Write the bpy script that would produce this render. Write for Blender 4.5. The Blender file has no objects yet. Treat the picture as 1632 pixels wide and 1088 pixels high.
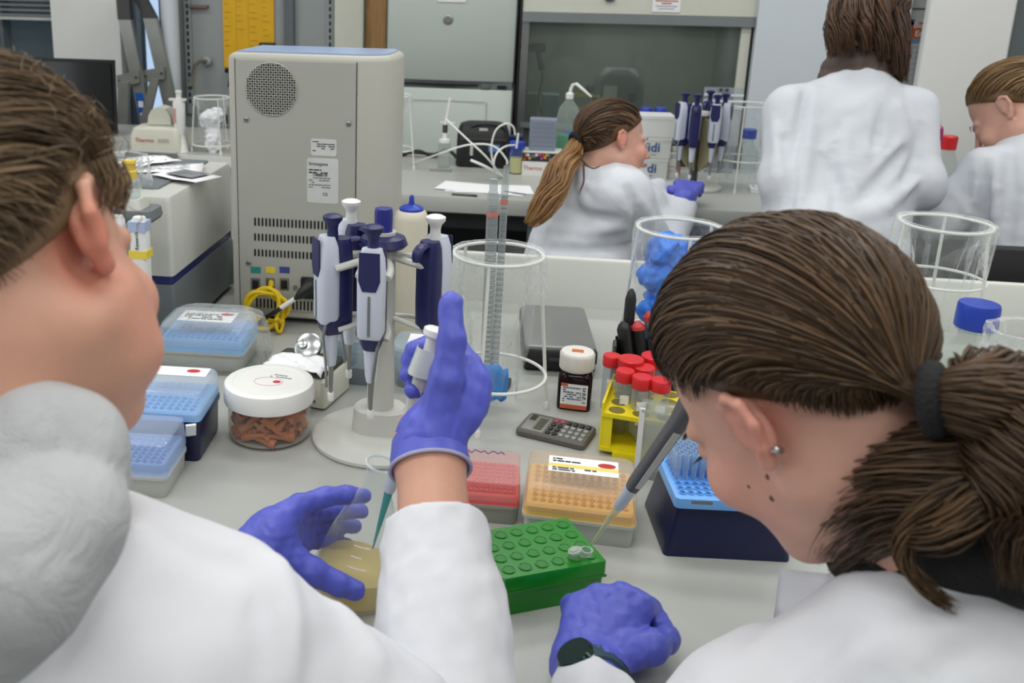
import bpy, math, random
import numpy as np
from mathutils import Vector, Matrix, Euler, Quaternion
random.seed(7); np.random.seed(7)
scene = bpy.context.scene
COL = scene.collection
PI = math.pi
R_ = math.radians

# ------------------------------------------------------------------ camera
F, CX, CY = 1535.0, 620.0, 395.0            # focal length and principal point (px of 1632x1088)
PITCH, ROLL, YAW = R_(15.5), 0.02, R_(8.2)
CAM = Vector((0, 0, 1.54))
_fw = Vector((-math.sin(YAW)*math.cos(PITCH), math.cos(YAW)*math.cos(PITCH), -math.sin(PITCH)))
_r0 = Vector((math.cos(YAW), math.sin(YAW), 0)); _u0 = _r0.cross(_fw)
_R = _r0*math.cos(ROLL) + _u0*math.sin(ROLL); _U = _u0*math.cos(ROLL) - _r0*math.sin(ROLL)
cam = bpy.data.cameras.new('camera'); camo = bpy.data.objects.new('camera', cam); COL.objects.link(camo)
cam.sensor_width = 36; cam.lens = F/1632*36
cam.shift_x = (816-CX)/1632; cam.shift_y = -(544-CY)/1632
cam.dof.use_dof = True; cam.dof.focus_distance = 1.3; cam.dof.aperture_fstop = 9.0
cam.clip_start = 0.02; cam.clip_end = 100
m = Matrix.Identity(4)
for i in range(3):
    m[i][0], m[i][1], m[i][2], m[i][3] = _R[i], _U[i], -_fw[i], CAM[i]
camo.matrix_world = m
scene.camera = camo
def ray(px, py): return _fw + _R*((px-CX)/F) - _U*((py-CY)/F)
def at(px, py, z=0.9):
    d = ray(px, py); return CAM + d*((z-CAM.z)/d.z)
def aty(px, py, Y):
    d = ray(px, py); return CAM + d*((Y-CAM.y)/d.y)
def atd(px, py, D): return CAM + ray(px, py)*D

# ------------------------------------------------------------------ world, lights, exposure
w = bpy.data.worlds.new('world'); scene.world = w; w.use_nodes = True
nt = w.node_tree; bg = nt.nodes['Background']
bg.inputs[0].default_value = (0.62, 0.74, 0.95, 1); bg.inputs[1].default_value = 1.2
LIGHT = 11.0
def area(name, loc, sx, sy, power, col=(1, .992, .975), rot=(0, 0, 0)):
    l = bpy.data.lights.new(name, 'AREA'); l.shape = 'RECTANGLE'; l.size = sx; l.size_y = sy
    l.energy = power; l.color = col
    o = bpy.data.objects.new(name, l); COL.objects.link(o); o.location = loc; o.rotation_euler = rot
    return o
LAMPS = [(x, y) for y in (-0.75, 0.55, 1.85, 3.15) for x in (-2.0, -0.15, 1.7)]
for (x, y) in LAMPS: area('ceiling_lamp_light', (x, y, 2.765), 1.2, 0.34, LIGHT)
area('added_side_light', (-3.35, 1.3, 1.6), 1.9, 1.2, 10, (.86, .93, 1.0), (0, R_(-90), 0))  # added bluish side light; the window beside it is made up
vs = scene.view_settings
vs.view_transform = 'Standard'; vs.look = 'None'; vs.gamma = 1; vs.use_curve_mapping = False
vs.exposure = 0.0
try:
    scene.cycles.transparent_max_bounces = 32
    scene.cycles.max_bounces = 10
    scene.cycles.caustics_reflective = False; scene.cycles.caustics_refractive = False
except Exception: pass

# ------------------------------------------------------------------ materials
def lin(c):
    if isinstance(c, str):
        c = c.lstrip('#'); c = tuple(int(c[i:i+2], 16) for i in (0, 2, 4))
    if max(c) > 1.0: c = tuple(v/255 for v in c)
    return tuple(v/12.92 if v <= .04045 else ((v+.055)/1.055)**2.4 for v in c[:3])
_mats = {}
def mat(name, col, rough=.5, metal=0.0, var=.06, scale=20., bump=0., bscale=60., spec=.5, sss=0., coat=0., stretch=None, emit=0.):
    if name in _mats: return _mats[name]
    M = bpy.data.materials.new(name); M.use_nodes = True; _mats[name] = M
    t = M.node_tree; p = t.nodes['Principled BSDF']; L = t.links.new
    c = lin(col)
    p.inputs['Roughness'].default_value = rough; p.inputs['Metallic'].default_value = metal
    p.inputs['Specular IOR Level'].default_value = spec
    if coat: p.inputs['Coat Weight'].default_value = coat
    if sss:
        p.inputs['Subsurface Weight'].default_value = sss; p.inputs['Subsurface Radius'].default_value = (.012, .005, .003)
        p.inputs['Subsurface Scale'].default_value = 1.0
    tc = t.nodes.new('ShaderNodeTexCoord'); src = tc.outputs['Object']
    if stretch:
        mp = t.nodes.new('ShaderNodeMapping'); mp.inputs['Scale'].default_value = stretch; L(src, mp.inputs[0]); src = mp.outputs[0]
    n = t.nodes.new('ShaderNodeTexNoise'); n.inputs['Scale'].default_value = scale; n.inputs['Detail'].default_value = 4; L(src, n.inputs['Vector'])
    r = t.nodes.new('ShaderNodeValToRGB'); L(n.outputs['Fac'], r.inputs[0])
    r.color_ramp.elements[0].position = .3; r.color_ramp.elements[1].position = .7
    r.color_ramp.elements[0].color = tuple(max(0, v*(1-var)) for v in c)+(1,)
    r.color_ramp.elements[1].color = tuple(min(1, v*(1+var)) for v in c)+(1,)
    L(r.outputs[0], p.inputs['Base Color'])
    if emit:
        p.inputs['Emission Color'].default_value = c+(1,); p.inputs['Emission Strength'].default_value = emit
    if bump:
        n2 = t.nodes.new('ShaderNodeTexNoise'); n2.inputs['Scale'].default_value = bscale; n2.inputs['Detail'].default_value = 5; L(src, n2.inputs['Vector'])
        b = t.nodes.new('ShaderNodeBump'); b.inputs['Strength'].default_value = bump; b.inputs['Distance'].default_value = .01
        L(n2.outputs['Fac'], b.inputs['Height']); L(b.outputs[0], p.inputs['Normal'])
    return M
def clear(name, tint, alpha=.15, rough=.08, body=(235, 240, 240), edge=.55, bump=0., bscale=25., spec=.5):
    """thin clear plastic or glass: see-through, a little body colour, stronger at grazing angles"""
    if name in _mats: return _mats[name]
    M = bpy.data.materials.new(name); M.use_nodes = True; _mats[name] = M
    t = M.node_tree; t.nodes.clear(); L = t.links.new
    o = t.nodes.new('ShaderNodeOutputMaterial'); mx = t.nodes.new('ShaderNodeMixShader')
    tr = t.nodes.new('ShaderNodeBsdfTransparent'); tr.inputs[0].default_value = lin(tint)+(1,)
    p = t.nodes.new('ShaderNodeBsdfPrincipled'); p.inputs['Base Color'].default_value = lin(body)+(1,)
    p.inputs['Roughness'].default_value = rough; p.inputs['Specular IOR Level'].default_value = spec
    lw = t.nodes.new('ShaderNodeLayerWeight'); lw.inputs[0].default_value = .35
    mr = t.nodes.new('ShaderNodeMapRange'); mr.inputs[1].default_value = 0; mr.inputs[2].default_value = 1
    mr.inputs[3].default_value = alpha; mr.inputs[4].default_value = min(1, alpha+edge)
    pw = t.nodes.new('ShaderNodeMath'); pw.operation = 'POWER'; pw.inputs[1].default_value = 2.0
    L(lw.outputs['Facing'], pw.inputs[0]); L(pw.outputs[0], mr.inputs[0]); L(mr.outputs[0], mx.inputs[0])
    L(tr.outputs[0], mx.inputs[1]); L(p.outputs[0], mx.inputs[2]); L(mx.outputs[0], o.inputs[0])
    if bump:
        tc = t.nodes.new('ShaderNodeTexCoord'); n = t.nodes.new('ShaderNodeTexNoise'); n.inputs['Scale'].default_value = bscale
        n.inputs['Detail'].default_value = 3; L(tc.outputs['Object'], n.inputs['Vector'])
        b = t.nodes.new('ShaderNodeBump'); b.inputs['Strength'].default_value = bump; b.inputs['Distance'].default_value = .01
        L(n.outputs['Fac'], b.inputs['Height']); L(b.outputs[0], p.inputs['Normal']); L(b.outputs[0], lw.inputs['Normal'])
    return M
def glow(name, col, strength):
    if name in _mats: return _mats[name]
    M = bpy.data.materials.new(name); M.use_nodes = True; _mats[name] = M
    p = M.node_tree.nodes['Principled BSDF']; p.inputs['Base Color'].default_value = lin(col)+(1,)
    p.inputs['Emission Color'].default_value = lin(col)+(1,); p.inputs['Emission Strength'].default_value = strength
    return M

# ------------------------------------------------------------------ mesh building
class MB:
    def __init__(s): s.v = []; s.f = []
    def add(s, vs, fs):
        o = len(s.v); s.v += [tuple(v) for v in vs]; s.f += [tuple(i+o for i in f) for f in fs]; return s
    def box(s, x0, x1, y0, y1, z0, z1):
        return s.add([(x0,y0,z0),(x1,y0,z0),(x1,y1,z0),(x0,y1,z0),(x0,y0,z1),(x1,y0,z1),(x1,y1,z1),(x0,y1,z1)],
                     [(0,3,2,1),(4,5,6,7),(0,1,5,4),(1,2,6,5),(2,3,7,6),(3,0,4,7)])
    def loft(s, rings, cap0=True, cap1=True, close=True):
        n = len(rings[0]); vs = [p for r in rings for p in r]; fs = []
        for k in range(len(rings)-1):
            for i in range(n if close else n-1):
                j = (i+1) % n; fs.append((k*n+i, k*n+j, (k+1)*n+j, (k+1)*n+i))
        if cap0: fs.append(tuple(reversed(range(n))))
        if cap1: fs.append(tuple(range((len(rings)-1)*n, len(rings)*n)))
        return s.add(vs, fs)
    def lathe(s, prof, n=32, c=(0, 0), cap0=True, cap1=True, ex=1, ey=1):
        return s.loft([[(c[0]+ex*r*math.cos(2*PI*i/n), c[1]+ey*r*math.sin(2*PI*i/n), z) for i in range(n)] for r, z in prof], cap0, cap1)
    def rr(s, lev, c=(0, 0), n=5, cap0=True, cap1=True):
        """stack of rounded rectangles (z, width, depth, corner radius)"""
        rings = []
        for z, W, D, r in lev:
            r = max(1e-4, min(r, W/2-1e-5, D/2-1e-5)); ring = []
            for k, (sx, sy) in enumerate(((1, 1), (-1, 1), (-1, -1), (1, -1))):
                for i in range(n+1):
                    a = PI/2*(k+i/n); ring.append((c[0]+sx*(W/2-r)+r*math.cos(a), c[1]+sy*(D/2-r)+r*math.sin(a), z))
            rings.append(ring)
        return s.loft(rings, cap0, cap1)
    def tube(s, path, r, n=8, closed=False, flat=1.0, side=None):
        P = [Vector(p) for p in path]; N = len(P); rad = r if isinstance(r, (list, tuple)) else [r]*N
        rings = []; up = None
        for i in range(N):
            if closed: t = P[(i+1) % N]-P[i-1]
            else: t = P[min(i+1, N-1)]-P[max(i-1, 0)]
            t.normalize()
            if up is None:
                up = Vector(side) if side else (Vector((0, 0, 1)) if abs(t.z) < .9 else Vector((1, 0, 0)))
            up = (up-t*up.dot(t)).normalized(); b = t.cross(up)
            rings.append([P[i]+(up*math.cos(2*PI*k/n)*flat+b*math.sin(2*PI*k/n))*rad[i] for k in range(n)])
        if closed:
            o = len(s.v); s.loft(rings, False, False); nv = N*n
            for k in range(n):
                s.f.append((o+(N-1)*n+k, o+(N-1)*n+(k+1) % n, o+(k+1) % n, o+k))
            return s
        return s.loft(rings)
    def ring(s, c, R, r, n=40, m=8, ey=1.0, M=None):
        pts = [Vector((R*math.cos(2*PI*i/n), R*ey*math.sin(2*PI*i/n), 0)) for i in range(n)]
        if M: pts = [M @ p for p in pts]
        return s.tube([p+Vector(c) for p in pts], r, m, True)
    def prism(s, poly, y0, y1, ax='y'):
        """polygon extruded along an axis; poly in the other two axes"""
        def P(a, b, d): return {'y': (a, d, b), 'x': (d, a, b), 'z': (a, b, d)}[ax]
        return s.loft([[P(a, b, y0) for a, b in poly], [P(a, b, y1) for a, b in poly]])
    def sphere(s, c, r, n=16, m=10):
        r = r if isinstance(r, (tuple, list)) else (r, r, r)
        rings = [[(c[0]+r[0]*math.sin(PI*(j+.02)/(m+.04))*math.cos(2*PI*i/n), c[1]+r[1]*math.sin(PI*(j+.02)/(m+.04))*math.sin(2*PI*i/n), c[2]-r[2]*math.cos(PI*(j+.02)/(m+.04))) for i in range(n)] for j in range(m+1)]
        return s.loft(rings)
    def xf(s, M): s.v = [tuple(M @ Vector(v)) for v in s.v]; return s
    def mesh(s, name, m, smooth=38):
        me = bpy.data.meshes.new(name); me.from_pydata(s.v, [], s.f); me.update()
        bm_fix(me)
        if m is not None: me.materials.append(m)
        if smooth:
            me.polygons.foreach_set('use_smooth', [True]*len(me.polygons)); me.set_sharp_from_angle(angle=R_(smooth))
        return me
    def build(s, name, m, parent=None, loc=(0, 0, 0), rot=(0, 0, 0), smooth=38):
        return link(name, s.mesh(name, m, smooth), parent, loc, rot)
import bmesh
def bm_fix(me):
    b = bmesh.new(); b.from_mesh(me); bmesh.ops.recalc_face_normals(b, faces=b.faces); b.to_mesh(me); b.free()
def link(name, me, parent=None, loc=(0, 0, 0), rot=(0, 0, 0)):
    o = bpy.data.objects.new(name, me); COL.objects.link(o); o.location = loc; o.rotation_euler = rot
    if parent: o.parent = parent
    return o
def tag(o, label, cat, group=None, kind=None):
    if label: o['label'] = label
    if cat: o['category'] = cat
    if group: o['group'] = group
    if kind: o['kind'] = kind
    return o
def thing(name, label, cat, loc=(0, 0, 0), rz=0, group=None, rot=None):
    o = bpy.data.objects.new(name, None); COL.objects.link(o); o.location = loc
    o.rotation_euler = rot if rot else (0, 0, rz); o.empty_display_size = .05
    return tag(o, label, cat, group)
def struct(o): o['kind'] = 'structure'; return o
def dup(root, loc=None, rz=None, label=None, group=None, parent=None):
    r = root.copy(); COL.objects.link(r)
    if parent: r.parent = parent
    if loc is not None: r.location = loc
    if rz is not None: r.rotation_euler = (0, 0, rz)
    if label: r['label'] = label
    if group: r['group'] = group
    for ch in list(root.children): dup(ch, parent=r)
    return r
def text_mesh(name, body, size, m, parent, M, thick=.0003, align='CENTER', bold=0.):
    c = bpy.data.curves.new(name, 'FONT'); c.body = body; c.size = size; c.align_x = align; c.align_y = 'CENTER'; c.extrude = thick
    c.resolution_u = 3; c.offset = bold
    o = bpy.data.objects.new(name, c); COL.objects.link(o)
    bpy.context.view_layer.update()
    dg = bpy.context.evaluated_depsgraph_get(); me = bpy.data.meshes.new_from_object(o.evaluated_get(dg))
    bpy.data.objects.remove(o); me.name = name; me.materials.clear(); me.materials.append(m); me.transform(M)
    return link(name, me, parent)
def TR(loc, rot=(0, 0, 0)): return Matrix.Translation(loc) @ Euler(rot).to_matrix().to_4x4()
def frame(o, z, x=None):
    """matrix with origin o, local z axis along z and local x as near as possible to x"""
    z = Vector(z).normalized(); x = Vector(x) if x is not None else Vector((1, 0, 0))
    if abs(x.normalized().dot(z)) > .98: x = Vector((0, 1, 0))
    x = (x-z*x.dot(z)).normalized(); y = z.cross(x); M = Matrix.Identity(4)
    for i in range(3): M[i][0], M[i][1], M[i][2], M[i][3] = x[i], y[i], z[i], o[i]
    return M
def smoothpath(pts, k=6):
    P = [Vector(p) for p in pts]; out = []
    for i in range(len(P)-1):
        a, b, c, d = P[max(i-1, 0)], P[i], P[i+1], P[min(i+2, len(P)-1)]
        for j in range(k):
            t = j/k
            out.append(.5*((2*b)+(c-a)*t+(2*a-5*b+4*c-d)*t*t+(3*b-a-3*c+d)*t**3))
    return out+[P[-1]]

# ------------------------------------------------------------------ soft shapes from distance fields (surface nets)
def _n(v): return np.asarray(v, dtype=np.float32)
def s_ell(p, c, r, Mx=None):
    q = p-_n(c)
    if Mx is not None: q = q @ _n(Mx)          # columns of Mx = local axes
    r = _n(r); k0 = np.linalg.norm(q/r, axis=1); k1 = np.linalg.norm(q/(r*r), axis=1)+1e-9
    return k0*(k0-1)/k1
def s_cap(p, a, b, ra, rb, flat=None):
    """tapered capsule; flat = (axis, factor) squeezes it along an axis"""
    a = _n(a); b = _n(b); ab = b-a; q = p-a
    t = np.clip(q @ ab/(ab @ ab+1e-12), 0, 1); d = q-t[:, None]*ab
    if flat is not None:
        ax = _n(flat[0]); ax = ax/np.linalg.norm(ax); d = d+(d @ ax)[:, None]*ax*(1/flat[1]-1)
    return np.linalg.norm(d, axis=1)-(ra+(rb-ra)*t)
def s_chain(p, pts, rs, k=.004, flat=None):
    d = None
    for i in range(len(pts)-1):
        e = s_cap(p, pts[i], pts[i+1], rs[i], rs[i+1], flat); d = e if d is None else smin(d, e, k)
    return d
def s_box(p, c, h, r, Mx=None):
    q = p-_n(c)
    if Mx is not None: q = q @ _n(Mx)
    q = np.abs(q)-(_n(h)-r)
    return np.linalg.norm(np.maximum(q, 0), axis=1)+np.minimum(q.max(axis=1), 0)-r
def smin(a, b, k):
    h = np.clip(.5+.5*(b-a)/k, 0, 1); return b+(a-b)*h-k*h*(1-h)
def smax(a, b, k): return -smin(-a, -b, k)
def wob(p, s, seed=0):
    """cheap smooth noise from warped sines"""
    r = np.random.RandomState(seed); out = np.zeros(len(p), np.float32); q = p*s
    for i in range(5):
        D = r.normal(size=3); D /= np.linalg.norm(D); f = 1+.55*i
        out += np.sin(q @ _n(D)*f+r.uniform(0, 6)+1.3*np.sin(q @ _n(r.normal(size=3))*.7*f+r.uniform(0, 6)))/f
    return out*.45
def nets(fn, lo, hi, h, margin=0.):
    lo = np.array(lo, float); hi = np.array(hi, float); B = 4
    nb = np.ceil((hi-lo)/(h*B)).astype(int); n = nb*B+1
    ax = [lo[i]+h*np.arange(n[i]) for i in range(3)]
    bc = [lo[i]+h*B*(np.arange(nb[i])+.5) for i in range(3)]
    G = np.stack(np.meshgrid(*bc, indexing='ij'), -1).reshape(-1, 3).astype(np.float32)
    d = fn(G).reshape(nb); act = np.abs(d) < h*B*1.25+margin
    fld = np.where(d > 0, 1., -1.).astype(np.float32)
    fld = np.repeat(np.repeat(np.repeat(fld, B, 0), B, 1), B, 2); fld = np.pad(fld, ((0, 1),)*3, mode='edge')*h*B
    need = np.repeat(np.repeat(np.repeat(act, B, 0), B, 1), B, 2); need = np.pad(need, ((0, 1),)*3, mode='edge')
    for a in range(3):
        need |= np.roll(need, 1, a)
    I = np.argwhere(need)
    P = np.stack([ax[k][I[:, k]] for k in range(3)], 1).astype(np.float32)
    fld[need] = fn(P)
    ins = fld < 0
    c8 = [(i, j, k) for i in (0, 1) for j in (0, 1) for k in (0, 1)]
    cnt = sum(ins[i:n[0]-1+i, j:n[1]-1+j, k:n[2]-1+k].astype(np.int8) for i, j, k in c8)
    cells = np.argwhere((cnt > 0) & (cnt < 8)); idx = -np.ones(tuple(n-1), int); idx[tuple(cells.T)] = np.arange(len(cells))
    acc = np.zeros((len(cells), 3)); num = np.zeros(len(cells))
    for a in range(3):
        b, c = (a+1) % 3, (a+2) % 3
        for u in (0, 1):
            for v in (0, 1):
                o0 = np.zeros(3, int); o0[b] = u; o0[c] = v; o1 = o0.copy(); o1[a] = 1
                f0 = fld[tuple((cells+o0).T)]; f1 = fld[tuple((cells+o1).T)]; mk = (f0 < 0) != (f1 < 0)
                t = np.where(mk, f0/(f0-f1+1e-12), 0); pos = np.tile(o0.astype(float), (len(cells), 1)); pos[:, a] = t
                acc[mk] += pos[mk]; num[mk] += 1
    V = lo+h*(cells+acc/np.maximum(num, 1)[:, None]); Q = []
    for a in range(3):
        b, c = (a+1) % 3, (a+2) % 3; sl0 = [slice(None)]*3; sl1 = [slice(None)]*3; sl0[a] = slice(0, -1); sl1[a] = slice(1, None)
        s0 = ins[tuple(sl0)]; s1 = ins[tuple(sl1)]; e = np.argwhere(s0 != s1)
        e = e[(e[:, b] > 0) & (e[:, c] > 0) & (e[:, b] < n[b]-1) & (e[:, c] < n[c]-1)]
        if not len(e): continue
        eb = np.zeros(3, int); eb[b] = 1; ec = np.zeros(3, int); ec[c] = 1
        q = np.stack([idx[tuple(x.T)] for x in (e-eb-ec, e-ec, e, e-eb)], 1)
        fl = s0[tuple(e.T)]; q[~fl] = q[~fl][:, ::-1]; Q.append(q)
    return V, np.concatenate(Q)
def soft(name, fn, lo, hi, h, m, parent=None, margin=0., relax=1, loc=None):
    V, Q = nets(fn, lo, hi, h, margin)
    ed = np.concatenate([Q[:, [0, 1]], Q[:, [1, 2]], Q[:, [2, 3]], Q[:, [3, 0]]])
    for _ in range(relax):
        A = np.zeros_like(V); N = np.zeros(len(V))
        for x, y in ((0, 1), (1, 0)):
            for k in range(3): A[:, k] += np.bincount(ed[:, x], V[ed[:, y], k], len(V))
            N += np.bincount(ed[:, x], minlength=len(V))
        V = V*.5+.5*A/np.maximum(N, 1)[:, None]
    me = bpy.data.meshes.new(name)
    me.vertices.add(len(V)); me.vertices.foreach_set('co', V.astype(np.float32).ravel())
    me.loops.add(Q.size); me.loops.foreach_set('vertex_index', Q.ravel().astype(np.int32))
    me.polygons.add(len(Q)); me.polygons.foreach_set('loop_start', np.arange(0, Q.size, 4, dtype=np.int32))
    me.update(calc_edges=True); me.validate()
    me.polygons.foreach_set('use_smooth', np.ones(len(me.polygons), bool))
    if m: me.materials.append(m)
    return link(name, me, parent)
# ================================================================== SETTING
M_wall = mat('paint_white', (222, 223, 221), .7, var=.02, scale=3, bump=.05, bscale=300)
M_wallb = mat('paint_cool_white', (206, 214, 221), .65, var=.02, scale=3)
M_ceil = mat('ceiling_tile', (232, 232, 228), .9, var=.03, scale=40)
M_floor = mat('floor_vinyl', (92, 94, 95), .45, var=.12, scale=90)
M_grey = mat('panel_grey', (150, 156, 157), .55, var=.03, scale=4)
M_dgrey = mat('panel_dark_grey', (96, 103, 106), .55, var=.03, scale=4)
M_black = mat('black_plastic', (22, 22, 24), .42, var=.1)
M_dark = mat('dark_frame', (38, 41, 44), .45, var=.1)
M_bench = mat('bench_laminate', (171, 173, 168), .34, var=.035, scale=5, bump=.012, bscale=500)
M_benchedge = mat('bench_edge', (128, 132, 132), .4, var=.04)
M_cab = mat('cabinet_laminate', (188, 191, 188), .5, var=.02)
M_up = mat('upstand_white', (214, 216, 209), .45, var=.02, scale=4)
M_fridge = mat('fridge_enamel', (190, 199, 194), .38, var=.015, scale=3)
M_hoodw = mat('hood_enamel', (205, 206, 194), .45, var=.02)
M_hoodg = mat('hood_grey', (110, 116, 118), .4, var=.03)
M_steel = mat('brushed_steel', (150, 153, 152), .32, .9, var=.08, scale=30, stretch=(1, 1, 12))
M_wood = mat('wood_veneer', (168, 128, 78), .5, var=.18, scale=14, stretch=(6, 6, .6))
M_glassp = clear('window_glass', (235, 242, 245), .05, .03, edge=.4)
M_sash = clear('sash_glass', (220, 226, 222), .2, .06, body=(138, 144, 138), edge=.35, spec=1.0)  # grey body colour stands in for room reflections on the glass
M_alu = mat('ladder_aluminium', (158, 160, 156), .4, .55, var=.05)
M_white = mat('white_plastic', (228, 229, 226), .38, var=.015)
M_offw = mat('ivory_plastic', (205, 204, 190), .42, var=.02)
M_paper = mat('paper', (236, 237, 240), .8, var=.01)
M_ink = mat('ink_black', (40, 40, 44), .7, var=.05)
M_inkr = mat('ink_red', (186, 40, 38), .6, var=.05)
M_inkb = mat('ink_blue', (40, 70, 150), .6, var=.05)

def wbox(name, x0, x1, y0, y1, z0, z1, m, parent=None):
    o = MB().box(x0, x1, y0, y1, z0, z1).build(name, m, parent, smooth=0)
    if parent is None: struct(o)
    return o
wbox('floor', -3.4, 3.3, -1.9, 5.1, -.08, 0, M_floor)
ceiling = wbox('ceiling', -3.4, 3.3, -1.9, 5.1, 2.8, 2.9, M_ceil)
for (x, y) in LAMPS:
    o = MB().box(x-.64, x+.64, y-.21, y-.18, 2.755, 2.8).box(x-.64, x+.64, y+.18, y+.21, 2.755, 2.8).box(x-.64, x-.61, y-.18, y+.18, 2.755, 2.8).box(x+.61, x+.64, y-.18, y+.18, 2.755, 2.8).build('lamp_frame', M_white, ceiling, smooth=0)
wbox('wall_back', -1.75, 3.3, 5.0, 5.1, 0, 2.8, M_wall)
wbox('wall_front', -3.4, 3.3, -1.9, -1.8, 0, 2.8, M_wall)
wbox('wall_right', 3.2, 3.3, -1.8, 5.0, 0, 2.8, M_wall)
wbox('wall_left', -3.5, -3.4, -1.9, 5.0, 0, 2.8, M_wall)
w3 = struct(MB().box(-3.4, -3.37, .3, 2.3, .95, 1.0).box(-3.4, -3.37, .3, 2.3, 2.2, 2.25).box(-3.4, -3.37, .3, .35, 1, 2.2).box(-3.4, -3.37, 2.25, 2.3, 1, 2.2).box(-3.4, -3.37, 1.28, 1.32, 1, 2.2).build('added_window_frame', M_white, None, smooth=0))  # unseen frame on the solid wall, made up to go with the side light

# left end of the rear wall: window with blind, pillar, narrow window, pipe, grey service panels
YB = 4.5
def XB(px, py=50, Y=YB): return aty(px, py, Y).x
wbox('wall_back_sill', -3.4, XB(99), YB, YB+.12, 0, .95, M_wall)
win1 = struct(MB().box(XB(-160), XB(-152), YB-.02, YB+.08, .95, 2.6).box(XB(93), XB(99), YB-.02, YB+.08, .95, 2.6).box(XB(4), XB(8), YB-.02, YB+.06, .95, 2.6).box(XB(-160), XB(99), YB-.02, YB+.08, .93, .97).build('window_1', M_dgrey, None, smooth=0))
wbox('pane', XB(-152), XB(93), YB+.05, YB+.055, .95, 2.6, M_glassp, win1)
M_slat = mat('blind_slat', (150, 158, 158), .5, .2, var=.04)
sl = MB().box(XB(8), XB(98), -.018, .012, -.0012, .0012).mesh('blind_slat', M_slat, 0)
zs = aty(50, 27, YB-.03).z
for i in range(9):
    o = link('blind_slat', sl, win1, (0, YB-.035, zs+.012+i*.0235), (R_(24), 0, 0))
MB().box(XB(8), XB(98), YB-.05, YB-.02, zs-.014, zs).build('bottom_rail', M_cab, win1, smooth=0)
wbox('wall_pillar', XB(99), XB(205), YB-.1, YB+.15, 0, 2.8, M_wall)
win2 = struct(MB().box(XB(203), XB(207), YB-.02, YB+.08, .6, 2.6).box(XB(262), XB(277), YB-.06, YB+.1, 0, 2.7).build('window_2', M_dark, None, smooth=0))
wbox('pane', XB(206), XB(262), YB+.05, YB+.055, .6, 2.6, M_glassp, win2)
wbox('trim_1', XB(-170), XB(205), YB, YB+.1, 2.6, 2.8, M_wall)
# outside the windows: a mottled blue-grey wall across the yard
yard = wbox('wall_yard', -6.5, -2.05, 4.98, 4.99, 0, 2.8, mat('yard_blue_grey', (96, 112, 118), .8, var=.3, scale=1.6))
pipe = MB().lathe([(.042, 0), (.042, 2.8)], 24, (XB(286), YB-.12)).build('trim_2', M_wallb); struct(pipe)
gp = struct(MB().box(XB(278), XB(585), YB, YB+.05, 0, 2.8).build('wall_service_panel', M_grey, None, smooth=0))
def upright(px, py=50):
    x = XB(px, py); o = MB().box(x-.017, x+.017, YB-.014, YB, .9, 2.7).build('slotted_upright', M_grey, gp, smooth=0)
    mb = MB()
    for k in range(40): mb.box(x-.005, x+.005, YB-.0155, YB-.0135, .95+k*.032, .95+k*.032+.02)
    mb.build('slots', M_black, o, smooth=0)
upright(301); upright(527)
MB().box(XB(455), XB(470), YB-.03, YB, .9, 2.8).build('joint_strip', M_dgrey, gp, smooth=0)
MB().box(XB(537), XB(582), YB-.06, YB, 0, 2.8).build('post', M_hoodw, gp, smooth=0)
MB().box(XB(306), XB(334), YB-.03, YB, aty(320, 12, YB).z, aty(320, 8, YB).z).build('ledge', mat('ledge_brown', (120, 98, 92), .6), gp, smooth=0)
mb = MB()
for i in (0, 1):
    for j in (0, 1):
        p = aty(352+9*i, 190+18*j, YB); mb.box(p.x-.006, p.x+.006, YB-.002, YB, p.z-.022, p.z+.022)
mb.build('vent_slots', M_black, gp, smooth=0)
struct(MB().box(XB(584), XB(616), YB-.02, YB+.05, 0, 2.8).build('trim_3', M_wood, None, smooth=0))
# the yellow wall chart
q0 = aty(355, 2, YB-.004); q1 = aty(438, 110, YB-.004)
ch = thing('wall_chart', 'yellow printed wall chart on the grey service panels behind the beige machine', 'poster', (q0.x, YB-.006, q1.z))
W_, H_ = q1.x-q0.x, q0.z-q1.z+.05
MB().box(0, W_, -.003, .003, 0, H_).build('sheet', mat('chart_yellow', (224, 172, 12), .5, var=.04), ch, smooth=0)
mb = MB()
for c_, n_ in ((.05, 10), (.3, 7), (.55, 12), (.8, 12)):
    for k in range(n_*2):
        if (k*7+int(c_*50)) % 5 < 2: mb.box(W_*(c_-.02), W_*(c_+.05+.08*random.random()), -.0042, -.003, H_*(.97-k*.036), H_*(.975-k*.036))
mb.box(0, W_, -.0042, -.003, H_*.99, H_).box(W_*.26, W_*.262, -.0042, -.003, 0, H_).box(W_*.5, W_*.502, -.0042, -.003, 0, H_)
mb.build('printed_lines', mat('chart_ink', (120, 92, 14), .6), ch, smooth=0)
bx = aty(425, 66, YB-.05)
k = thing('wall_telephone', 'small black wall fitting below the yellow chart', 'fitting', (bx.x, YB-.04, bx.z-.035))
MB().rr([(0, .07, .05, .01), (.012, .075, .055, .012), (.028, .07, .05, .01)]).build('body', M_black, k)
b2 = aty(363, 118, YB-.05)
k = thing('wall_hook', 'black hook hanging from the wall left of the beige machine', 'hook', (b2.x, YB-.03, b2.z-.04))
MB().tube(smoothpath([(-.015, 0, .05), (0, -.01, .06), (.012, -.02, .03), (.006, -.02, -.02)]), .009, 8).build('body', M_black, k)
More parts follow.
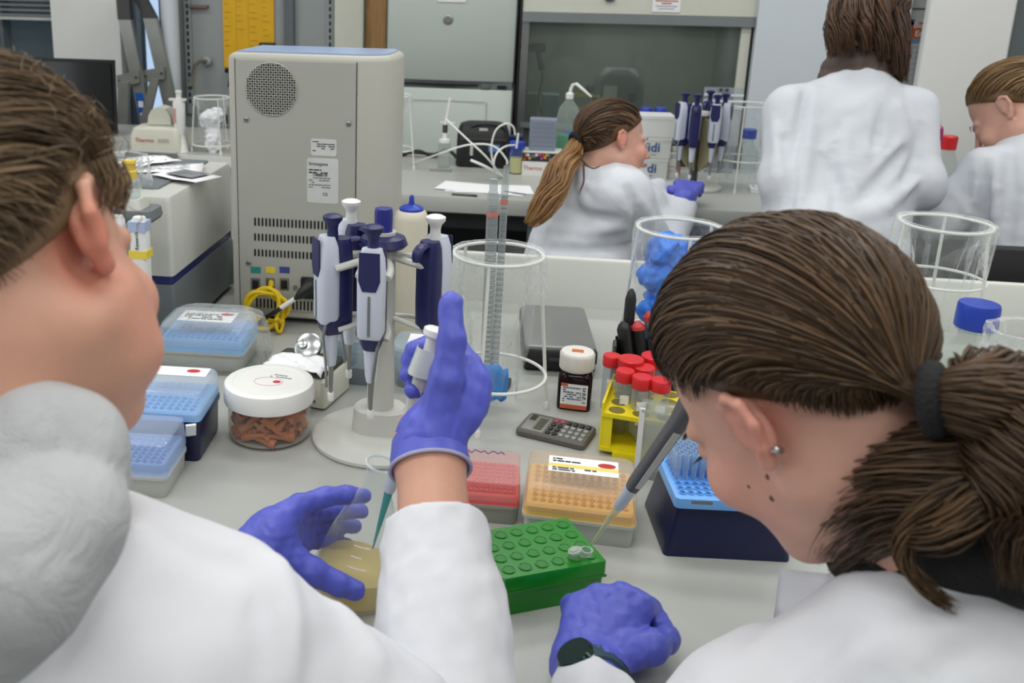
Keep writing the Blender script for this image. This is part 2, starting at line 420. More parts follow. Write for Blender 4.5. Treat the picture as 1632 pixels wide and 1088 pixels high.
# gas tap on the panel
g = aty(330, 97, YB-.02); g2 = aty(303, 140, YB-.22)
k = thing('gas_tap', 'grey wall tap with a slanting nozzle above the wire basket', 'tap', (g.x, YB-.015, g.z))
MB().lathe([(.022, 0), (.022, .012), (.012, .018)], 16).xf(Matrix.Rotation(R_(90), 4, 'X')).build('flange', M_grey, k)
MB().tube([(0, -.01, 0), (-.02, -.05, 0), (-.035, -.08, -.02), Vector(g2)-Vector((g.x, YB-.015, g.z))], [.008, .009, .008, .012], 10).build('nozzle', M_steel, k)

# ------------------------------------------------------------------ fridge
YF = 4.2
def XF(px, py=60): return aty(px, py, YF).x
def ZF(px, py): return aty(px, py, YF).z
fx0, fx1 = XF(616), XF(824); fs = ZF(730, 133)
fr = thing('fridge_freezer', 'tall pale fridge freezer standing behind the far bench', 'fridge', ((fx0+fx1)/2, YF, 0))
hw = (fx1-fx0)/2
MB().box(-hw, hw, .05, .65, .05, 1.95).build('body', M_fridge, fr, smooth=0)
def door(z0, z1, nm):
    mb = MB(); rings = []
    for z, g_ in ((z0, .004), (z0+.006, 0), (z1-.006, 0), (z1, .004)):
        ring = [(-hw+g_, .045, z), (-hw+g_, .012, z)]
        for i in range(9):
            t = -1+2*i/8; ring.append((hw*.97*t, -.008-.012*(1-t*t)+g_, z))
        ring += [(hw-g_, .012, z), (hw-g_, .045, z)]
        rings.append(ring)
    return mb.loft(rings).build(nm, M_fridge, fr)
d1 = door(fs+.012, 1.93, 'upper_door'); d2 = door(.1, fs-.022, 'lower_door')
MB().box(-hw+.01, hw-.01, -.004, .03, fs-.02, fs+.012).build('seam_strip', M_hoodg, fr, smooth=0)
MB().prism([(-hw*.8, 0), (0, -.008), (hw*.45, 0), (hw*.45, .006), (-hw*.8, .006)], -.012, .0).xf(TR((0, -.002, fs-.006))).build('handle_gap', M_black, fr, smooth=0)
MB().box(hw*.5, hw*.62, -.018, 0, fs-.016, fs+.006).build('hinge', M_steel, fr, smooth=0)
MB().box(hw*.74, hw*.88, -.012, 0, fs-.016, fs-.002).build('lock_gap', M_black, fr, smooth=0)
lk = aty(714, 31, YF-.02)
MB().lathe([(.021, 0), (.021, .006), (.014, .008), (.014, .004)], 20).xf(TR((lk.x-(fx0+fx1)/2, -.018, lk.z), (R_(90), 0, 0))).build('lock', M_steel, d1)
MB().box(-.06, .06, -.024, -.021, ZF(712, 3), ZF(712, 3)+.03).build('name_plate', M_white, d1, smooth=0)
MB().box(-hw+.02, hw-.12, -.0225, -.0215, fs-.075, fs-.0735).box(hw-.115, hw-.113, -.0225, -.0215, .2, fs-.075).build('panel_line', M_hoodg, d2, smooth=0)

# ------------------------------------------------------------------ fume hood behind the bench
hx0, hx1 = XF(831), XF(1200); hz = ZF(1000, 22); hz2 = ZF(1000, 38)
hd = thing('safety_cabinet', 'cream and grey safety cabinet with dark glass front behind the far bench', 'cabinet', ((hx0+hx1)/2, YF, 0)); hx = (hx1-hx0)/2
MB().box(-hx, hx, -.02, .7, hz, 2.3).build('top_housing', M_hoodw, hd, smooth=0)
MB().prism([(-.03, hz2), (-.025, hz), (.05, hz), (.05, hz2)], -hx, hx, 'x').build('grey_fascia', M_hoodg, hd, smooth=0)
MB().box(-hx, hx, .66, .7, .3, hz).build('rear_panel', mat('hood_steel', (168, 172, 166), .4, .2, var=.1, scale=5, stretch=(1, 1, .3)), hd, smooth=0)
MB().box(-hx, -hx+.03, .0, .66, .3, hz).build('side_panel', M_steel, hd, smooth=0)
MB().box(hx-.03, hx, .0, .66, .3, hz).build('side_panel', M_hoodg, hd, smooth=0)
MB().box(-hx, hx, -.05, .66, .84, .9).build('work_surface', M_steel, hd, smooth=0)
MB().box(-hx, hx, 0, .66, .02, .84).build('base_cabinet', M_hoodg, hd, smooth=0)
MB().box(hx-.05, hx-.012, -.01, .02, .9, hz2).build('sash_post', M_hoodw, hd, smooth=0)
MB().box(hx-.012, hx-.004, -.012, .02, .9, hz2).build('sash_seal', M_black, hd, smooth=0)
MB().box(-hx, -hx+.014, -.01, .02, .9, hz2).build('sash_seal', M_steel, hd, smooth=0)
MB().box(-hx-.011, -hx-.003, -.03, .02, .1, 2.2).build('edge_seal', M_black, hd, smooth=0)
MB().box(-hx+.014, hx-.05, .004, .01, .96, hz2).build('glass_sash', M_sash, hd, smooth=0)
MB().box(-hx+.014, hx-.05, -.004, .016, .94, .962).build('sash_rail', M_hoodg, hd, smooth=0)
p0 = aty(1040, 8, YF-.03); p1 = aty(1084, 20, YF-.03)
nt_ = thing('notice_sheet', 'small white notice with red lines taped to the cream cabinet top', 'notice', ((p0.x+p1.x)/2, YF-.0225, p1.z))
MB().box(-.056, .056, -.002, .002, 0, .09).build('sheet', M_paper, nt_, smooth=0)
mb = MB()
for i, (w0, z_) in enumerate(((.045, .042), (.02, .032))): mb.box(-w0, w0, -.0032, -.002, z_, z_+.005)
mb.build('red_lines', mat('print_red', (176, 110, 92), .7), nt_, smooth=0)
MB().box(-.043, .043, -.0032, -.002, .022, .025).box(-.032, .032, -.0032, -.002, .012, .0145).build('grey_lines', mat('print_grey', (130, 140, 140), .7), nt_, smooth=0)
area('added_cabinet_light', ((hx0+hx1)/2, YF+.3, hz-.03), .7, .1, 1.6)  # added weak light so the things inside the cabinet show
MB().box(-.4, .4, .24, .36, hz-.02, hz).build('added_light_housing', M_white, hd, smooth=0)  # made-up housing for the added light
# dark rubber stop on the housing and things inside the cabinet
st = aty(972, 0, YF-.03); k = thing('cabinet_latch', 'dark oval latch on the cream cabinet front', 'latch', (st.x, YF-.028, st.z+.005))
MB().sphere((0, 0, 0), (.022, .012, .012)).build('body', M_hoodg, k)
def inhood(px, py, Y): return aty(px, py, Y)
hg = inhood(858, 88, YF+.18)
k = thing('heat_gun', 'dark blue heat gun hanging inside the glass fronted cabinet', 'heat gun', (hg.x, hg.y, hg.z))
M_navy = mat('navy_plastic', (28, 34, 92), .4, var=.05); M_blue = mat('blue_cap', (30, 62, 170), .38, var=.04)
MB().tube([(-.065, 0, .03), (-.03, 0, .032), (0, 0, .034), (.03, 0, .034)], [.013, .018, .022, .02], 12).build('barrel', M_navy, k)
MB().tube([(-.002, 0, .03), (.008, 0, -.02), (.02, 0, -.062)], [.017, .016, .019], 10, flat=.8).build('handle', M_navy, k)
MB().tube(smoothpath([(.02, 0, -.06), (.022, 0, -.1), (.012, .02, -.2), (.03, .02, -.26)]), .0035, 6).build('cable', M_black, k)
MB().tube([(-.09, .02, .034), (-.06, 0, .032)], .009, 8).build('nozzle', M_black, k)
def hoodbox(px0, px1, py0, py1, Y, m, nm, label, cat, dz=.1):
    a = aty(px0, py1, Y); b = aty(px1, py0, Y); k = thing(nm, label, cat, ((a.x+b.x)/2, Y, .9)); W = b.x-a.x; zt = max(b.z-.9, .03)
    z0 = 0
    MB().rr([(z0, W*.94, dz, .008), (z0+.003, W*.96, dz, .01), (zt*.8, W*.96, dz, .01)]).build('tub', m, k)
    MB().rr([(zt*.8, W, dz*1.03, .01), (zt*.96, W, dz*1.03, .012), (zt, W*.97, dz, .012)]).build('lid', m, k)
M_tubblue = clear('tub_bluish', (190, 215, 225), .55, .3, body=(160, 190, 200))
hoodbox(862, 892, 150, 180, YF+.25, M_tubblue, 'plastic_tub', 'pale blue plastic tub inside the glass fronted cabinet', 'tub')
hoodbox(838, 858, 148, 175, YF+.3, mat('tub_grey', (128, 134, 130), .5), 'plastic_tub', 'grey plastic tub in the left corner of the glass fronted cabinet', 'tub')
yr = aty(928, 172, YF+.22)
k = thing('tube_rack', 'yellow wire tube rack inside the glass fronted cabinet', 'rack', (yr.x, yr.y, .9))
M_yel = mat('yellow_plastic', (232, 214, 22), .4, var=.04)
for z_ in (.03, .1, .16):
    MB().box(-.07, .07, -.04, -.034, z_, z_+.008).box(-.07, .07, .034, .04, z_, z_+.008).box(-.07, -.064, -.04, .04, z_, z_+.008).box(.064, .07, -.04, .04, z_, z_+.008).build('rail', M_yel, k, smooth=0)
for sx in (-1, 1):
    for sy in (-1, 1): MB().box(sx*.067-.004, sx*.067+.004, sy*.037-.004, sy*.037+.004, 0, .17).build('post', M_yel, k, smooth=0)
dr = aty(985, 140, YF+.3)
k = thing('water_bath', 'grey rounded bench device with white label inside the cabinet', 'device', (dr.x, dr.y, .9))
MB().rr([(0, .22, .18, .03), (.2, .22, .18, .04), (.25, .2, .16, .05), (.28, .14, .12, .05)]).build('body', M_hoodg, k)
MB().box(-.07, -.01, -.094, -.089, .15, .21).build('label_plate', M_paper, k, smooth=0)
MB().box(.04, .07, -.094, -.089, .14, .18).build('display', M_black, k, smooth=0)
MB().sphere((-.13, -.06, .19), .02).build('knob', M_black, k)

# ------------------------------------------------------------------ right of the cabinet: tall white panel, poster, column
YS = 4.15
struct(MB().box(aty(1204, 60, YS).x, aty(1446, 60, YS).x, YS, YS+.05, 0, 2.8).build('wall_white_panel', M_wallb, None, smooth=0))
YP = 4.175
a = aty(1436, 0, YP); b = aty(1484, 170, YP)
struct(MB().box(a.x-.12, b.x+.12, YP+.006, YP+.05, 0, 2.8).build('wall_niche', M_cab, None, smooth=0))
po = thing('wall_calendar', 'poster with orange lettered head and grid sheet in the wall niche', 'poster', (a.x, YP, b.z))
W_, H_ = b.x-a.x, a.z-b.z+.2
zr = lambda py: aty(1460, py, YP).z-b.z
MB().box(0, W_, -.004, .004, 0, H_).build('sheet', M_cab, po, smooth=0)
MB().box(.02, W_, -.007, -.004, zr(62), zr(35)).build('picture', mat('poster_orange', (170, 88, 46), .5, var=.35, scale=60), po, smooth=0)
MB().box(.04, W_, -.007, -.004, zr(68), zr(62)).build('blue_band', mat('poster_blue', (96, 140, 176), .5), po, smooth=0)
MB().box(.0, W_, -.007, -.004, zr(15), zr(13)).build('dark_band', M_dark, po, smooth=0)
MB().box(.045, .06, -.007, -.004, zr(40), zr(31)).build('emblem', M_inkb, po, smooth=0)
text_mesh('lettering', 'Biologie\nEnzym', .032, M_paper, po, TR((W_*.62, -.0085, zr(47)), (R_(90), 0, 0)))
mb = MB()
for i in range(14): mb.box(0, W_, -.0052, -.004, zr(75)-i*.022, zr(75)-i*.022+.002)
for i in range(7): mb.box(i*.022, i*.022+.002, -.0052, -.004, .0, zr(75))
mb.build('grid_lines', mat('grid_grey', (150, 158, 156), .7), po, smooth=0)
YC = 3.95
struct(MB().rr([(0, aty(1624, 0, YC).x-aty(1484, 0, YC).x, .05, .012), (2.8, aty(1624, 0, YC).x-aty(1484, 0, YC).x, .05, .012)], ((aty(1624, 0, YC).x+aty(1484, 0, YC).x)/2, YC+.025)).build('wall_column', M_wall))
struct(MB().box(aty(1612, 40, YC+.06).x, 3.2, YC+.06, YC+.10, 0, 2.8).build('wall_grey_recess', M_dgrey, None, smooth=0))

# ------------------------------------------------------------------ benches
nb = thing('work_bench', 'long pale grey laboratory bench in the foreground', 'bench', (0.1, 1.2, 0))
def nbx(x): return x-.1
def nby(y): return y-1.2
MB().rr([(.862, 3.4, 1.265, .01), (.866, 3.4, 1.275, .012), (.896, 3.4, 1.275, .012), (.9, 3.396, 1.27, .012)], (0, nby(1.30))).build('worktop', M_bench, nb)
struct(MB().rr([(.9, 3.4, .022, .004), (.998, 3.4, .022, .006), (1.002, 3.4, .018, .006)], (.1, 1.926)).build('trim_4', M_up))
for x0 in (-1.6, -.62, .36):
    MB().box(x0+.01, x0+.95, nby(.82), nby(1.9), .06, .862).build('base_unit', M_cab, nb, smooth=0)
for sx in (-1.68, 1.66):
    for y_ in (.70, 1.86): MB().box(sx-.02, sx+.02, nby(y_)-.02, nby(y_)+.02, 0, .862).build('leg', M_dgrey, nb, smooth=0)
fb = thing('laboratory_bench', 'grey laboratory bench across the middle of the room', 'bench', (.85, 3.27, 0))
FX0, FX1 = -.78, 2.6
MB().rr([(.848, FX1-FX0, .71, .008), (.851, FX1-FX0, .716, .01), (.897, FX1-FX0, .716, .01), (.9, FX1-FX0-.004, .712, .01)], ((FX0+FX1)/2-.85, 0)).build('worktop', M_bench, fb)
MB().box(FX0-.85+.04, FX1-.85-.04, -.31, -.27, .79, .848).build('front_rail', M_dark, fb, smooth=0)
MB().box(FX0-.85+.04, FX1-.85-.04, .1, .13, .1, .848).build('underbench_shade', M_black, fb, smooth=0)  # black sheet put in for the dark shadow under the bench
for x in (FX0+.06, .03, 1.4, FX1-.06):
    for y in (-.31, .31): MB().box(x-.85-.02, x-.85+.02, y-.02, y+.02, 0, .848).build('leg', M_dgrey, fb, smooth=0)
lb = thing('side_counter', 'pale counter with white front edge along the window wall', 'counter', (-2.05, 3.72, 0))
MB().rr([(.86, 2.3, .70, .006), (.895, 2.3, .70, .006), (.9, 2.296, .696, .006)]).build('worktop', M_bench, lb)
MB().box(-1.15, 1.15, -.356, -.349, .868, .905).build('front_edge', M_white, lb, smooth=0)
for i in range(4): MB().box(-1.12+i*.565, -1.12+i*.565+.55, -.33, .33, .08, .86).build('base_unit', M_cab, lb, smooth=0)
a = at(208, 243); b = at(283, 250)
tk = thing('edge_clip', 'grey rail clipped on the white counter edge beside the small analyser', 'rail', ((a.x+b.x)/2, 3.352, .868))
MB().rr([(0, b.x-a.x, .012, .002), (.045, b.x-a.x, .012, .002)]).build('rail_body', M_benchedge, tk)
MB().box(-(b.x-a.x)/2, (b.x-a.x)/2, -.008, .01, .045, .05).build('rail_cap', M_cab, tk, smooth=0)
# ================================================================== FOREGROUND BENCH: large things
M_beige = mat('beige_enamel', (178, 177, 168), .45, var=.015, scale=4)
M_beige2 = mat('beige_panel', (172, 172, 164), .45, var=.015, scale=4)
M_bluefilm = mat('blue_film', (150, 170, 205), .25, var=.03)
M_chrome = mat('chrome', (200, 202, 204), .24, 1.0, var=.02)
M_metal = mat('dull_metal', (150, 150, 146), .35, .9, var=.04)
M_cream = mat('cream_plastic', (214, 208, 190), .4, var=.02)
M_lgrey = mat('light_grey_plastic', (198, 199, 192), .4, var=.015)
M_pipw = mat('pipette_white', (206, 212, 226), .3, var=.01)
M_pipn = mat('pipette_navy', (30, 32, 84), .36, var=.03)
M_dkgrey = mat('charcoal_plastic', (62, 62, 62), .45, var=.04)
M_film = clear('clear_film', (250, 251, 251), .05, .07, edge=.7, bump=.8, bscale=45)
M_filmw = clear('clear_bag', (251, 252, 252), .05, .08, edge=.75, bump=1.0, bscale=42, spec=.8, body=(244, 246, 246))
M_clear = clear('clear_plastic', (240, 244, 244), .12, .1, edge=.5)
M_frost = clear('frosted_plastic', (225, 230, 226), .42, .4, body=(214, 218, 212), edge=.35)
M_glass = clear('lab_glass', (242, 246, 244), .05, .03, edge=.75, body=(215, 222, 220))
M_wire = mat('coated_wire', (226, 227, 222), .35, var=.015)
M_foil = mat('aluminium_foil', (205, 206, 208), .18, 1.0, var=.05)

def lines(nm, parent, M, W, H, rows, m, seed=1, thick=.0004, fill=.55):
    """rows of short printed bars on a label; local plane x right, y up"""
    r = random.Random(seed); mb = MB(); dy = H/rows
    for i in range(rows):
        x = -W/2; y = H/2-(i+.75)*dy
        while x < W/2*.9:
            l = W*(.05+.16*r.random()); e = min(x+l, W/2)
            if r.random() < .8: mb.box(x, e, y, y+dy*fill*.8, 0, thick)
            x = e+W*.025
            if r.random() < .12: break
    return mb.xf(M).build(nm, m, parent, smooth=0)
FACE = lambda x, y, z: TR((x, y, z), (R_(90), 0, 0))      # local xy plane upright, facing -y

# ---- beige thermal cycler seen from behind
px0, px1, pyb = -.544, -.245, 1.70
pc = thing('thermal_cycler', 'tall beige laboratory machine seen from behind with round fan grille', 'machine', ((px0+px1)/2, 1.80, .9))
ox, oy = -(px0+px1)/2, -1.80
def plan(g, zt=0):
    pts = [(px0+g, 1.895-g), (px0+g, pyb+g)]
    c = (-.305, pyb+.058)
    for i in range(9):
        a_ = -PI/2+PI/2*i/8*.92; pts.append((c[0]+(.058-g)*math.cos(a_), c[1]+(.058-g)*math.sin(a_)))
    pts += [(px1-g, 1.80), (px1-g, 1.86), (px1-.012-g, 1.895-g)]
    return [(x+ox, y+oy, zt) for x, y in pts]
MB().loft([plan(.004, .012), plan(0, .016), plan(0, .500), plan(.003, .507), plan(.010, .511)]).build('casing', M_beige, pc)
MB().loft([plan(.012, .5112), plan(.012, .513), plan(.02, .5135)]).build('top_cover', M_bluefilm, pc)
for fx_ in (px0+.03, px1-.05):
    for fy_ in (pyb+.03, 1.87): MB().lathe([(.012, 0), (.012, .013)], 14, (fx_+ox, fy_+oy)).build('foot', M_black, pc)
def PB(px, py): q = aty(px, py, pyb); return q.x+ox, q.z-.9
bx0 = PB(380, 300)[0]; bx1 = PB(566, 300)[0]
MB().rr([(0, bx1-bx0, .470, .003), (.002, bx1-bx0, .470, .003)]).xf(TR(((bx0+bx1)/2, pyb+oy, .018+.245), (R_(90), 0, 0))).build('back_panel', M_beige2, pc)
for x_ in (bx0-.0012, bx1+.0012): MB().box(x_-.0008, x_+.0008, pyb+oy-.0006, pyb+oy+.002, .02, .500).build('seam', M_dkgrey, pc, smooth=0)
yb = pyb+oy-.002
gx, gz = PB(433, 142); gr = .0475
fan = MB().lathe([(gr, 0), (gr, .001), (.001, .001)], 40).xf(FACE(gx, yb, gz)).build('fan_opening', M_black, pc)
mb = MB()
for s_ in (-1, 1):
    for i in range(-8, 9):
        d_ = i*.0086*.7071*1.0
        L_ = math.sqrt(max(0, gr*gr-d_*d_))
        if L_ < .006: continue
        q = TR((gx, yb-.0016, gz), (R_(90), 0, 0)) @ Matrix.Rotation(s_*PI/4, 4, 'Z')
        t = MB().box(-L_, L_, d_-.00125, d_+.00125, 0, .0012).xf(q); mb.add(t.v, t.f)
mb.build('fan_grille', M_beige2, pc, smooth=0)
MB().ring((gx, yb-.001, gz), gr, .0012, 44, 6, M=Matrix.Rotation(R_(90), 4, 'X')).build('grille_rim', M_beige, pc)
for q in ((393, 190), (556, 197), (397, 418)):
    x_, z_ = PB(*q); s_ = MB().lathe([(.0048, 0), (.0048, .002), (.003, .0032)], 14).xf(FACE(x_, yb, z_)).build('screw', M_metal, pc)
    MB().box(x_-.003, x_+.003, yb-.0036, yb-.0030, z_-.0006, z_+.0006).build('screw_slot', M_black, s_, smooth=0)
def slots(nm, xa, xb, za, zb, n):
    mb = MB()
    for i in range(n):
        x_ = xa+(xb-xa)*i/(n-1); mb.rr([(0, .0034, zb-za, .0016), (.0005, .0034, zb-za, .0016)], (0, 0), 3).v
    mb = MB()
    for i in range(n):
        x_ = xa+(xb-xa)*i/(n-1); t = MB().rr([(0, .0036, abs(zb-za), .0016), (.0006, .0036, abs(zb-za), .0016)], (0, 0), 2).xf(FACE(x_, yb, (za+zb)/2)); mb.add(t.v, t.f)
    mb.build(nm, M_black, pc, smooth=0)
for (ya_, yb_) in ((346, 366), (371, 390), (396, 415)):
    (xa, za) = PB(407, ya_); (xb, zb) = PB(562, yb_+2); slots('vent_row', xa, xb, za, zb, 27)
(xa, za) = PB(410, 474); (xb, zb) = PB(556, 499); slots('vent_row', xa, xb, za, zb, 26)
for (xa, ya, xb, yb2, nm) in ((496, 222, 537, 247, 'notice_label'), (490, 253, 540, 322, 'type_label')):
    (x0, z0), (x1, z1) = PB(xa, yb2), PB(xb, ya)
    lab = MB().rr([(0, x1-x0, z1-z0, .004), (.0007, x1-x0, z1-z0, .004)], (0, 0), 3).xf(FACE((x0+x1)/2, yb, (z0+z1)/2)).build(nm, mat('label_paper', (206, 208, 206), .6), pc)
    W_, H_ = x1-x0, z1-z0
    if nm == 'notice_label': lines('print', lab, FACE((x0+x1)/2, yb-.0008, (z0+z1)/2), W_*.86, H_*.8, 6, M_ink, 3, fill=.5)
    else:
        text_mesh('lettering', 'Stratagene', .0085, M_ink, lab, FACE(x0+W_*.36, yb-.001, z1-H_*.13), .0002)
        text_mesh('lettering', 'CE', .008, M_ink, lab, FACE(x0+W_*.58, yb-.001, z0+H_*.2), .0002)
        lines('print', lab, FACE((x0+x1)/2, yb-.0008, z0+H_*.71), W_*.88, H_*.12, 2, M_ink, 5)
        lines('print', lab, FACE(x0+W_*.4, yb-.0008, z0+H_*.46), W_*.7, H_*.26, 5, mat('print_mid', (120, 122, 126), .7), 6)
        mb = MB()
        for i in range(16): mb.box(x0+W_*.2+i*W_*.028, x0+W_*.2+i*W_*.028+W_*random.choice((.008, .018)), yb-.0012, yb-.0008, z0+H_*.6, z0+H_*.66)
        mb.build('barcode', M_ink, lab, smooth=0)
for (xa, xb, c_) in ((400, 416, (40, 140, 130)), (424, 439, (232, 205, 60)), (446, 462, (58, 70, 140))):
    (x0, z0), (x1, z1) = PB(xa, 434), PB(xb, 425)
    MB().box(x0, x1, yb-.0007, yb, z0, z1).build('port_label', mat('port_%d' % xa, c_, .5), pc, smooth=0)
    (x0, z0), (x1, z1) = PB(xa+1, 460), PB(xb-1, 443)
    so = MB().box(x0, x1, yb-.002, yb, z0, z1).build('port_socket', M_metal, pc, smooth=0)
    MB().box(x0+.003, x1-.003, yb-.0026, yb-.002, z0+.002, z1-.004).build('port_hole', M_black, so, smooth=0)
x_, z_ = PB(471, 457); MB().lathe([(.004, 0), (.004, .003), (.0015, .003)], 14).xf(FACE(x_, yb, z_)).build('earth_stud', M_metal, pc)
(x0, z0), (x1, z1) = PB(480, 474), PB(512, 442)
MB().rr([(0, x1-x0, z1-z0, .004), (.006, x1-x0-.002, z1-z0-.002, .004)]).xf(FACE((x0+x1)/2, yb, (z0+z1)/2)).build('power_socket', M_black, pc)

# ---- power cord and yellow network cable behind it
def P3(px, py, Y): return aty(px, py, Y)
cord = thing('power_cord', 'black mains plug and cord with white printed tag behind the beige machine', 'cord', (P3(490, 460, 1.66).x, 1.66, .9))
L0 = Vector(cord.location)
def loc(pts): return [Vector(p)-L0 for p in pts]
MB().tube(loc([P3(494, 455, 1.69), P3(492, 458, 1.672), P3(480, 468, 1.662), P3(474, 474, 1.66)]), [.014, .0135, .009, .006], 12).build('plug', M_black, cord)
MB().tube(loc(smoothpath([P3(476, 472, 1.66), P3(455, 486, 1.655), P3(430, 502, 1.65), at(400, 522)+Vector((0, 0, .004)), at(340, 520)+Vector((0, 0, .004))])), .0042, 8).build('lead', M_black, cord)
MB().tube(loc([P3(470, 476, 1.659), P3(447, 491, 1.653)]), .0047, 8).build('printed_tag', M_white, cord)
M_yc = mat('yellow_cable', (222, 190, 20), .4, var=.06)
cab = thing('network_cable', 'coiled yellow network cable hanging from the beige machine port', 'cable', tuple(at(424, 520))); L0 = Vector(cab.location)
cc = P3(424, 490, 1.672)
for k_ in range(5):
    pts = []; a0 = random.random()*6
    for i in range(28):
        a_ = 2*PI*i/28; rx = .036+.003*math.sin(3*a_+a0)+.0028*(k_-2); rz = .036+.003*math.cos(2*a_+a0)-.002*(k_-2)
        pts.append(Vector((cc.x+rx*math.cos(a_)+.004*math.sin(k_*2.2), 1.678-.012+.0042*k_-.01+.008*math.sin(a_+k_), max(.905, cc.z+rz*math.sin(a_)+.003*math.cos(k_*1.7)))))
    MB().tube([p-L0 for p in pts], .0040, 7, True).build('coil', M_yc, cab)
MB().tube(loc(smoothpath([P3(432, 452, 1.696), P3(432, 456, 1.68), P3(426, 462, 1.672), P3(410, 470, 1.668)])), .0032, 7).build('lead', M_yc, cab)
MB().tube(loc([P3(432, 449, 1.698), P3(432, 457, 1.682)]), .0055, 8).build('connector', M_yc, cab)
wrap = [cc+Vector((.03+.006*math.cos(a_*1.0), -.016+.02*math.sin(a_), -.03+.012*math.cos(a_*1.7)+.006*a_/6)) for a_ in np.linspace(0, 12, 30)]
MB().tube([p-L0 for p in wrap], .0032, 7).build('coil', M_yc, cab)

# ---- large instrument at the left, blue stripe
iv = thing('bench_instrument', 'low grey laboratory instrument with navy stripe left of the beige machine', 'machine', (-.84, 1.73, .9))
IX0, IX1, IY0, IY1 = -.232, .231, -.175, .175
MB().rr([(.012, .462, .35, .006), (.112, .462, .35, .006)]).build('lower_case', M_hoodg, iv)
MB().rr([(.112, .458, .346, .006), (.128, .458, .346, .006)]).build('stripe', M_navy, iv)
MB().rr([(.128, .462, .35, .008), (.262, .462, .35, .008), (.27, .456, .344, .01)]).build('upper_case', M_lgrey, iv)
MB().rr([(.27, .396, .285, .008), (.274, .392, .281, .008)], (-.012, .028)).build('lid_window', M_hoodg, iv)
for sx in (-1, 1):
    for sy in (-1, 1): MB().lathe([(.014, 0), (.014, .012)], 12, (sx*.2, sy*.15)).build('foot', M_black, iv)
for i, (px_, py_, rz_, sc) in enumerate(((262, 268, .3, 1), (300, 282, -.45, .8), (225, 262, .9, .9))):
    p = at(px_, py_, 1.1755); pp = thing('paper_sheet', ['printed sheet lying flat nearest the white counter on the grey instrument', 'sheet with a grey picture at the right corner of the grey instrument', 'crumpled printed sheet behind the yellow capped pipette stand'][i], 'paper', (max(p.x, -1.0), p.y, 1.175+.002*i), rz_)
    mb = MB(); rings = []
    for a_ in range(7):
        u = -.075+.025*a_; rings.append([(u*sc, v*.018*sc-.05*sc, .0006+.004*(i == 2)*abs(math.sin(a_*1.7+v))+.002*abs(math.sin(a_*.7+i))) for v in range(6)])
    o_ = mb.loft(rings, False, False, False).build('sheet', M_paper, pp); so_ = o_.modifiers.new('thickness', 'SOLIDIFY'); so_.thickness = .0004
    if i == 1: MB().rr([(.0052, .07, .05, .001), (.0054, .07, .05, .001)], (.0, .0), 2).build('picture', mat('photo_grey', (120, 122, 128), .6, var=.4, scale=70), pp)
    else: lines('print', pp, TR((0, 0, .0045)), .1*sc, .07*sc, 9, mat('print_mid', (120, 122, 126), .7), 12+i)

# ---- cream bottle with blue lid
cb = thing('cream_bottle', 'cream cylindrical bottle with blue knobbed lid beside the beige machine', 'bottle', (-.205, 1.70, .9))
MB().lathe([(.029, 0), (.031, .004), (.031, .222), (.028, .234), (.024, .238)], 32).build('body', M_cream, cb)
MB().lathe([(.022, .236), (.0225, .242), (.016, .246), (.006, .249), (.0045, .256), (.0045, .262), (.002, .266)], 28).build('lid', M_blue, cb)

# ---- pipettes and their stand
def pipette(nm, label, loc_=(0, 0, 0), rot=(0, 0, 0), group=None, knob=None, cat='pipette'):
    t = thing(nm, label, cat, loc_, rot=rot, group=group)
    MB().lathe([(.0018, .0), (.0026, .012), (.0042, .05), (.0056, .075)], 12).build('tip_cone', M_metal, t)
    MB().lathe([(.0042, -.002), (.0048, .0), (.0048, .009), (.004, .0105)], 12).build('tip_collar', M_white, t)
    MB().lathe([(.0066, .052), (.0085, .062), (.0100, .09), (.0125, .115)], 14).build('shaft', M_pipw, t)
    MB().rr([(.100, .028, .022, .009), (.110, .038, .030, .011), (.128, .041, .033, .011)], (-.002, 0)).build('collar', M_pipn, t)
    MB().rr([(.112, .026, .031, .008), (.15, .028, .033, .009), (.2, .028, .033, .009), (.226, .026, .031, .010), (.236, .022, .026, .010)], (-.015, 0)).build('handle', M_pipn, t)
    MB().rr([(.118, .024, .029, .006), (.126, .031, .035, .009), (.2, .032, .0365, .010), (.226, .028, .034, .010), (.240, .016, .026, .005)], (.006, 0)).build('front_shell', M_pipw, t)
    MB().prism([(-.0135, .052), (-.0145, .014), (-.009, .0), (.009, .0), (.0145, .014), (.0135, .052)], 0, .0018, 'x').xf(TR((.0212, 0, .186))).build('thumb_plate', M_pipn, t)
    MB().rr([(0, .0036, .056, .0015), (.0006, .0036, .056, .0015)], (0, 0), 2).xf(TR((.0221, 0, .152), (R_(90), 0, R_(90)))).build('volume_window', M_metal, t)
    MB().tube(smoothpath([(-.016, 0, .228), (-.032, 0, .232), (-.046, 0, .228), (-.052, 0, .214)], 4), [.008]*9+[.008, .007, .006, .004], 8, flat=.6).build('finger_hook', M_pipn, t)
    MB().lathe([(.0085, .232), (.0072, .250), (.0085, .256), (.0135, .262), (.0138, .267), (.009, .2695)], 16, (-.002, 0)).build('plunger_button', knob or M_pipn, t)
    MB().tube([(.012, .012, .118), (.015, .010, .1), (.010, .005, .06), (.007, .002, .02)], [.0026, .0024, .002, .002], 6).build('ejector_bar', M_metal, t)
    return t
cs = thing('pipette_carousel', 'light grey pipette carousel on a round foot with navy cap', 'stand', (-.19, 1.262, .9))
MB().lathe([(.0965, 0), (.0985, .003), (.098, .007), (.092, .0105), (.03, .014)], 56).build('foot', M_lgrey, cs)
MB().rr([(.011, .084, .062, .03), (.046, .078, .056, .028), (.05, .07, .048, .024)], (.0, .004)).build('hub', M_lgrey, cs)
MB().lathe([(.0195, .05), (.0175, .3), (.0175, .31)], 24).build('post', M_lgrey, cs)
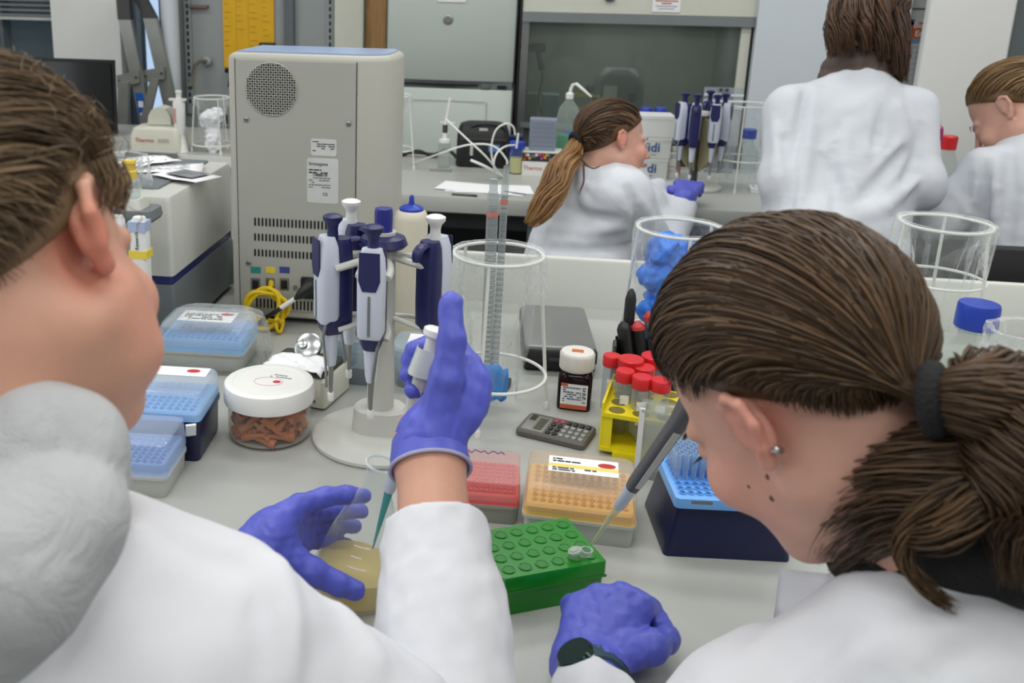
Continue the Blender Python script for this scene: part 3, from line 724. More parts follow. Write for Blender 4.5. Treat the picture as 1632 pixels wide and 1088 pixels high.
MB().lathe([(.0125, .308), (.0128, .336), (.0118, .342), (.005, .343)], 24).build('cap', mat('navy_cap', (36, 42, 128), .35), cs)
MB().lathe([(.03, .288), (.034, .292), (.03, .302), (.018, .306)], 24).build('holder_plate', M_pipn, cs)
angs = [R_(200), R_(268), R_(4), R_(140)]
for a_ in angs:
    for z_, l_, w_ in ((.276, .054, .009), (.188, .050, .006)):
        d_ = Vector((math.cos(a_), math.sin(a_), 0)); n_ = Vector((-d_.y, d_.x, 0))
        for s_ in (-1, 1):
            pts = [d_*.012+n_*s_*.004, d_*.035+n_*s_*.014, d_*(l_)+n_*s_*.018, d_*(l_+.014)+n_*s_*.0175]
            MB().tube([p+Vector((0, 0, z_-.004*(k/3))) for k, p in enumerate(smoothpath(pts, 3))], w_*.8, 8, flat=.7).build('arm', M_lgrey, cs)
PIPG = 'pipettes on the near carousel'
plab = ['navy and white pipette hanging at the left of the near carousel', 'white fronted pipette hanging at the front of the near carousel', 'pipette turned away showing its navy back on the near carousel', 'pipette with white button half hidden behind the left one on the near carousel']
proto = None
for i, a_ in enumerate(angs):
    rr_ = .072; p = Vector(cs.location)+Vector((rr_*math.cos(a_), rr_*math.sin(a_), .066 if i != 3 else .072))
    face = [R_(212), R_(268), R_(65), R_(140)][i]
    pipette('pipette', plab[i], p, (0, 0, face), PIPG, M_white if i in (2, 3) else None)

# ---- jar of brown tips
jr = thing('tip_jar', 'round clear jar with white screw lid full of brown tips', 'jar', (-.35, 1.246, .9))
MB().lathe([(.056, .0), (.0595, .003), (.0595, .060)], 48, cap1=False).build('glass', clear('jar_plastic', (240, 236, 230), .07, .08, edge=.5), jr)
MB().lathe([(.054, .0025), (.057, .004)], 40).build('floor_plate', clear('jar_floor', (225, 220, 215), .3, .2), jr)
lid = MB().lathe([(.0605, .0545), (.0645, .0555), (.065, .058), (.065, .078), (.0635, .082), (.0600, .0835), (.052, .0835), (.051, .0825), (.001, .0825)], 56).build('lid', mat('lid_white', (233, 233, 230), .35, var=.01), jr)
lines('pencil_note', lid, TR((.016, .018, .0827), (0, 0, -.12)), .036, .014, 2, mat('pencil', (130, 132, 140), .7), 8, fill=.4)
MB().sphere((.012, -.002, .0828), (.006, .0045, .0008)).build('red_mark', mat('marker_red', (190, 40, 70), .6), lid)
MB().ring((.0, -.003, .0827), .021, .0004, 30, 4, ey=.7).build('red_pencil_ring', mat('pencil_pink', (226, 150, 150), .7), lid)
M_tipb = clear('brown_tip', (228, 160, 112), .72, .35, body=(216, 138, 84), edge=.3)
tip_me = MB().loft([[(r_*math.cos(2*PI*i/12), r_*math.sin(2*PI*i/12), z_) for i in range(12)] for r_, z_ in ((.0022, 0), (.0060, .030), (.0070, .031), (.0072, .038), (.0055, .038), (.0050, .031))], True, False).mesh('tip', M_tipb)
rj = random.Random(4); placed = []
for i in range(130):
    for tr in range(40):
        a_ = rj.random()*6.283; r_ = .047*math.sqrt(rj.random()*.75+.25) if i < 95 else .025*rj.random(); z_ = .009+.042*rj.random()
        c_ = Vector((r_*math.cos(a_), r_*math.sin(a_), z_))
        if all((c_-q).length > .0105 for q in placed): break
    placed.append(c_)
    for tr in range(40):
        e_ = Euler((rj.choice((-1, 1))*R_(90+rj.uniform(-50, 50)), rj.uniform(-.3, .3), rj.uniform(0, 6.28)))
        d_ = Vector(e_.to_matrix() @ Vector((0, 0, .019)))
        if max(((c_+d_).xy.length, (c_-d_).xy.length)) < .054 and .007 < min((c_+d_).z, (c_-d_).z) and max((c_+d_).z, (c_-d_).z) < .057: break
    else: continue
    o = link('brown_tip', tip_me, None, Vector(jr.location)+c_-d_, e_)
    tag(o, 'brown plastic tip lying in the round jar with white lid', 'pipette tip', 'brown tips in the jar')

# ---- tip boxes
def tipbox(nm, label, loc_, rz, W, D, hb, ht, hl, mb_, mt_, ml_, group=None, dome=.01, step=False, wells=True):
    t = thing(nm, label, 'tip box', loc_, rz, group)
    MB().rr([(0, W*.93, D*.92, .008), (.004, W*.95, D*.94, .009), (hb*.86, W*.97, D*.96, .009), (hb*.87, W, D, .01), (hb, W, D, .01)]).build('base', mb_, t)
    MB().rr([(hb, W*.985, D*.98, .008), (hb+ht*.8, W*.965, D*.955, .008), (hb+ht, W*.93, D*.90, .006)]).build('tray', mt_, t)
    if wells:
        mw = MB(); nx, ny = 12, 8
        for i in range(nx):
            for j in range(ny):
                mw.lathe([(.0034, hb+ht), (.0034, hb+ht+.0025), (.0022, hb+ht+.0025), (.002, hb+ht+.0005)], 7, ((i-5.5)*W*.072, (j-3.5)*D*.105), cap0=False)
        mw.build('tip_wells', mt_, t)
    if ml_:
        z0 = hb+ht*.45; z1 = hb+ht+hl
        MB().rr([(z0, W*.998, D*.998, .01), (z0+.002, W, D, .01), (z1-dome, W*.97, D*.96, .01), (z1-dome*.3, W*.95, D*.93, .014), (z1, W*.9, D*.86, .016)], cap0=False).build('lid', ml_, t)
    return t
M_bluetray = mat('blue_tray', (140, 190, 238), .4, var=.03); M_navyb = mat('navy_box', (16, 22, 62), .32, var=.05)
M_lidblue = clear('lid_bluish', (244, 249, 252), .26, .16, body=(226, 236, 246), edge=.4)
M_redtray = mat('red_tray', (226, 92, 100), .4, var=.04); M_lidpink = clear('lid_pinkish', (246, 226, 224), .22, .14, body=(236, 214, 210), edge=.4)
M_ortray = mat('orange_tray', (232, 188, 108), .4, var=.03); M_lidor = clear('lid_clear', (244, 238, 228), .2, .14, body=(228, 220, 205), edge=.4)
M_gbox = mat('grey_box', (186, 187, 182), .4, var=.02)
# far left box wrapped in film
A = tipbox('tip_box', 'blue tip box with domed clear lid wrapped in film beside the beige machine', (-.528, 1.505, .9), R_(2), .150, .115, .033, .02, .022, M_gbox, M_bluetray, M_lidblue, dome=.014)
lb_ = MB().box(-.05, .045, -.022, .03, .0755, .0759).build('label_sheet', M_paper, A, smooth=0)
lines('print', lb_, TR((-.008, .002, .076)), .07, .03, 4, M_ink, 21); MB().sphere((.028, .018, .076), (.012, .007, .0004)).build('logo', M_inkr, lb_)
MB().rr([(.0, .178, .14, .02), (.006, .184, .146, .025), (.05, .176, .14, .03), (.076, .158, .124, .03), (.084, .13, .1, .03)], (.008, -.002)).build('film_wrap', M_film, A)
# middle box: navy base
B = tipbox('tip_box', 'blue tip box on a navy base behind the front left box', (-.492, 1.190, .9), R_(3), .145, .108, .06, .012, .026, M_navyb, M_bluetray, M_lidblue, dome=.006)
MB().box(-.025, .02, -.0575, -.053, .05, .062).build('latch', M_clear, B, smooth=0)
lb_ = MB().box(-.03, .062, .012, .042, .0985, .0989).build('label_sheet', M_paper, B, smooth=0)
MB().sphere((.04, .03, .0991), (.01, .006, .0004)).build('logo', M_inkr, lb_)
# front box
C_ = tipbox('tip_box', 'front left tip box with smoky blue lid beside the grey hood', (-.494, 1.082, .9), R_(3), .13, .092, .03, .016, .028, M_gbox, mat('pale_blue_tray', (168, 190, 222), .4, var=.05), clear('lid_smoke', (226, 235, 248), .28, .12, body=(200, 214, 238), edge=.4), dome=.002)
MB().rr([(.0, .014, .004, .001), (.018, .014, .004, .001)]).xf(TR((.069, .046, .046), (.3, 0, .4))).build('tape_flag', M_white, C_)
# red and orange boxes behind the green rack
D_ = tipbox('tip_box', 'pink red tip box with handwriting beside the orange one', (-.028, 1.102, .9), R_(1), .084, .092, .026, .012, .018, clear('box_clear', (232, 234, 226), .5, .2, body=(206, 206, 196)), M_redtray, M_lidpink, dome=.002)
MB().tube(smoothpath([(-.030+.0042*i, .034+.0035*math.sin(i*2.4)+.0015*math.sin(i*5.1), .0564) for i in range(13)], 4), .0006, 5).build('blue_handwriting', M_inkb, D_)
E_ = tipbox('tip_box', 'orange tip box with clear lid and printed label', (.0865, 1.088, .9), R_(-3), .134, .112, .03, .014, .021, M_gbox, M_ortray, M_lidor, dome=.005)
lb_ = MB().box(-.040, .045, -.006, .034, .0654, .0659).build('label_sheet', M_paper, E_, smooth=0)
MB().box(-.040, .045, .006, .014, .066, .0662).build('yellow_band', mat('label_yellow', (238, 214, 110), .6), lb_, smooth=0)
lines('print', lb_, TR((-.01, .024, .0661)), .05, .012, 2, M_ink, 31); lines('print', lb_, TR((.0, .001, .0661)), .07, .01, 2, M_ink, 32)
MB().sphere((.031, .020, .0663), (.011, .006, .0004)).build('logo', M_inkr, lb_)
# navy box at the right with tips standing in the tray
N_ = thing('tip_box', 'open navy tip box with light blue tray of standing tips', 'tip box', (.250, 1.09, .9), R_(5))
MB().rr([(0, .145, .118, .006), (.004, .146, .118, .008), (.02, .140, .112, .008), (.061, .122, .1, .008)]).build('base', M_navyb, N_)
tr = MB().rr([(.060, .128, .108, .006), (.064, .129, .109, .006), (.072, .127, .107, .006), (.073, .122, .102, .006)]).build('tray', mat('tray_blue', (116, 176, 240), .38), N_)
mw = MB(); mh = MB()
for i in range(12):
    for j in range(8):
        c_ = ((i-5.5)*.0098, (j-3.5)*.0108-.004)
        mw.lathe([(.0044, .073), (.0044, .0748), (.0034, .0748), (.0032, .0735)], 8, c_, cap0=False); mh.lathe([(.0032, .0733), (.0032, .0737)], 8, c_)
mw.build('tip_wells', _mats['tray_blue'], N_); mh.build('well_holes', mat('well_dark', (46, 92, 160), .5), N_)
MB().box(-.046, -.022, -.0542, -.0538, .0645, .0705).build('label_plate', M_hoodg, N_, smooth=0)
text_mesh('lettering', 'FILTER', .006, M_inkb, N_, TR((.032, -.0546, .068), (R_(90), 0, 0)), .0002)
M_tipc = clear('clear_tip', (228, 240, 250), .3, .2, body=(214, 230, 246), edge=.5)
t_me = MB().lathe([(.0012, -.03), (.0026, -.004), (.0034, .012), (.0042, .014), (.0044, .032), (.0036, .032), (.0034, .02)], 9, cap1=False).mesh('tip', M_tipc)
Rn = Matrix.Rotation(R_(5), 4, 'Z')
for i in range(12):
    for j in range(8):
        if (j < 3) or (j == 3 and i > 9): continue
        p = Vector(N_.location)+Rn @ Vector(((i-5.5)*.0098, (j-3.5)*.0108-.004, .0745))
        o = link('filter_tip', t_me, None, p); tag(o, 'clear filter tip standing in the light blue tray of the navy box', 'pipette tip', 'tips in the navy box')
# ================================================================== FOREGROUND BENCH: smaller things
# ---- small white device with dark top, silver disc and a tissue on it
wd = thing('heating_block', 'small white device with dark top behind the white lidded jar', 'device', (-.333, 1.392, .9), R_(-14))
MB().rr([(.004, .118, .096, .006), (.046, .118, .096, .008), (.05, .112, .09, .01)]).build('case', M_offw, wd)
MB().rr([(.05, .108, .086, .008), (.056, .104, .082, .008)]).build('dark_top', M_dkgrey, wd)
for sx in (-1, 1):
    for sy in (-1, 1): MB().lathe([(.006, 0), (.006, .004)], 8, (sx*.045, sy*.035)).build('foot', M_black, wd)
MB().box(.03, .044, -.0487, -.048, .012, .017).build('maker_plate', M_hoodg, wd, smooth=0)
dsk = MB().lathe([(.021, 0), (.0225, .002), (.0225, .008), (.019, .010), (.001, .010)], 32).xf(TR((.0, .018, .072), (R_(50), 0, 0))).build('disc', M_chrome, wd)
MB().lathe([(.0085, 0), (.0085, .003), (.006, .004)], 20).xf(TR((-.009, .010, .0795), (R_(50), 0, 0))).build('cap', M_chrome, dsk)
MB().tube([(0, .02, .054), (0, .021, .07)], .005, 10).build('bracket', M_chrome, wd)
tis = thing('paper_tissue', 'crumpled white tissue on the small white device', 'tissue', (-.338, 1.362, .9565), R_(-10))
rings = []
rt = random.Random(3)
for i in range(15):
    u = -.05+.1*i/14
    rings.append([(u+.004*rt.random(), -.03+.056*j/9+.004*rt.random(), .004+.009*abs(math.sin(u*60+j*.7))*(1-abs(u)*9)+.003*rt.random()-max(0, abs(u)-.044)*.6) for j in range(10)])
o = MB().loft(rings, False, False, False).build('tissue', M_paper, tis); mo = o.modifiers.new('t', 'SOLIDIFY'); mo.thickness = .001

# ---- tubs, bag and foil behind the carousel
M_tub = clear('tub_clear', (222, 230, 236), .3, .2, body=(200, 212, 220), edge=.45)
def tub(loc_, W, D, H, label, rz=0):
    t = thing('plastic_tub', label, 'tub', loc_, rz)
    MB().rr([(0, W*.8, D*.8, .015), (.003, W*.84, D*.84, .018), (H*.72, W*.95, D*.95, .022), (H*.73, W, D, .024), (H*.8, W, D, .024)], cap1=False).build('body', M_tub, t)
    MB().rr([(H*.8, W*1.02, D*1.02, .024), (H*.95, W*1.02, D*1.02, .024), (H, W*.94, D*.94, .022)]).build('lid', M_tub, t)
    return t
tub((-.262, 1.475, .9), .085, .085, .082, 'clear plastic tub left of the carousel post')
t_ = tub((-.158, 1.480, .9), .088, .09, .07, 'clear plastic tub with red mark right of the carousel post')
MB().box(-.02, .028, -.02, .03, .0702, .0706).build('label_sheet', M_paper, t_, smooth=0); MB().sphere((.015, .02, .071), (.011, .005, .0004)).build('red_mark', M_inkr, t_)
bg_ = thing('sample_bag', 'clear bag of greenish yellow beads on the plastic tub', 'bag', (-.262, 1.475, .983))
M_bead = mat('greenish_beads', (186, 186, 150), .55, var=.25, scale=160, bump=.3, bscale=200)
MB().sphere((0, 0, .032), (.036, .036, .032), 20, 12).build('contents', M_bead, bg_)
MB().lathe([(.034, 0), (.042, .012), (.042, .05), (.03, .068), (.018, .078)], 18).build('film', M_film, bg_)
MB().lathe([(.008, .055), (.02, .058), (.02, .066)], 14).build('green_label', mat('leaf_green', (120, 178, 130), .5), bg_)
rf = random.Random(9); mbf = MB(); rings = []
for j in range(9):
    rings.append([((.018+.011*math.sin(j*.6)+.007*rf.random())*math.cos(2*PI*i/14), (.012+.006*rf.random())*math.sin(2*PI*i/14), .008*j) for i in range(14)])
fo = thing('foil_wrap', 'crumpled aluminium foil behind the left pipette of the near carousel', 'foil', (-.30, 1.52, .985))
mbf.loft(rings).build('foil', M_foil, fo, smooth=0)
pk = thing('glass_beaker', 'clear beaker covered with foil beside the plastic tub', 'beaker', (-.30, 1.535, .9))
MB().lathe([(.026, 0), (.028, .003), (.028, .084)], 24).build('wall', M_tub, pk)

# ---- wire baskets with clear bags
def basket(loc_, rz, label, R0=.091, R1=.066, H=.254, tilt=None, zr=.066, bag=True, group='wire waste baskets'):
    t = thing('wire_basket', label, 'basket', loc_, rz, group)
    MB().ring((0, 0, H), R1, .0026, 44, 8).build('top_ring', M_wire, t)
    rl = R0+(R1-R0)*zr/H; MB().ring((0, 0, zr), rl-.004, .0026, 44, 8).build('lower_ring', M_wire, t)
    for k in range(3):
        a_ = 2*PI*k/3; d_ = Vector((math.cos(a_), math.sin(a_), 0))
        lg = MB().tube([d_*R0+Vector((0, 0, .004)), d_*R1+Vector((0, 0, H))], .0027, 8).build('leg', M_wire, t)
        MB().lathe([(.0045, 0), (.0045, .010), (.003, .012)], 10, (R0*d_.x, R0*d_.y)).build('foot_cap', M_wire, lg)
    return t
def bag_mesh(R1, H, depth, seed, over=.03, wob_=.012, taper=.62):
    r = random.Random(seed); n = 40; rings = []; ph = [r.random()*6 for _ in range(6)]
    lev = [(R1+.006, H-over), (R1+.008, H-.006), (R1+.005, H+.005), (R1-.004, H+.004), (R1-.008, H-.012)]
    K = 9
    for k in range(1, K+1):
        f_ = k/K; lev.append((R1*(1-f_*(1-taper))-.008, H-.012-depth*f_))
    lev.append((.004, H-.014-depth))
    for j, (rad, z) in enumerate(lev):
        ring = []
        for i in range(n):
            a_ = 2*PI*i/n; A_ = wob_*(.25 if 0 < j < 5 else 1)*min(1, rad/.03)
            dr = A_*(math.sin(3*a_+ph[0]+j*.35)*.5+math.sin(7*a_+ph[1]-j*.5)*.35+math.sin(11*a_+ph[2]+j*.2)*.3+.25*(r.random()-.5))
            ring.append(((rad+dr)*math.cos(a_), (rad+dr)*math.sin(a_), z+(.006*math.sin(5*a_+ph[3]) if j == 0 else 0)))
        rings.append(ring)
    return MB().loft(rings, False, True)
bk1p = Vector((-.035, 1.378, .9))
ang0 = math.atan2(1.288-1.378, -.05+.035)
bk1 = basket(bk1p, ang0, 'white wire basket with clear bag holding graduated pipettes')
b_ = thing('waste_bag', 'clear waste bag hanging inside the basket with graduated pipettes', 'bag', bk1p)
bag_mesh(.066, .254, .215, 5, over=.05).build('film', M_filmw, b_)
def sero(nm, label, a, b, r):
    t = thing(nm, label, 'pipette', a); d_ = Vector(b)-Vector(a); L_ = d_.length; M4 = frame((0, 0, 0), d_)
    MB().lathe([(r*.35, 0), (r*.9, .02), (r, .03), (r, L_*.93), (r*.7, L_*.95), (r*.7, L_)], 14).xf(M4).build('tube', clear('pipette_glass', (232, 236, 236), .3, .08, body=(196, 202, 204), edge=.5), t)
    mg = MB()
    for k in range(34):
        z_ = .04+L_*.78*k/34; mg.lathe([(r*1.02, z_), (r*1.02, z_+.0011)], 10, cap0=False, cap1=False)
    mg.xf(M4).build('graduations', M_hoodg, t)
    MB().lathe([(r*1.04, L_*.84), (r*1.04, L_*.86)], 14, cap0=False, cap1=False).xf(M4).build('red_band', mat('band_red', (196, 120, 112), .6), t)
sero('graduated_pipette', 'thick graduated plastic pipette standing upright in the wire basket', Vector((-.045, 1.375, .925)), aty(787, 285, 1.372), .0085)
sero('graduated_pipette', 'thin graduated pipette leaning right in the wire basket', Vector((-.032, 1.372, .925)), aty(807, 264, 1.40), .0055)
bp = thing('blue_wipe', 'folded bright blue wipe at the bottom of the wire basket bag', 'wipe', (-.036, 1.362, .93), R_(18))
rings = []
for i in range(7): rings.append([(-.024+.008*i, -.008+.003*math.sin(i*1.3+j), .004*math.sin(i*2.1)+.05*j/5+.012*(1-i/6.)*(j == 5)) for j in range(6)])
o = MB().loft(rings, False, False, False).build('sheet', mat('wipe_blue', (40, 140, 224), .6, var=.12, scale=40), bp); o.modifiers.new('t', 'SOLIDIFY').thickness = .006
cbl = thing('black_cable', 'short loop of black cable on the bench under the wire basket', 'cable', tuple(at(785, 620)))
MB().tube([Vector(p)-Vector(at(785, 620)) for p in smoothpath([at(745, 615)+Vector((0, 0, .004)), at(775, 628)+Vector((0, 0, .004)), at(806, 622)+Vector((0, 0, .004)), at(812, 608)+Vector((0, 0, .004))])], .0035, 8).build('lead', M_black, cbl)

bk2p = Vector((.256, 1.600, .9))
bk2 = basket(bk2p, R_(35), 'white wire basket with bag of blue gloves behind the pens', R1=.069)
b_ = thing('waste_bag', 'clear waste bag stuffed with blue gloves', 'bag', bk2p)
bag_mesh(.069, .254, .2, 11, over=.09, taper=.72).build('film', M_filmw, b_)
gl_m = mat('glove_waste_blue', (48, 124, 226), .5, var=.2, scale=45)
for k, (x_, y_, z_, s_) in enumerate(((-.018, -.014, .062, .040), (.020, -.01, .080, .040), (-.022, -.014, .118, .042), (.018, -.016, .14, .042), (-.022, -.018, .172, .044), (.022, -.010, .195, .042), (-.022, -.014, .218, .040))):
    def fn(p, x_=x_, y_=y_, z_=z_, s_=s_, k=k):
        c_ = bk2p+Vector((x_, y_, z_)); return s_ell(p, c_, (s_*.85, s_*.8, s_*.8))+.0075*wob(p, 95, 30+k)+.004*wob(p, 220, 50+k)
    c_ = bk2p+Vector((x_, y_, z_)); o = soft('crumpled_glove', fn, c_-Vector((.06,)*3), c_+Vector((.06,)*3), .0032, gl_m, None, .01)
    tag(o, 'crumpled bright blue glove stuffed in the clear bag', 'glove', 'used gloves in the basket bag')
bk3p = Vector((.70, 1.69, .9))
basket(bk3p, R_(70), 'empty white wire basket with clear bag right behind the near pony-tailed head', R1=.070, H=.265, zr=.17)
b_ = thing('waste_bag', 'clear empty waste bag in the basket near the black chair back', 'bag', bk3p)
bag_mesh(.070, .265, .2, 23, over=.08, taper=.5, wob_=.016).build('film', M_filmw, b_)

# ---- closed laptop on a black stand
lp = thing('laptop', 'closed grey laptop behind the wire basket', 'laptop', (.068, 1.66, .9), R_(3))
MB().rr([(.004, .122, .20, .006), (.018, .122, .20, .006)]).build('stand', M_black, lp)
MB().rr([(.018, .118, .20, .006), (.022, .124, .225, .008), (.04, .124, .225, .008), (.044, .120, .22, .01)]).build('body', mat('laptop_black', (34, 34, 36), .4), lp)
MB().rr([(.044, .12, .222, .01), (.048, .118, .22, .01), (.0495, .112, .214, .012)]).build('lid', mat('laptop_grey', (128, 130, 130), .35, .3, var=.03), lp)
MB().box(-.02, .02, -.115, -.112, .026, .031).build('latch', M_dkgrey, lp, smooth=0)
for sx in (-1, 1):
    for sy in (-1, 1): MB().box(sx*.05-.006, sx*.05+.006, sy*.09-.006, sy*.09+.006, 0, .004).build('foot', M_black, lp, smooth=0)

# ---- brown media bottle
mbt = thing('reagent_bottle', 'square dark reagent bottle with white ribbed cap and printed label', 'bottle', (.094, 1.432, .9), R_(-6))
MB().rr([(0, .048, .048, .006), (.003, .052, .052, .009), (.05, .052, .052, .009), (.058, .046, .046, .014), (.064, .036, .036, .017)]).build('body', clear('amber_glass', (120, 90, 100), .45, .08, body=(40, 22, 26), edge=.4), mbt)
MB().rr([(.003, .048, .048, .007), (.040, .048, .048, .007), (.042, .046, .046, .007)]).build('liquid', mat('dark_liquid', (38, 14, 14), .2), mbt)
cp = MB().lathe([(.0255, .062), (.027, .064), (.0265, .088), (.0245, .0905), (.001, .0905)], 40).build('cap', mat('cap_white', (226, 224, 216), .4), mbt)
mr_ = MB()
for i in range(40): a_ = 2*PI*i/40; mr_.box(-.0007, .0007, -.0009, .0009, .066, .087); mr_.v[-8:] = [tuple(Matrix.Translation((.0265*math.cos(a_), .0265*math.sin(a_), 0)) @ Matrix.Rotation(a_, 4, 'Z') @ Vector(v)) for v in mr_.v[-8:]]
mr_.build('ribs', mat('cap_white', (226, 224, 216)), cp, smooth=0)
MB().box(-.009, .009, -.006, .006, .0905, .0909).build('orange_label', mat('label_orange', (196, 104, 46), .5, var=.15, scale=200), cp, smooth=0)
lb_ = MB().box(-.0205, .0205, -.0268, -.0264, .006, .045).build('label_sheet', M_paper, mbt, smooth=0)
MB().box(-.0205, .0205, -.0271, -.0268, .004, .011).build('orange_band', mat('band_orange', (196, 96, 60), .5), lb_, smooth=0)
MB().box(-.0205, -.010, -.0271, -.0268, .041, .046).build('orange_corner', mat('band_orange', (196, 96, 60)), lb_, smooth=0)
lines('print', lb_, FACE(-.003, -.027, .028), .028, .026, 7, mat('print_blue', (70, 90, 130), .7), 41)
lines('barcode', lb_, FACE(.0155, -.027, .028), .005, .026, 12, M_ink, 42, fill=.8)

# ---- calculator
ca = thing('calculator', 'small dark grey pocket calculator lying on the bench', 'calculator', (.064, 1.321, .9), R_(-19))
MB().rr([(0, .100, .064, .006), (.002, .104, .068, .007), (.008, .104, .068, .007), (.0105, .100, .064, .007)]).build('case', mat('calc_grey', (92, 88, 84), .45, var=.04), ca)
MB().rr([(.0105, .034, .052, .003), (.0112, .032, .050, .003)], (-.03, 0)).build('display_bezel', mat('calc_bezel', (136, 134, 128), .4), ca)
MB().box(-.029, -.017, -.022, .018, .0112, .0116).build('display', mat('lcd', (74, 76, 64), .25), ca, smooth=0)
MB().box(-.044, -.035, .006, .024, .0112, .0116).build('solar_cell', mat('solar', (38, 38, 36), .2), ca, smooth=0)
kc = [mat('key_black', (24, 24, 26), .35), mat('key_grey', (150, 156, 152), .4), mat('key_red', (170, 66, 90), .4)]
kme = {}
for i in range(6):
    for j in range(4):
        red = (j == 3 and i < 2); g_ = 2 if red else (1 if (i >= 2 and j < 3) else 0)
        if g_ not in kme: kme[g_] = MB().rr([(0, .0072, .0095, .003), (.0018, .0068, .009, .003), (.0024, .005, .007, .002)], (0, 0), 3).mesh('key', kc[g_])
        link('key', kme[g_], ca, (-.006+i*.0098, -.022+j*.0142, .0105))

# ---- yellow tube rack with red capped tubes
yr_ = thing('tube_rack', 'yellow plastic rack holding red capped tubes', 'rack', (.185, 1.315, .9), R_(-12))
for z_ in (.0, .052):
    MB().rr([(z_+.006, .105, .115, .004), (z_+.012, .105, .115, .004)]).build('plate', M_yel, yr_)
for sx in (-1, 1):
    for sy in (-1, 1): MB().box(sx*.044-.0075, sx*.044+.0075, sy*.052-.003, sy*.052+.003, .01, .060).build('pillar', M_yel, yr_, smooth=0)
MB().box(-.0525, -.0495, -.056, .056, .01, .078).build('end_wall', M_yel, yr_, smooth=0)
MB().box(-.032, .05, -.066, -.056, 0, .01).build('front_foot', M_yel, yr_, smooth=0); MB().box(-.05, .05, .045, .056, 0, .008).build('rear_foot', M_yel, yr_, smooth=0)
for i in range(3):
    for j in range(4): MB().lathe([(.0115, .0641), (.0115, .0645)], 16, (-.033+.033*i, -.042+.028*j)).build('socket', mat('socket_dark', (120, 108, 30), .5), yr_)
M_tubec = clear('tube_clear', (232, 236, 240), .22, .12, body=(208, 212, 222), edge=.5); M_redcap = mat('red_cap', (206, 34, 40), .38, var=.04)
def falcon(pos, r, h, label, zb=.012, white=False):
    t = thing('sample_tube', label, 'tube', (pos[0], pos[1], .9+zb), group='red capped tubes')
    MB().lathe([(.002, 0), (r*.55, .010), (r, .016), (r, h)], 18).build('tube', M_tubec, t)
    MB().box(-r*.5, r*.55, -r*1.06, -r*.98, h*.35, h*.75).build('writing_area', M_paper, t, smooth=0)
    lines('graduations', t, FACE(-.002, -r*1.07, h*.55), r*.6, h*.3, 8, mat('print_grey', (130, 140, 140)), 7, fill=.3)
    MB().lathe([(r*1.1, h-.004), (r*1.14, h-.002), (r*1.14, h+.011), (r*1.05, h+.0125), (.001, h+.0125)], 24).build('cap', M_redcap, t)
    if white: MB().sphere((0, 0, h*.25), (r*.8, r*.8, r*.9)).build('contents', M_white, t)
caps = [((976, 566), .0118, 'narrow red capped tube with white contents, farthest left in the yellow rack', True), ((997, 590), .0118, 'red capped tube at the front left of the yellow rack', False), ((1024, 600), .0125, 'red capped tube at the front right of the yellow rack', False), ((1006, 571), .0165, 'wide red capped tube behind the front left tube', False), ((1027, 584), .0135, 'red capped tube in the middle row of the yellow rack', False), ((1043, 566), .0165, 'wide red capped tube at the back beside the bag of gloves', False), ((1054, 605), .0125, 'red capped tube half hidden by the near pony-tailed head', False)]
for (q, r_, l_, wh) in caps:
    zc = 1.012 if r_ < .016 else 1.018; p = at(q[0], q[1], zc); falcon((p.x, p.y), r_, zc-.9-.012-.0125, l_, .0125, wh)

# ---- pen organiser
og = thing('pen_holder', 'black pen holder with tall side plate behind the dark bottle', 'holder', (.208, 1.49, .9), R_(-4))
MB().rr([(0, .11, .07, .004), (.004, .11, .07, .004)]).build('floor_plate', M_black, og)
MB().prism([(-.05, 0), (.035, 0), (.035, .075), (-.02, .098), (-.05, .098)], -.055, -.0515, 'x').build('side_plate', M_dkgrey, og, smooth=0)
MB().box(-.0515, .055, .031, .035, .004, .085).build('rear_plate', M_black, og, smooth=0)
MB().box(-.0515, .055, -.035, -.031, .004, .06).build('front_plate', M_black, og, smooth=0)
MB().box(.0515, .055, -.031, .031, .004, .085).build('side_plate', M_dkgrey, og, smooth=0)
def pen(a, b, r, m_, label, tipm=None, cap=.35):
    t = thing('marker_pen', label, 'pen', a); d_ = Vector(b)-Vector(a); L_ = d_.length; M4 = frame((0, 0, 0), d_)
    MB().lathe([(r*.7, 0), (r, .004), (r, L_*(1-cap))], 12).xf(M4).build('barrel', m_, t)
    MB().lathe([(r*1.08, L_*(1-cap)), (r*1.1, L_*.9), (r*.8, L_*.96), (r*.3, L_)], 12).xf(M4).build('cap', tipm or m_, t)
    MB().box(-r*.3, r*.3, r*1.08, r*1.35, L_*.7, L_*.97).xf(M4).build('clip', tipm or m_, t, smooth=0)
zb_ = .906
pen((.172, 1.48, zb_), aty(1007, 460, 1.50), .008, M_black, 'black marker pen leaning tallest in the pen holder')
pen((.19, 1.475, zb_), aty(993, 512, 1.48), .0105, M_black, 'thick black marker at the left of the pen holder')
pen((.208, 1.478, zb_), aty(1016, 512, 1.48), .0105, M_black, 'thick black marker beside the grey pen', mat('pen_red', (190, 60, 60), .4), .06)
pen((.232, 1.482, zb_), aty(1033, 496, 1.485), .008, M_hoodg, 'grey pen standing at the right of the pen holder', mat('pen_red', (190, 60, 60)), .05)
# ---- frosted plastic box standing in front of the rack
fz = thing('frosted_box', 'upright frosted plastic box in front of the yellow rack', 'box', (.2095, 1.214, .9), R_(-14))
MB().rr([(0, .072, .026, .004), (.002, .074, .028, .005), (.096, .082, .034, .006), (.098, .085, .037, .006), (.102, .085, .037, .006)], cap1=False).build('wall', M_frost, fz)
MB().box(-.0415, -.0345, -.018, -.015, .0, .1025).build('rib', M_white, fz, smooth=0)

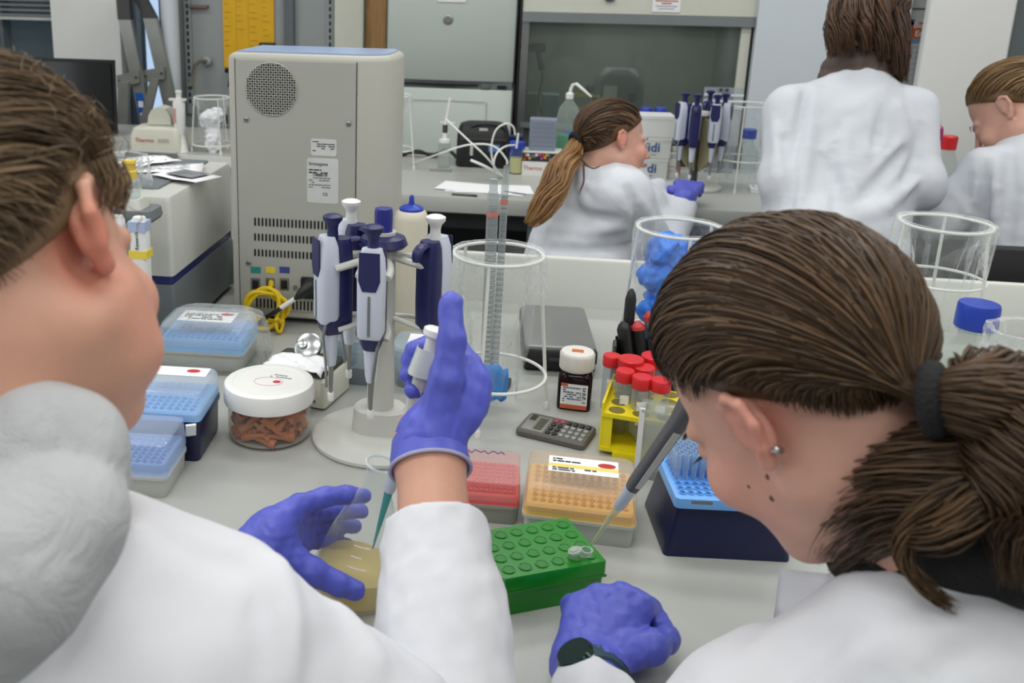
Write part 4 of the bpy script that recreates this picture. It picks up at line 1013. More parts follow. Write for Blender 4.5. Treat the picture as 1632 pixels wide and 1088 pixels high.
# ---- green tube rack with a small tube
gk = thing('tube_rack', 'bright green tube rack with a small clear tube on its corner', 'rack', (.034, .945, .9), math.atan2(.053, .108))
M_green = mat('green_plastic', (8, 122, 14), .28, var=.05, coat=.3)
M_green.node_tree.nodes['Principled BSDF'].inputs['Transmission Weight'].default_value = 0.0
gw, gd, gh = .122, .092, .046
mbx = MB()
MB().rr([(0, gw*.955, gd*.95, .004), (gh*.62, gw*.97, gd*.965, .004)]).build('base', M_green, gk)
MB().rr([(gh*.62, gw, gd, .004), (gh*.97, gw, gd, .004), (gh, gw*.985, gd*.98, .004)]).build('top_plate', M_green, gk)
M_gdark = mat('green_socket', (8, 112, 16), .35)
for i in range(6):
    for j in range(4):
        c_ = ((i-2.5)*.0192, (j-1.5)*.021)
        so = MB().lathe([(.0074, gh), (.0072, gh+.0012), (.0060, gh+.0012), (.0056, gh+.0004)], 16, c_, cap0=False).build('socket_rim', M_green, gk)
        MB().lathe([(.0054, gh+.0004), (.0054, gh+.0009)], 14, c_).build('socket_hole', M_gdark, so)
MB().box(-gw/2, gw/2, -gd/2-.0008, -gd/2, gh*.60, gh*.66).build('rim_line', M_green, gk, smooth=0)
epp = at(934, 884, .953)
et = thing('micro_tube', 'tiny clear snap cap tube in the corner of the green rack', 'tube', tuple(at(934, 884, .950)))
MB().lathe([(.0025, -.002), (.0058, .0), (.0058, .003), (.0068, .0035), (.0068, .006), (.0052, .006), (.005, .001)], 18, cap1=False).build('tube', M_clear, et)
MB().ring((0, 0, .006), .0062, .0011, 20, 6).build('rim', M_frost, et)
M4 = TR((-.0125, -.004, .006), (.0, R_(-20), 0)); MB().lathe([(.0072, -.0012), (.0074, .0012), (.0055, .0015), (.005, .003), (.001, .003)], 18).xf(M4).build('cap', M_frost, et)
MB().box(-.008, -.004, -.0025, .0015, .0045, .0058).build('hinge', M_frost, et, smooth=0)

# ---- right end: bottle with blue cap, loose bag, black chair
rb = atd(1561, 487, 1.42)
bt = thing('glass_bottle', 'clear glass bottle with blue screw cap behind the near pony tail', 'bottle', (rb.x, rb.y, .9)); H_ = rb.z-.9
MB().lathe([(.038, 0), (.043, .004), (.043, H_*.52), (.036, H_*.64), (.022, H_*.76), (.0205, H_*.86)], 36).build('body', M_glass, bt)
MB().lathe([(.0385, .006), (.0385, H_*.25)], 30).build('liquid', clear('water', (235, 240, 236), .15, .05), bt)
MB().rr([(0, .02, .028, .002), (.0004, .02, .028, .002)]).xf(TR((-.012, -.0435, H_*.36), (R_(90), 0, 0))).build('green_label', mat('faded_green', (170, 196, 170), .6), bt)
MB().lathe([(.0285, H_*.83), (.0292, H_*.84), (.0285, H_*1.0), (.027, H_*1.02), (.001, H_*1.025)], 40).build('cap', M_blue, bt)
MB().ring((0, 0, H_*.815), .024, .003, 30, 6).build('pouring_ring', M_clear, bt)
lbp = atd(1640, 560, 1.3)
bg2 = thing('plastic_bag', 'loose clear plastic bag at the right edge of the bench', 'bag', (lbp.x, lbp.y, .9))
bag_mesh(.05, .2, .19, 33, over=.05, taper=1.1, wob_=.02).build('film', M_filmw, bg2)
chp = aty(1640, 470, 2.15)
chr_ = thing('office_chair', 'black padded chair back at the right edge behind the bench', 'chair', (chp.x, 2.2, 0))
zt = aty(1620, 408, 2.15).z
MB().rr([(0, .36, .05, .02), (.02, .40, .06, .03), (.28, .42, .06, .03), (.36, .38, .055, .028), (.40, .28, .05, .025), (.415, .16, .04, .02)]).xf(TR((0, 0, zt-.41), (0, 0, 0))).build('backrest', mat('chair_black', (20, 20, 22), .7, bump=.1, bscale=400), chr_)
MB().rr([(.52, .42, .40, .08), (.54, .44, .42, .1), (.58, .42, .40, .1)], (0, .22)).build('seat', mat('chair_black', (20, 20, 22)), chr_)
MB().tube([(0, 0, zt-.3), (0, .02, .6), (0, .1, .53)], .018, 8).build('back_bar', M_black, chr_)
MB().lathe([(.025, .06), (.025, .52)], 14, (0, .22)).build('column', M_metal, chr_)
for k in range(5):
    a_ = 2*PI*k/5; MB().tube([(0, .22, .08), (.27*math.cos(a_), .22+.27*math.sin(a_), .05)], [.022, .014], 8).build('base_arm', M_black, chr_)
    MB().sphere((.27*math.cos(a_), .22+.27*math.sin(a_), .027), .027, 12, 8).build('castor', M_black, chr_)

# ---- left: white pipette stand behind the near left head
ws = thing('pipette_rack', 'grey upright pipette stand at the left edge before the grey instrument', 'stand', (-.655, 1.475, .9))
MB().rr([(0, .10, .12, .02), (.012, .096, .116, .02)]).build('foot', M_hoodg, ws)
MB().rr([(.012, .026, .02, .004), (.265, .024, .018, .004)], (0, .03)).build('post', M_lgrey, ws)
MB().rr([(.251, .105, .06, .012), (.257, .112, .066, .014), (.271, .108, .062, .014)], (0, .0)).build('head_plate', M_hoodg, ws)
MB().rr([(.271, .07, .05, .01), (.287, .06, .04, .01)], (.0, .0)).build('top_clamp', M_lgrey, ws)
for i, x_ in enumerate((-.038, .004, .042)):
    q = Vector((-.655+x_, 1.475-.045, .875))
    t = thing('white_pipette', ['white pipette hanging leftmost on the grey stand', 'white pipette with blue lettering hanging in the middle of the grey stand', 'white pipette with a yellow band hanging right on the grey stand'][i], 'pipette', q, 0, 'white pipettes on the grey stand')
    MB().lathe([(.003, .02), (.005, .06), (.0085, .12)], 12).build('shaft', M_white, t)
    MB().rr([(.115, .022, .02, .006), (.13, .028, .026, .008), (.26, .029, .026, .008), (.285, .024, .022, .008), (.292, .018, .018, .007)]).build('handle', M_white, t)
    MB().box(-.006, .006, -.0138, -.013, .155, .167).build('window', M_dkgrey, t, smooth=0)
    if i == 1: text_mesh('lettering', 'eppendorf', .012, M_inkb, t, TR((0, -.0138, .205), (R_(90), R_(-90), 0)) , .0003)
    if i == 2:
        MB().box(-.0152, .0152, -.0136, .0136, .225, .238).build('yellow_band', mat('band_yellow', (230, 205, 70), .5), t, smooth=0)
        MB().box(-.0145, .0145, -.0138, .0132, .270, .286).build('grey_button', mat('button_bluegrey', (170, 184, 214), .4), t, smooth=0)
        text_mesh('lettering', 'Research', .008, M_dkgrey, t, TR((.0, -.0139, .255), (R_(90), R_(-90), 0)), .0002)
vb = thing('sample_vial', 'small clear vial with yellow cap on the grey pipette stand', 'vial', (-.645, 1.475, 1.1875))
MB().lathe([(.014, 0), (.016, .003), (.016, .028), (.012, .032)], 18).build('glass', M_clear, vb); MB().lathe([(.0125, .032), (.0125, .044), (.0105, .046), (.0105, .056), (.012, .058), (.011, .062)], 18).build('cap', mat('yellow_cap', (222, 190, 80), .45), vb)
vb2 = thing('clear_bag', 'crumpled clear bag lying beside the yellow capped vial', 'bag', (-.72, 1.60, 1.1755))
bag_mesh(.05, .05, .045, 44, over=.035, taper=.9, wob_=.02).build('film', M_filmw, vb2)
# ================================================================== FAR BENCH
def far(px, py): p = at(px, py); return Vector((p.x, p.y, .9))
p = far(622, 266); basket((p.x, p.y, .9), R_(-15), 'white wire basket half hidden behind the beige machine on the far bench')
b_ = thing('waste_bag', 'clear bag rim in the basket behind the beige machine', 'bag', (p.x, p.y, .9)); bag_mesh(.066, .254, .2, 61, over=.05).build('film', M_filmw, b_)
# pump stand with tubing
p = far(707, 272)
st = thing('syringe_stand', 'clear syringe stand with thin white tube on the far bench', 'stand', p)
MB().rr([(0, .075, .05, .004), (.012, .075, .05, .004)], (-.01, 0)).build('base', M_frost, st)
MB().rr([(.012, .04, .034, .004), (.10, .04, .034, .004)]).build('block', clear('acrylic', (230, 236, 232), .25, .1, body=(210, 216, 212), edge=.5), st)
MB().lathe([(.02, .1), (.02, .112), (.008, .114), (.008, .135)], 16).build('neck', M_white, st)
MB().lathe([(.009, .135), (.009, .162)], 14).build('plunger_seal', M_dkgrey, st)
MB().box(-.018, .034, -.004, .004, .168, .172).build('flange', M_white, st, smooth=0)
MB().tube([(0, 0, .162), (.008, 0, .21), (.014, 0, .255)], [.006, .005, .005], 8).build('rod', M_wire, st)
M_tubing = mat('white_tubing', (228, 230, 226), .4)
def tubing(pts, label, r=.0032):
    P = [Vector(q) for q in pts]; t = thing('silicone_tube', label, 'tube', tuple(P[0]))
    MB().tube([q-P[0] for q in smoothpath(P, 7)], r, 7).build('hose', M_tubing, t)
fy = 3.22
tubing([aty(711, 190, 3.3), aty(745, 222, 3.25), aty(775, 250, 3.2), at(800, 283)+Vector((0, 0, .004))], 'white tube sloping down from the syringe stand across the black case')
tubing([at(658, 262)+Vector((0, 0, .004)), aty(700, 245, 3.2), aty(745, 231, 3.18), aty(785, 232, 3.18), aty(806, 252, 3.18), aty(808, 262, 3.18)], 'white tube arching from the wire basket over the black case')
tubing([aty(786, 262, 3.2), aty(783, 235, 3.2), aty(790, 208, 3.2), aty(806, 197, 3.2), aty(818, 202, 3.22), aty(821, 215, 3.23)], 'white tube standing in a tall arch beside the plate stack')
tubing([at(792, 285)+Vector((0, 0, .004)), aty(787, 262, 3.17), aty(792, 244, 3.17), aty(806, 233, 3.2), aty(820, 231, 3.24)], 'short white tube curving into the blue capped bottle')
tubing([aty(750, 255, 3.17), aty(775, 266, 3.17), at(802, 284)+Vector((0, 0, .004))], 'white hose with thick end in front of the black case', .0045)
# black case
p = far(768, 262)
bc = thing('carry_case', 'black equipment case lying on its side on the far bench', 'case', p, R_(3))
MB().rr([(0, .18, .13, .02), (.008, .19, .14, .025), (.12, .185, .135, .035), (.148, .165, .11, .04), (.155, .13, .08, .035)]).build('body', mat('case_black', (24, 25, 27), .5, bump=.15, bscale=90), bc)
MB().tube(smoothpath([(-.06, -.05, .13), (-.02, -.06, .155), (.04, -.06, .155), (.08, -.05, .13), (.085, -.07, .06)], 5), .005, 8).build('strap', M_black, bc)
MB().box(-.015, .015, -.062, -.058, .128, .142).build('tag_label', M_cab, bc, smooth=0)
MB().box(-.045, -.034, -.076, -.07, .045, .085).build('buckle', M_cab, bc, smooth=0)
MB().box(.02, .06, -.076, -.07, .06, .085).build('blue_badge', mat('badge_blue', (90, 120, 180), .5), bc, smooth=0)
MB().box(-.08, .08, -.073, -.069, .1, .106).build('zip', M_dkgrey, bc, smooth=0)
mbk = thing('cable_pile', 'tangle of black cable on the far bench beside the wire basket', 'cable', far(690, 252))
for k in range(3): MB().tube(smoothpath([(-.12, .02*k, .006), (-.06, .03-.02*k, .02), (0, .02*k, .008), (.05, .02, .03), (.09, -.01*k, .01)], 5), .006, 7).build('loop', M_black, mbk)
# bottles and boxes
def bottle(px, py, h, r, capm, label, bodym, liq=None, liqm=None, neck=.6):
    p = far(px, py); t = thing('bottle', label, 'bottle', p)
    MB().lathe([(r*.92, 0), (r, .004), (r, h*.62), (r*.8, h*.72), (r*neck, h*.78), (r*neck, h*.84)], 24).build('body', bodym, t)
    if liq: MB().lathe([(r*.93, .004), (r*.93, h*liq)], 22).build('liquid', liqm, t)
    MB().lathe([(r*neck*1.2, h*.8), (r*neck*1.22, h*.98), (r*neck*1.1, h), (.001, h)], 24).build('cap', capm, t)
    return t
bottle(822, 276, .112, .024, M_blue, 'small bottle of pale yellow liquid with blue cap on the far bench', M_glass, .5, mat('pale_yellow', (214, 208, 150), .4), .95)
tubing([aty(823, 236, 3.32), aty(826, 212, 3.32)], 'short upright white tube in the blue capped yellow bottle', .004)
p = far(818, 258); k = thing('card_box', 'small blue box behind the yellow bottle on the far bench', 'box', (p.x, p.y+.05, .9))
MB().rr([(0, .06, .05, .003), (.075, .06, .05, .003)]).build('carton', M_blue, k); MB().rr([(.075, .062, .052, .003), (.09, .062, .052, .003)]).build('lid', M_navy, k)
p = far(862, 279); tb = thing('card_box', 'white box with coloured bead band and red lettering on the far bench', 'box', (p.x, p.y+.04, .9), R_(1))
MB().rr([(0, .135, .09, .002), (.082, .135, .09, .002)]).build('carton', M_white, tb)
MB().box(-.0675, .0675, -.0456, -.0452, .048, .078).build('dark_band', M_dark, tb, smooth=0)
rb_ = random.Random(2)
for i in range(22):
    c_ = rb_.choice(((190, 50, 50), (60, 90, 170), (200, 150, 50), (60, 140, 90), (170, 70, 130), (220, 220, 210)))
    MB().sphere((-.06+.0058*i, -.0455, .053+.02*rb_.random()), (.0052, .0012, .0052), 10, 6).build('bead_print', mat('bead_%d_%d_%d' % c_, c_, .5), tb)
text_mesh('lettering', 'Thermo', .020, M_inkr, tb, TR((-.03, -.0456, .024), (R_(90), 0, 0)))
p = Vector(tb.location); ps = None
for i in range(7):
    k = thing('well_plate', 'clear well plate, %s of the stack on the box with coloured beads' % ['lowest', 'second lowest', 'third from below', 'middle one', 'third from the top', 'second from the top', 'topmost'][i], 'plate', (p.x-.002, p.y+.005, p.z+.083+i*.0155), R_(2-i*.7), 'stack of well plates')
    MB().rr([(0, .088, .062, .004), (.002, .09, .064, .004), (.0115, .088, .062, .004), (.012, .086, .06, .004)]).build('plate', clear('plate_plastic', (205, 214, 228), .45, .2, body=(186, 196, 214), edge=.4), k)
    MB().rr([(.012, .091, .065, .004), (.0148, .09, .064, .004)]).build('lid', clear('plate_lid', (222, 228, 238), .35, .15, body=(206, 214, 230), edge=.4), k)
# wash bottle, green liquid
p = aty(902, 240, 3.52)
wb = thing('wash_bottle', 'clear wash bottle with bent white spout and green liquid', 'bottle', (p.x, 3.52, .9))
zz = lambda py: aty(902, py, 3.52).z-.9
MB().lathe([(.04, 0), (.044, .004), (.044, zz(205)), (.042, zz(190)), (.034, zz(172)), (.018, zz(162)), (.012, zz(158)), (.012, zz(150))], 28).build('body', clear('wash_plastic', (240, 246, 244), .16, .15, body=(216, 224, 222), edge=.5), wb)
MB().lathe([(.041, .006), (.041, zz(214))], 26).build('liquid', mat('green_liquid', (40, 150, 100), .2), wb)
MB().lathe([(.014, zz(157)), (.0145, zz(149)), (.010, zz(147))], 20).build('cap', M_white, wb)
MB().tube([Vector((0, 0, zz(152))), Vector((.002, 0, zz(142))), Vector((.008, 0, zz(135))), Vector((.02, 0, zz(133))), Vector((.05, -.01, zz(143))), Vector((.075, -.02, zz(152)))], [.006, .006, .006, .006, .005, .003], 8).build('spout', M_white, wb)
bottle(903, 262, .125, .022, M_blue, 'small clear bottle with dark blue cap in front of the wash bottle', M_glass)
# papers on the bench
p = far(775, 302); sh = thing('paper_stack', 'white printed sheets lying at the front edge of the far bench', 'paper', p, R_(-4))
for i, (dx, dy, rz_) in enumerate(((0, 0, 0), (.02, .01, .18), (-.03, .005, -.12))):
    MB().rr([(.0006+i*.0009, .25, .13, .001), (.0012+i*.0009, .25, .13, .001)], (0, 0), 1).xf(TR((dx, dy, 0), (0, 0, rz_))).build('sheet', M_paper, sh)
MB().tube([(.06, -.03, .0045), (.13, -.055, .0045)], .0022, 6).build('pencil_mark', M_hoodg, sh)
p = far(735, 312); k = thing('pen', 'dark thin pen at the edge of the white sheets', 'pen', (p.x, p.y-.0, .9)); MB().tube([(-.03, 0, .004), (.03, -.004, .004)], .0028, 8).build('barrel', M_dark, k); MB().tube([(.03, -.004, .004), (.05, -.006, .004)], .0032, 8).build('cap', M_black, k)
# ibidi boxes
M_ibi = mat('ibidi_board', (214, 216, 214), .55, var=.02)
pb = far(1030, 285); bz = [.0, .072, .144]
for i in range(3):
    k = thing('card_box', ['lowest white lettered carton in the stack on the far bench', 'middle white lettered carton in the stack on the far bench', 'topmost plain white carton in the stack on the far bench'][i], 'box', (pb.x+.004*i, pb.y+.06, .9+bz[i]+.0003*i), R_(-1+i*1.5), 'stack of white cartons')
    MB().rr([(0, .138, .11, .002), (.06, .138, .11, .002)]).build('carton', M_ibi, k); MB().rr([(.06, .141, .113, .002), (.071, .141, .113, .002)]).build('lid', M_ibi, k)
    if i < 2:
        text_mesh('lettering', 'ibidi', .044, mat('ibidi_blue', (44, 82, 140), .5), k, TR((-.004, -.0575, .036), (R_(90), 0, 0)), bold=.0006)
        lines('print', k, FACE(-.004, -.0572, .012), .06, .006, 1, mat('print_grey', (130, 140, 140)), 70)
        MB().sphere((-.052, -.0572, .048), (.007, .0006, .007), 10, 6).build('logo_dot', mat('ibidi_blue', (44, 82, 140)), k)
    else:
        MB().box(-.06, -.045, -.0575, -.055, .01, .03).build('black_sticker', M_black, k, smooth=0)
for (px_, l_, hh) in ((1032, 'white bottle with blue cap standing on the white cartons', .13), (1055, 'second white bottle with blue cap right on the white cartons', .12)):
    q = aty(px_, 205, pb.y+.13); t = thing('bottle', l_, 'bottle', (q.x, 3.575, .9))
    hh = aty(px_, 171, 3.575).z-.9
    MB().rr([(0, .05, .045, .008), (hh*.8, .05, .045, .01), (hh*.87, .035, .035, .015)]).build('body', M_lgrey, t)
    MB().lathe([(.021, hh*.86), (.0215, hh*.98), (.019, hh), (.001, hh)], 22).build('cap', M_blue, t)
p = far(1072, 284); t = thing('bottle', 'small white labelled bottle with red end beside the white cartons', 'bottle', (p.x, p.y+.02, .9))
MB().rr([(0, .04, .034, .008), (.058, .04, .034, .008), (.066, .025, .025, .01)]).build('body', M_white, t); MB().lathe([(.013, .066), (.0135, .085), (.011, .087)], 18).build('cap', M_white, t)
lines('print', t, FACE(-.003, -.0175, .03), .026, .03, 4, M_inkr, 77, fill=.3); MB().box(.0195, .024, -.012, .012, .008, .05).build('red_label', M_inkr, t, smooth=0)
p = far(1076, 270); t = thing('bottle', 'tiny clear bottle behind the small red labelled bottle', 'bottle', (p.x, p.y+.05, .9))
MB().lathe([(.016, 0), (.017, .05), (.01, .06)], 18).build('body', M_clear, t); MB().lathe([(.011, .06), (.011, .075)], 16).build('cap', M_white, t)
# far carousel
p = far(1104, 299); M_tan = mat('holder_tan', (170, 164, 130), .5, var=.04)
fc = thing('pipette_carousel', 'pipette carousel with tan holders on the far bench', 'stand', p)
MB().lathe([(.088, 0), (.09, .003), (.089, .009), (.07, .013), (.02, .016)], 44).build('foot', M_lgrey, fc)
MB().lathe([(.011, .014), (.011, .25)], 16).build('post', M_dkgrey, fc)
MB().lathe([(.03, .238), (.034, .242), (.03, .252)], 20).build('holder_plate', M_white, fc)
fa = [R_(215), R_(250), R_(300), R_(345), R_(60)]
for i, a_ in enumerate(fa):
    d_ = Vector((math.cos(a_), math.sin(a_), 0)); n_ = Vector((-d_.y, d_.x, 0))
    mh_ = MB()
    prof = [(.014, .24), (.075, .215), (.08, .15), (.055, .09), (.02, .06), (.014, .08)]
    A0 = [(d_*r_-n_*.0025)+Vector((0, 0, z_)) for r_, z_ in prof]; A1 = [(d_*r_+n_*.0025)+Vector((0, 0, z_)) for r_, z_ in prof]
    mh_.loft([A0, A1]).build('holder_wing', M_tan, fc, smooth=0)
    q = Vector(p)+d_*.074+Vector((0, 0, .045))
    pipette('pipette', ['far carousel pipette hanging leftmost with white face', 'far carousel pipette with navy back, second from the left', 'front pipette of the far carousel with white face', 'pipette leaning at the right of the far carousel', 'navy pipette at the rear of the far carousel'][i], q, (0, 0, [R_(200), R_(80), R_(255), R_(340), R_(60)][i]), 'pipettes on the far carousel')
# zip bag standing behind, basket with bottle, note pad
q = aty(1150, 178, 3.55); zb = thing('zip_bag', 'clear zip bag with white stripes standing behind the far carousel', 'bag', (q.x, 3.55, .9))
hz_ = q.z-.9
MB().rr([(0, .12, .03, .01), (hz_*.7, .13, .02, .008), (hz_+.085, .135, .004, .001)]).build('film', clear('zip_film', (230, 234, 238), .3, .2, body=(206, 212, 220), edge=.4), zb)
for i in range(3): MB().box(-.067, .067, -.012, -.009, hz_+.012+i*.022, hz_+.02+i*.022).build('white_stripe', mat('stripe_white', (214, 218, 224), .5), zb, smooth=0)
for i in range(2): MB().box(-.018+i*.02, -.006+i*.02, -.0125, -.0095, hz_+.072, hz_+.082).build('printed_mark', M_dkgrey, zb, smooth=0)
p = far(1178, 300); basket((p.x, p.y, .9), R_(10), 'white wire basket between the far carousel and the standing person', R1=.080, R0=.092, H=.275, zr=.1)
b_ = thing('waste_bag', 'clear bag in the basket right of the far carousel', 'bag', (p.x, p.y, .9)); bag_mesh(.08, .275, .235, 71, over=.06, wob_=.014).build('film', M_filmw, b_)
t = thing('glass_bottle', 'glass bottle with blue cap lying in the basket right of the far carousel', 'bottle', (p.x+.012, p.y, .955))
MB().lathe([(.03, 0), (.034, .004), (.034, .07), (.016, .1), (.016, .115)], 22).build('body', M_glass, t); MB().lathe([(.022, .112), (.0225, .14), (.019, .143)], 22).build('cap', M_blue, t)
p = far(1216, 304); t = thing('note_pad', 'small white note pad beside the standing person on the far bench', 'note pad', p, R_(-4)); MB().rr([(0, .085, .075, .002), (.012, .085, .075, .002)]).build('pages', M_paper, t); lines('print', t, TR((0, 0, .0122)), .07, .05, 4, mat('print_grey', (130, 140, 140)), 81)
p = far(1458, 338); t = thing('paper_sheet', 'folded white paper on the far bench between the two right persons', 'paper', p, R_(8)); o = MB().loft([[(-.06, y_, .001+.01*abs(y_)*8), (0, y_, .004), (.06, y_, .001+.03*abs(y_))] for y_ in (-.05, -.02, .02, .05)], False, False, False).build('sheet', M_paper, t); o.modifiers.new('t', 'SOLIDIFY').thickness = .0006
# red capped things at the right
def redbottle(px_, py_, Y, w, label):
    q = aty(px_, py_, Y); h = q.z-.9; t = thing('culture_flask', label, 'flask', (q.x, Y, .9))
    MB().rr([(0, w*1.5, w*.9, .008), (h*.5, w*1.5, w*.9, .01), (h*.72, w*.9, w*.8, .012), (h*.8, w*.75, w*.75, .01)]).build('body', M_clear, t)
    MB().lathe([(w*.5, h*.78), (w*.52, h*.98), (w*.45, h), (.001, h)], 24).build('cap', M_redcap, t)
redbottle(1513, 216, 3.3, .052, 'clear culture flask with red cap beside the far right person')
q = aty(1481, 246, 3.2); t = thing('sample_tube', 'red capped tube in the yellow rack beside the pink pipette filler', 'tube', (q.x, 3.2, .9155)); hh = q.z-.9155
MB().lathe([(.004, 0), (.014, .02), (.014, hh*.88)], 16).build('tube', M_tubec, t); MB().lathe([(.0165, hh*.85), (.017, hh), (.001, hh)], 20).build('cap', M_redcap, t)
k = thing('tube_rack', 'small yellow rack under the red capped tube on the far bench', 'rack', (q.x+.005, 3.2, .9)); MB().rr([(0, .07, .06, .004), (.014, .07, .06, .004)]).build('lower_plate', M_yel, k)
zt_ = aty(1485, 277, 3.2).z-.9
k2 = MB()
for a_, b_2 in (((-.035, -.02), (-.03, .03)), ((.02, .035), (-.03, .03)), ((-.02, .02), (-.03, -.02)), ((-.02, .02), (.02, .03))): k2.box(a_[0], a_[1], b_2[0], b_2[1], zt_, zt_+.008)
k2.build('upper_plate', M_yel, k, smooth=0)
for sx in (-1, 1): MB().box(sx*.032-.003, sx*.032+.003, -.003, .003, .014, zt_).build('post', M_yel, k, smooth=0)
q = aty(1480, 244, 2.93); k = thing('pipette_filler', 'pink curved pipette filler held beside the standing person', 'pipette filler', tuple(q))
MB().tube(smoothpath([(-.014, 0, 0), (.006, 0, .022), (.014, 0, .055), (.009, 0, .085), (.004, 0, .102)], 5), [.022]*4+[.026]*5+[.024]*5+[.016]*4+[.008, .006, .003], 12, flat=.55).build('grip', mat('pink_plastic', (204, 60, 140), .4), k)

# ================================================================== LEFT COUNTER
q = aty(92, 150, 3.74); zt_ = aty(92, 93, 3.74).z; xr = aty(184, 150, 3.74).x; xl = xr-.52
mo_ = thing('monitor', 'black computer monitor on the side counter behind the near left head', 'monitor', ((xl+xr)/2, 3.74, .9))
MB().rr([(0, .52, .02, .006), (.30, .52, .02, .006)]).xf(TR((0, 0, zt_-.9-.30), (R_(-2), 0, 0))).build('bezel', M_black, mo_)
MB().box(-.25, .25, -.0115, -.0105, zt_-.9-.285, zt_-.9-.012).build('screen', mat('screen_black', (8, 9, 11), .12), mo_, smooth=0)
MB().rr([(0, .2, .15, .02), (.012, .19, .14, .02)], (0, .04)).build('stand_foot', M_dkgrey, mo_); MB().rr([(.012, .05, .02, .005), (.16, .05, .02, .005)], (0, .035)).build('stand_neck', M_dkgrey, mo_)
# small analyser
p = at(243, 243); na = thing('spectrophotometer', 'small cream analyser with arm and red lettering on the side counter', 'analyser', (p.x, 3.50, .9), R_(6))
MB().rr([(0, .195, .15, .02), (.06, .195, .15, .025), (.085, .18, .14, .035), (.092, .15, .12, .04)]).build('body', M_offw, na)
mbh = MB(); pr = [(-.045, .0), (.045, .0), (.042, .03), (.025, .058), (.0, .064), (-.028, .055), (-.042, .03)]
mbh.prism(pr, -.035, .05).xf(TR((.01, .0, .1))).build('arm_head', M_offw, na); MB().rr([(.092, .11, .06, .01), (.1, .11, .06, .01)], (.01, 0)).build('arm_plate', M_cab, na)
MB().lathe([(.013, 0), (.013, .02)], 14).xf(TR((.075, -.02, .11), (R_(90), 0, 0))).build('knob', M_black, na)
MB().lathe([(.016, 0), (.016, .006)], 18).xf(TR((.0885, -.03, .045), (0, R_(90), 0))).build('side_port', M_dkgrey, na)
text_mesh('lettering', 'Thermo', .022, M_inkr, na, TR((-.038, -.0766, .045), (R_(90), 0, 0)))
MB().box(.012, .055, -.0765, -.075, .038, .052).build('name_plate', mat('plate_grey', (178, 172, 164), .5), na, smooth=0)
# electronic pipette on its stand, basket with tissue
p = at(284, 243); t = thing('white_pipette', 'tall white pipette standing on the counter beside the small analyser', 'pipette', (p.x, 3.47, .9))
zq = lambda py: aty(284, py, 3.47).z-.9
MB().rr([(0, .06, .05, .02), (.01, .055, .045, .02), (zq(205), .02, .02, .006)]).build('cradle', M_white, t)
MB().rr([(zq(213), .03, .03, .01), (zq(205), .04, .036, .014), (zq(165), .044, .038, .014), (zq(160), .038, .034, .012)]).build('handle', M_white, t)
MB().rr([(zq(160), .066, .03, .01), (zq(157), .066, .03, .01)], (-.004, 0)).build('finger_rest', M_white, t); MB().lathe([(.01, zq(158)), (.01, zq(148)), (.013, zq(147)), (.012, zq(144))], 16).build('button', M_white, t)
MB().box(-.018, -.006, -.0195, -.0185, zq(195), zq(172)).build('red_print', mat('print_redgrey', (196, 150, 146), .6), t, smooth=0)
p = at(325, 249); basket((p.x, 3.50, .9), R_(-52), 'white wire basket with crumpled tissue on the side counter', R0=.082, R1=.066, H=.205, zr=.03)
b_ = thing('waste_bag', 'clear bag in the side counter basket', 'bag', (p.x, 3.50, .9)); bag_mesh(.064, .203, .18, 91, over=.03).build('film', M_filmw, b_)
c0 = Vector((p.x, 3.50, .975))
def fnt(P):
    return np.minimum(s_ell(P, c0+Vector((-.008, 0, .045)), (.042, .036, .036)), np.minimum(s_ell(P, c0+Vector((.004, -.01, -.03)), (.03, .03, .05)), s_ell(P, c0+Vector((.018, 0, .07)), (.024, .024, .02))))+.008*wob(P, 90, 5)+.003*wob(P, 240, 6)
o = soft('crumpled_tissue', fnt, c0-Vector((.08, .08, .085)), c0+Vector((.08, .08, .11)), .0035, M_paper, None, .01); tag(o, 'crumpled white tissue stuffed in the side counter basket', 'tissue')
# stepladder
LY = 4.25
ld = thing('stepladder', 'grey aluminium stepladder leaning by the window behind the monitor', 'ladder', (aty(230, 100, LY).x, LY, 0)); L0 = Vector(ld.location)
def stile(pa, pb, w, Y, nm, m_, dp=.03):
    a = aty(pa[0], pa[1], Y); b = aty(pb[0], pb[1], Y); d_ = (b-a)
    if b.z > .3: b = a+d_*((a.z-.02)/(a.z-b.z))
    s_ = Vector((1, 0, 0)); t = MB(); ring = lambda c: [c+s_*w/2+Vector((0, -dp/2, 0)), c+s_*w/2+Vector((0, dp/2, 0)), c-s_*w/2+Vector((0, dp/2, 0)), c-s_*w/2+Vector((0, -dp/2, 0))]
    return t.loft([[v-L0 for v in ring(a)], [v-L0 for v in ring(b)]]).build(nm, m_, ld, smooth=0)
def seg(pa, pb, w, Y, nm, m_, dp=.03):
    a = aty(pa[0], pa[1], Y); b = aty(pb[0], pb[1], Y); s_ = Vector((1, 0, 0)); ring = lambda c: [c+s_*w/2+Vector((0, -dp/2, 0)), c+s_*w/2+Vector((0, dp/2, 0)), c-s_*w/2+Vector((0, dp/2, 0)), c-s_*w/2+Vector((0, -dp/2, 0))]
    return MB().loft([[v-L0 for v in ring(a)], [v-L0 for v in ring(b)]]).build(nm, m_, ld, smooth=0)
stile((200, 30), (233, 190), .058, LY, 'stile', M_alu); stile((240, 28), (276, 185), .062, LY+.06, 'stile', M_alu)
seg((196, -20), (200, 31), .060, LY, 'hinge_arm', M_dkgrey, .034); seg((218, -14), (241, 29), .060, LY+.06, 'hinge_arm', M_dkgrey, .034)
stile((198, 130), (197, 240), .05, LY-.04, 'rear_leg', M_alu); stile((247, 125), (225, 220), .04, LY-.02, 'rear_leg', M_alu, .02)
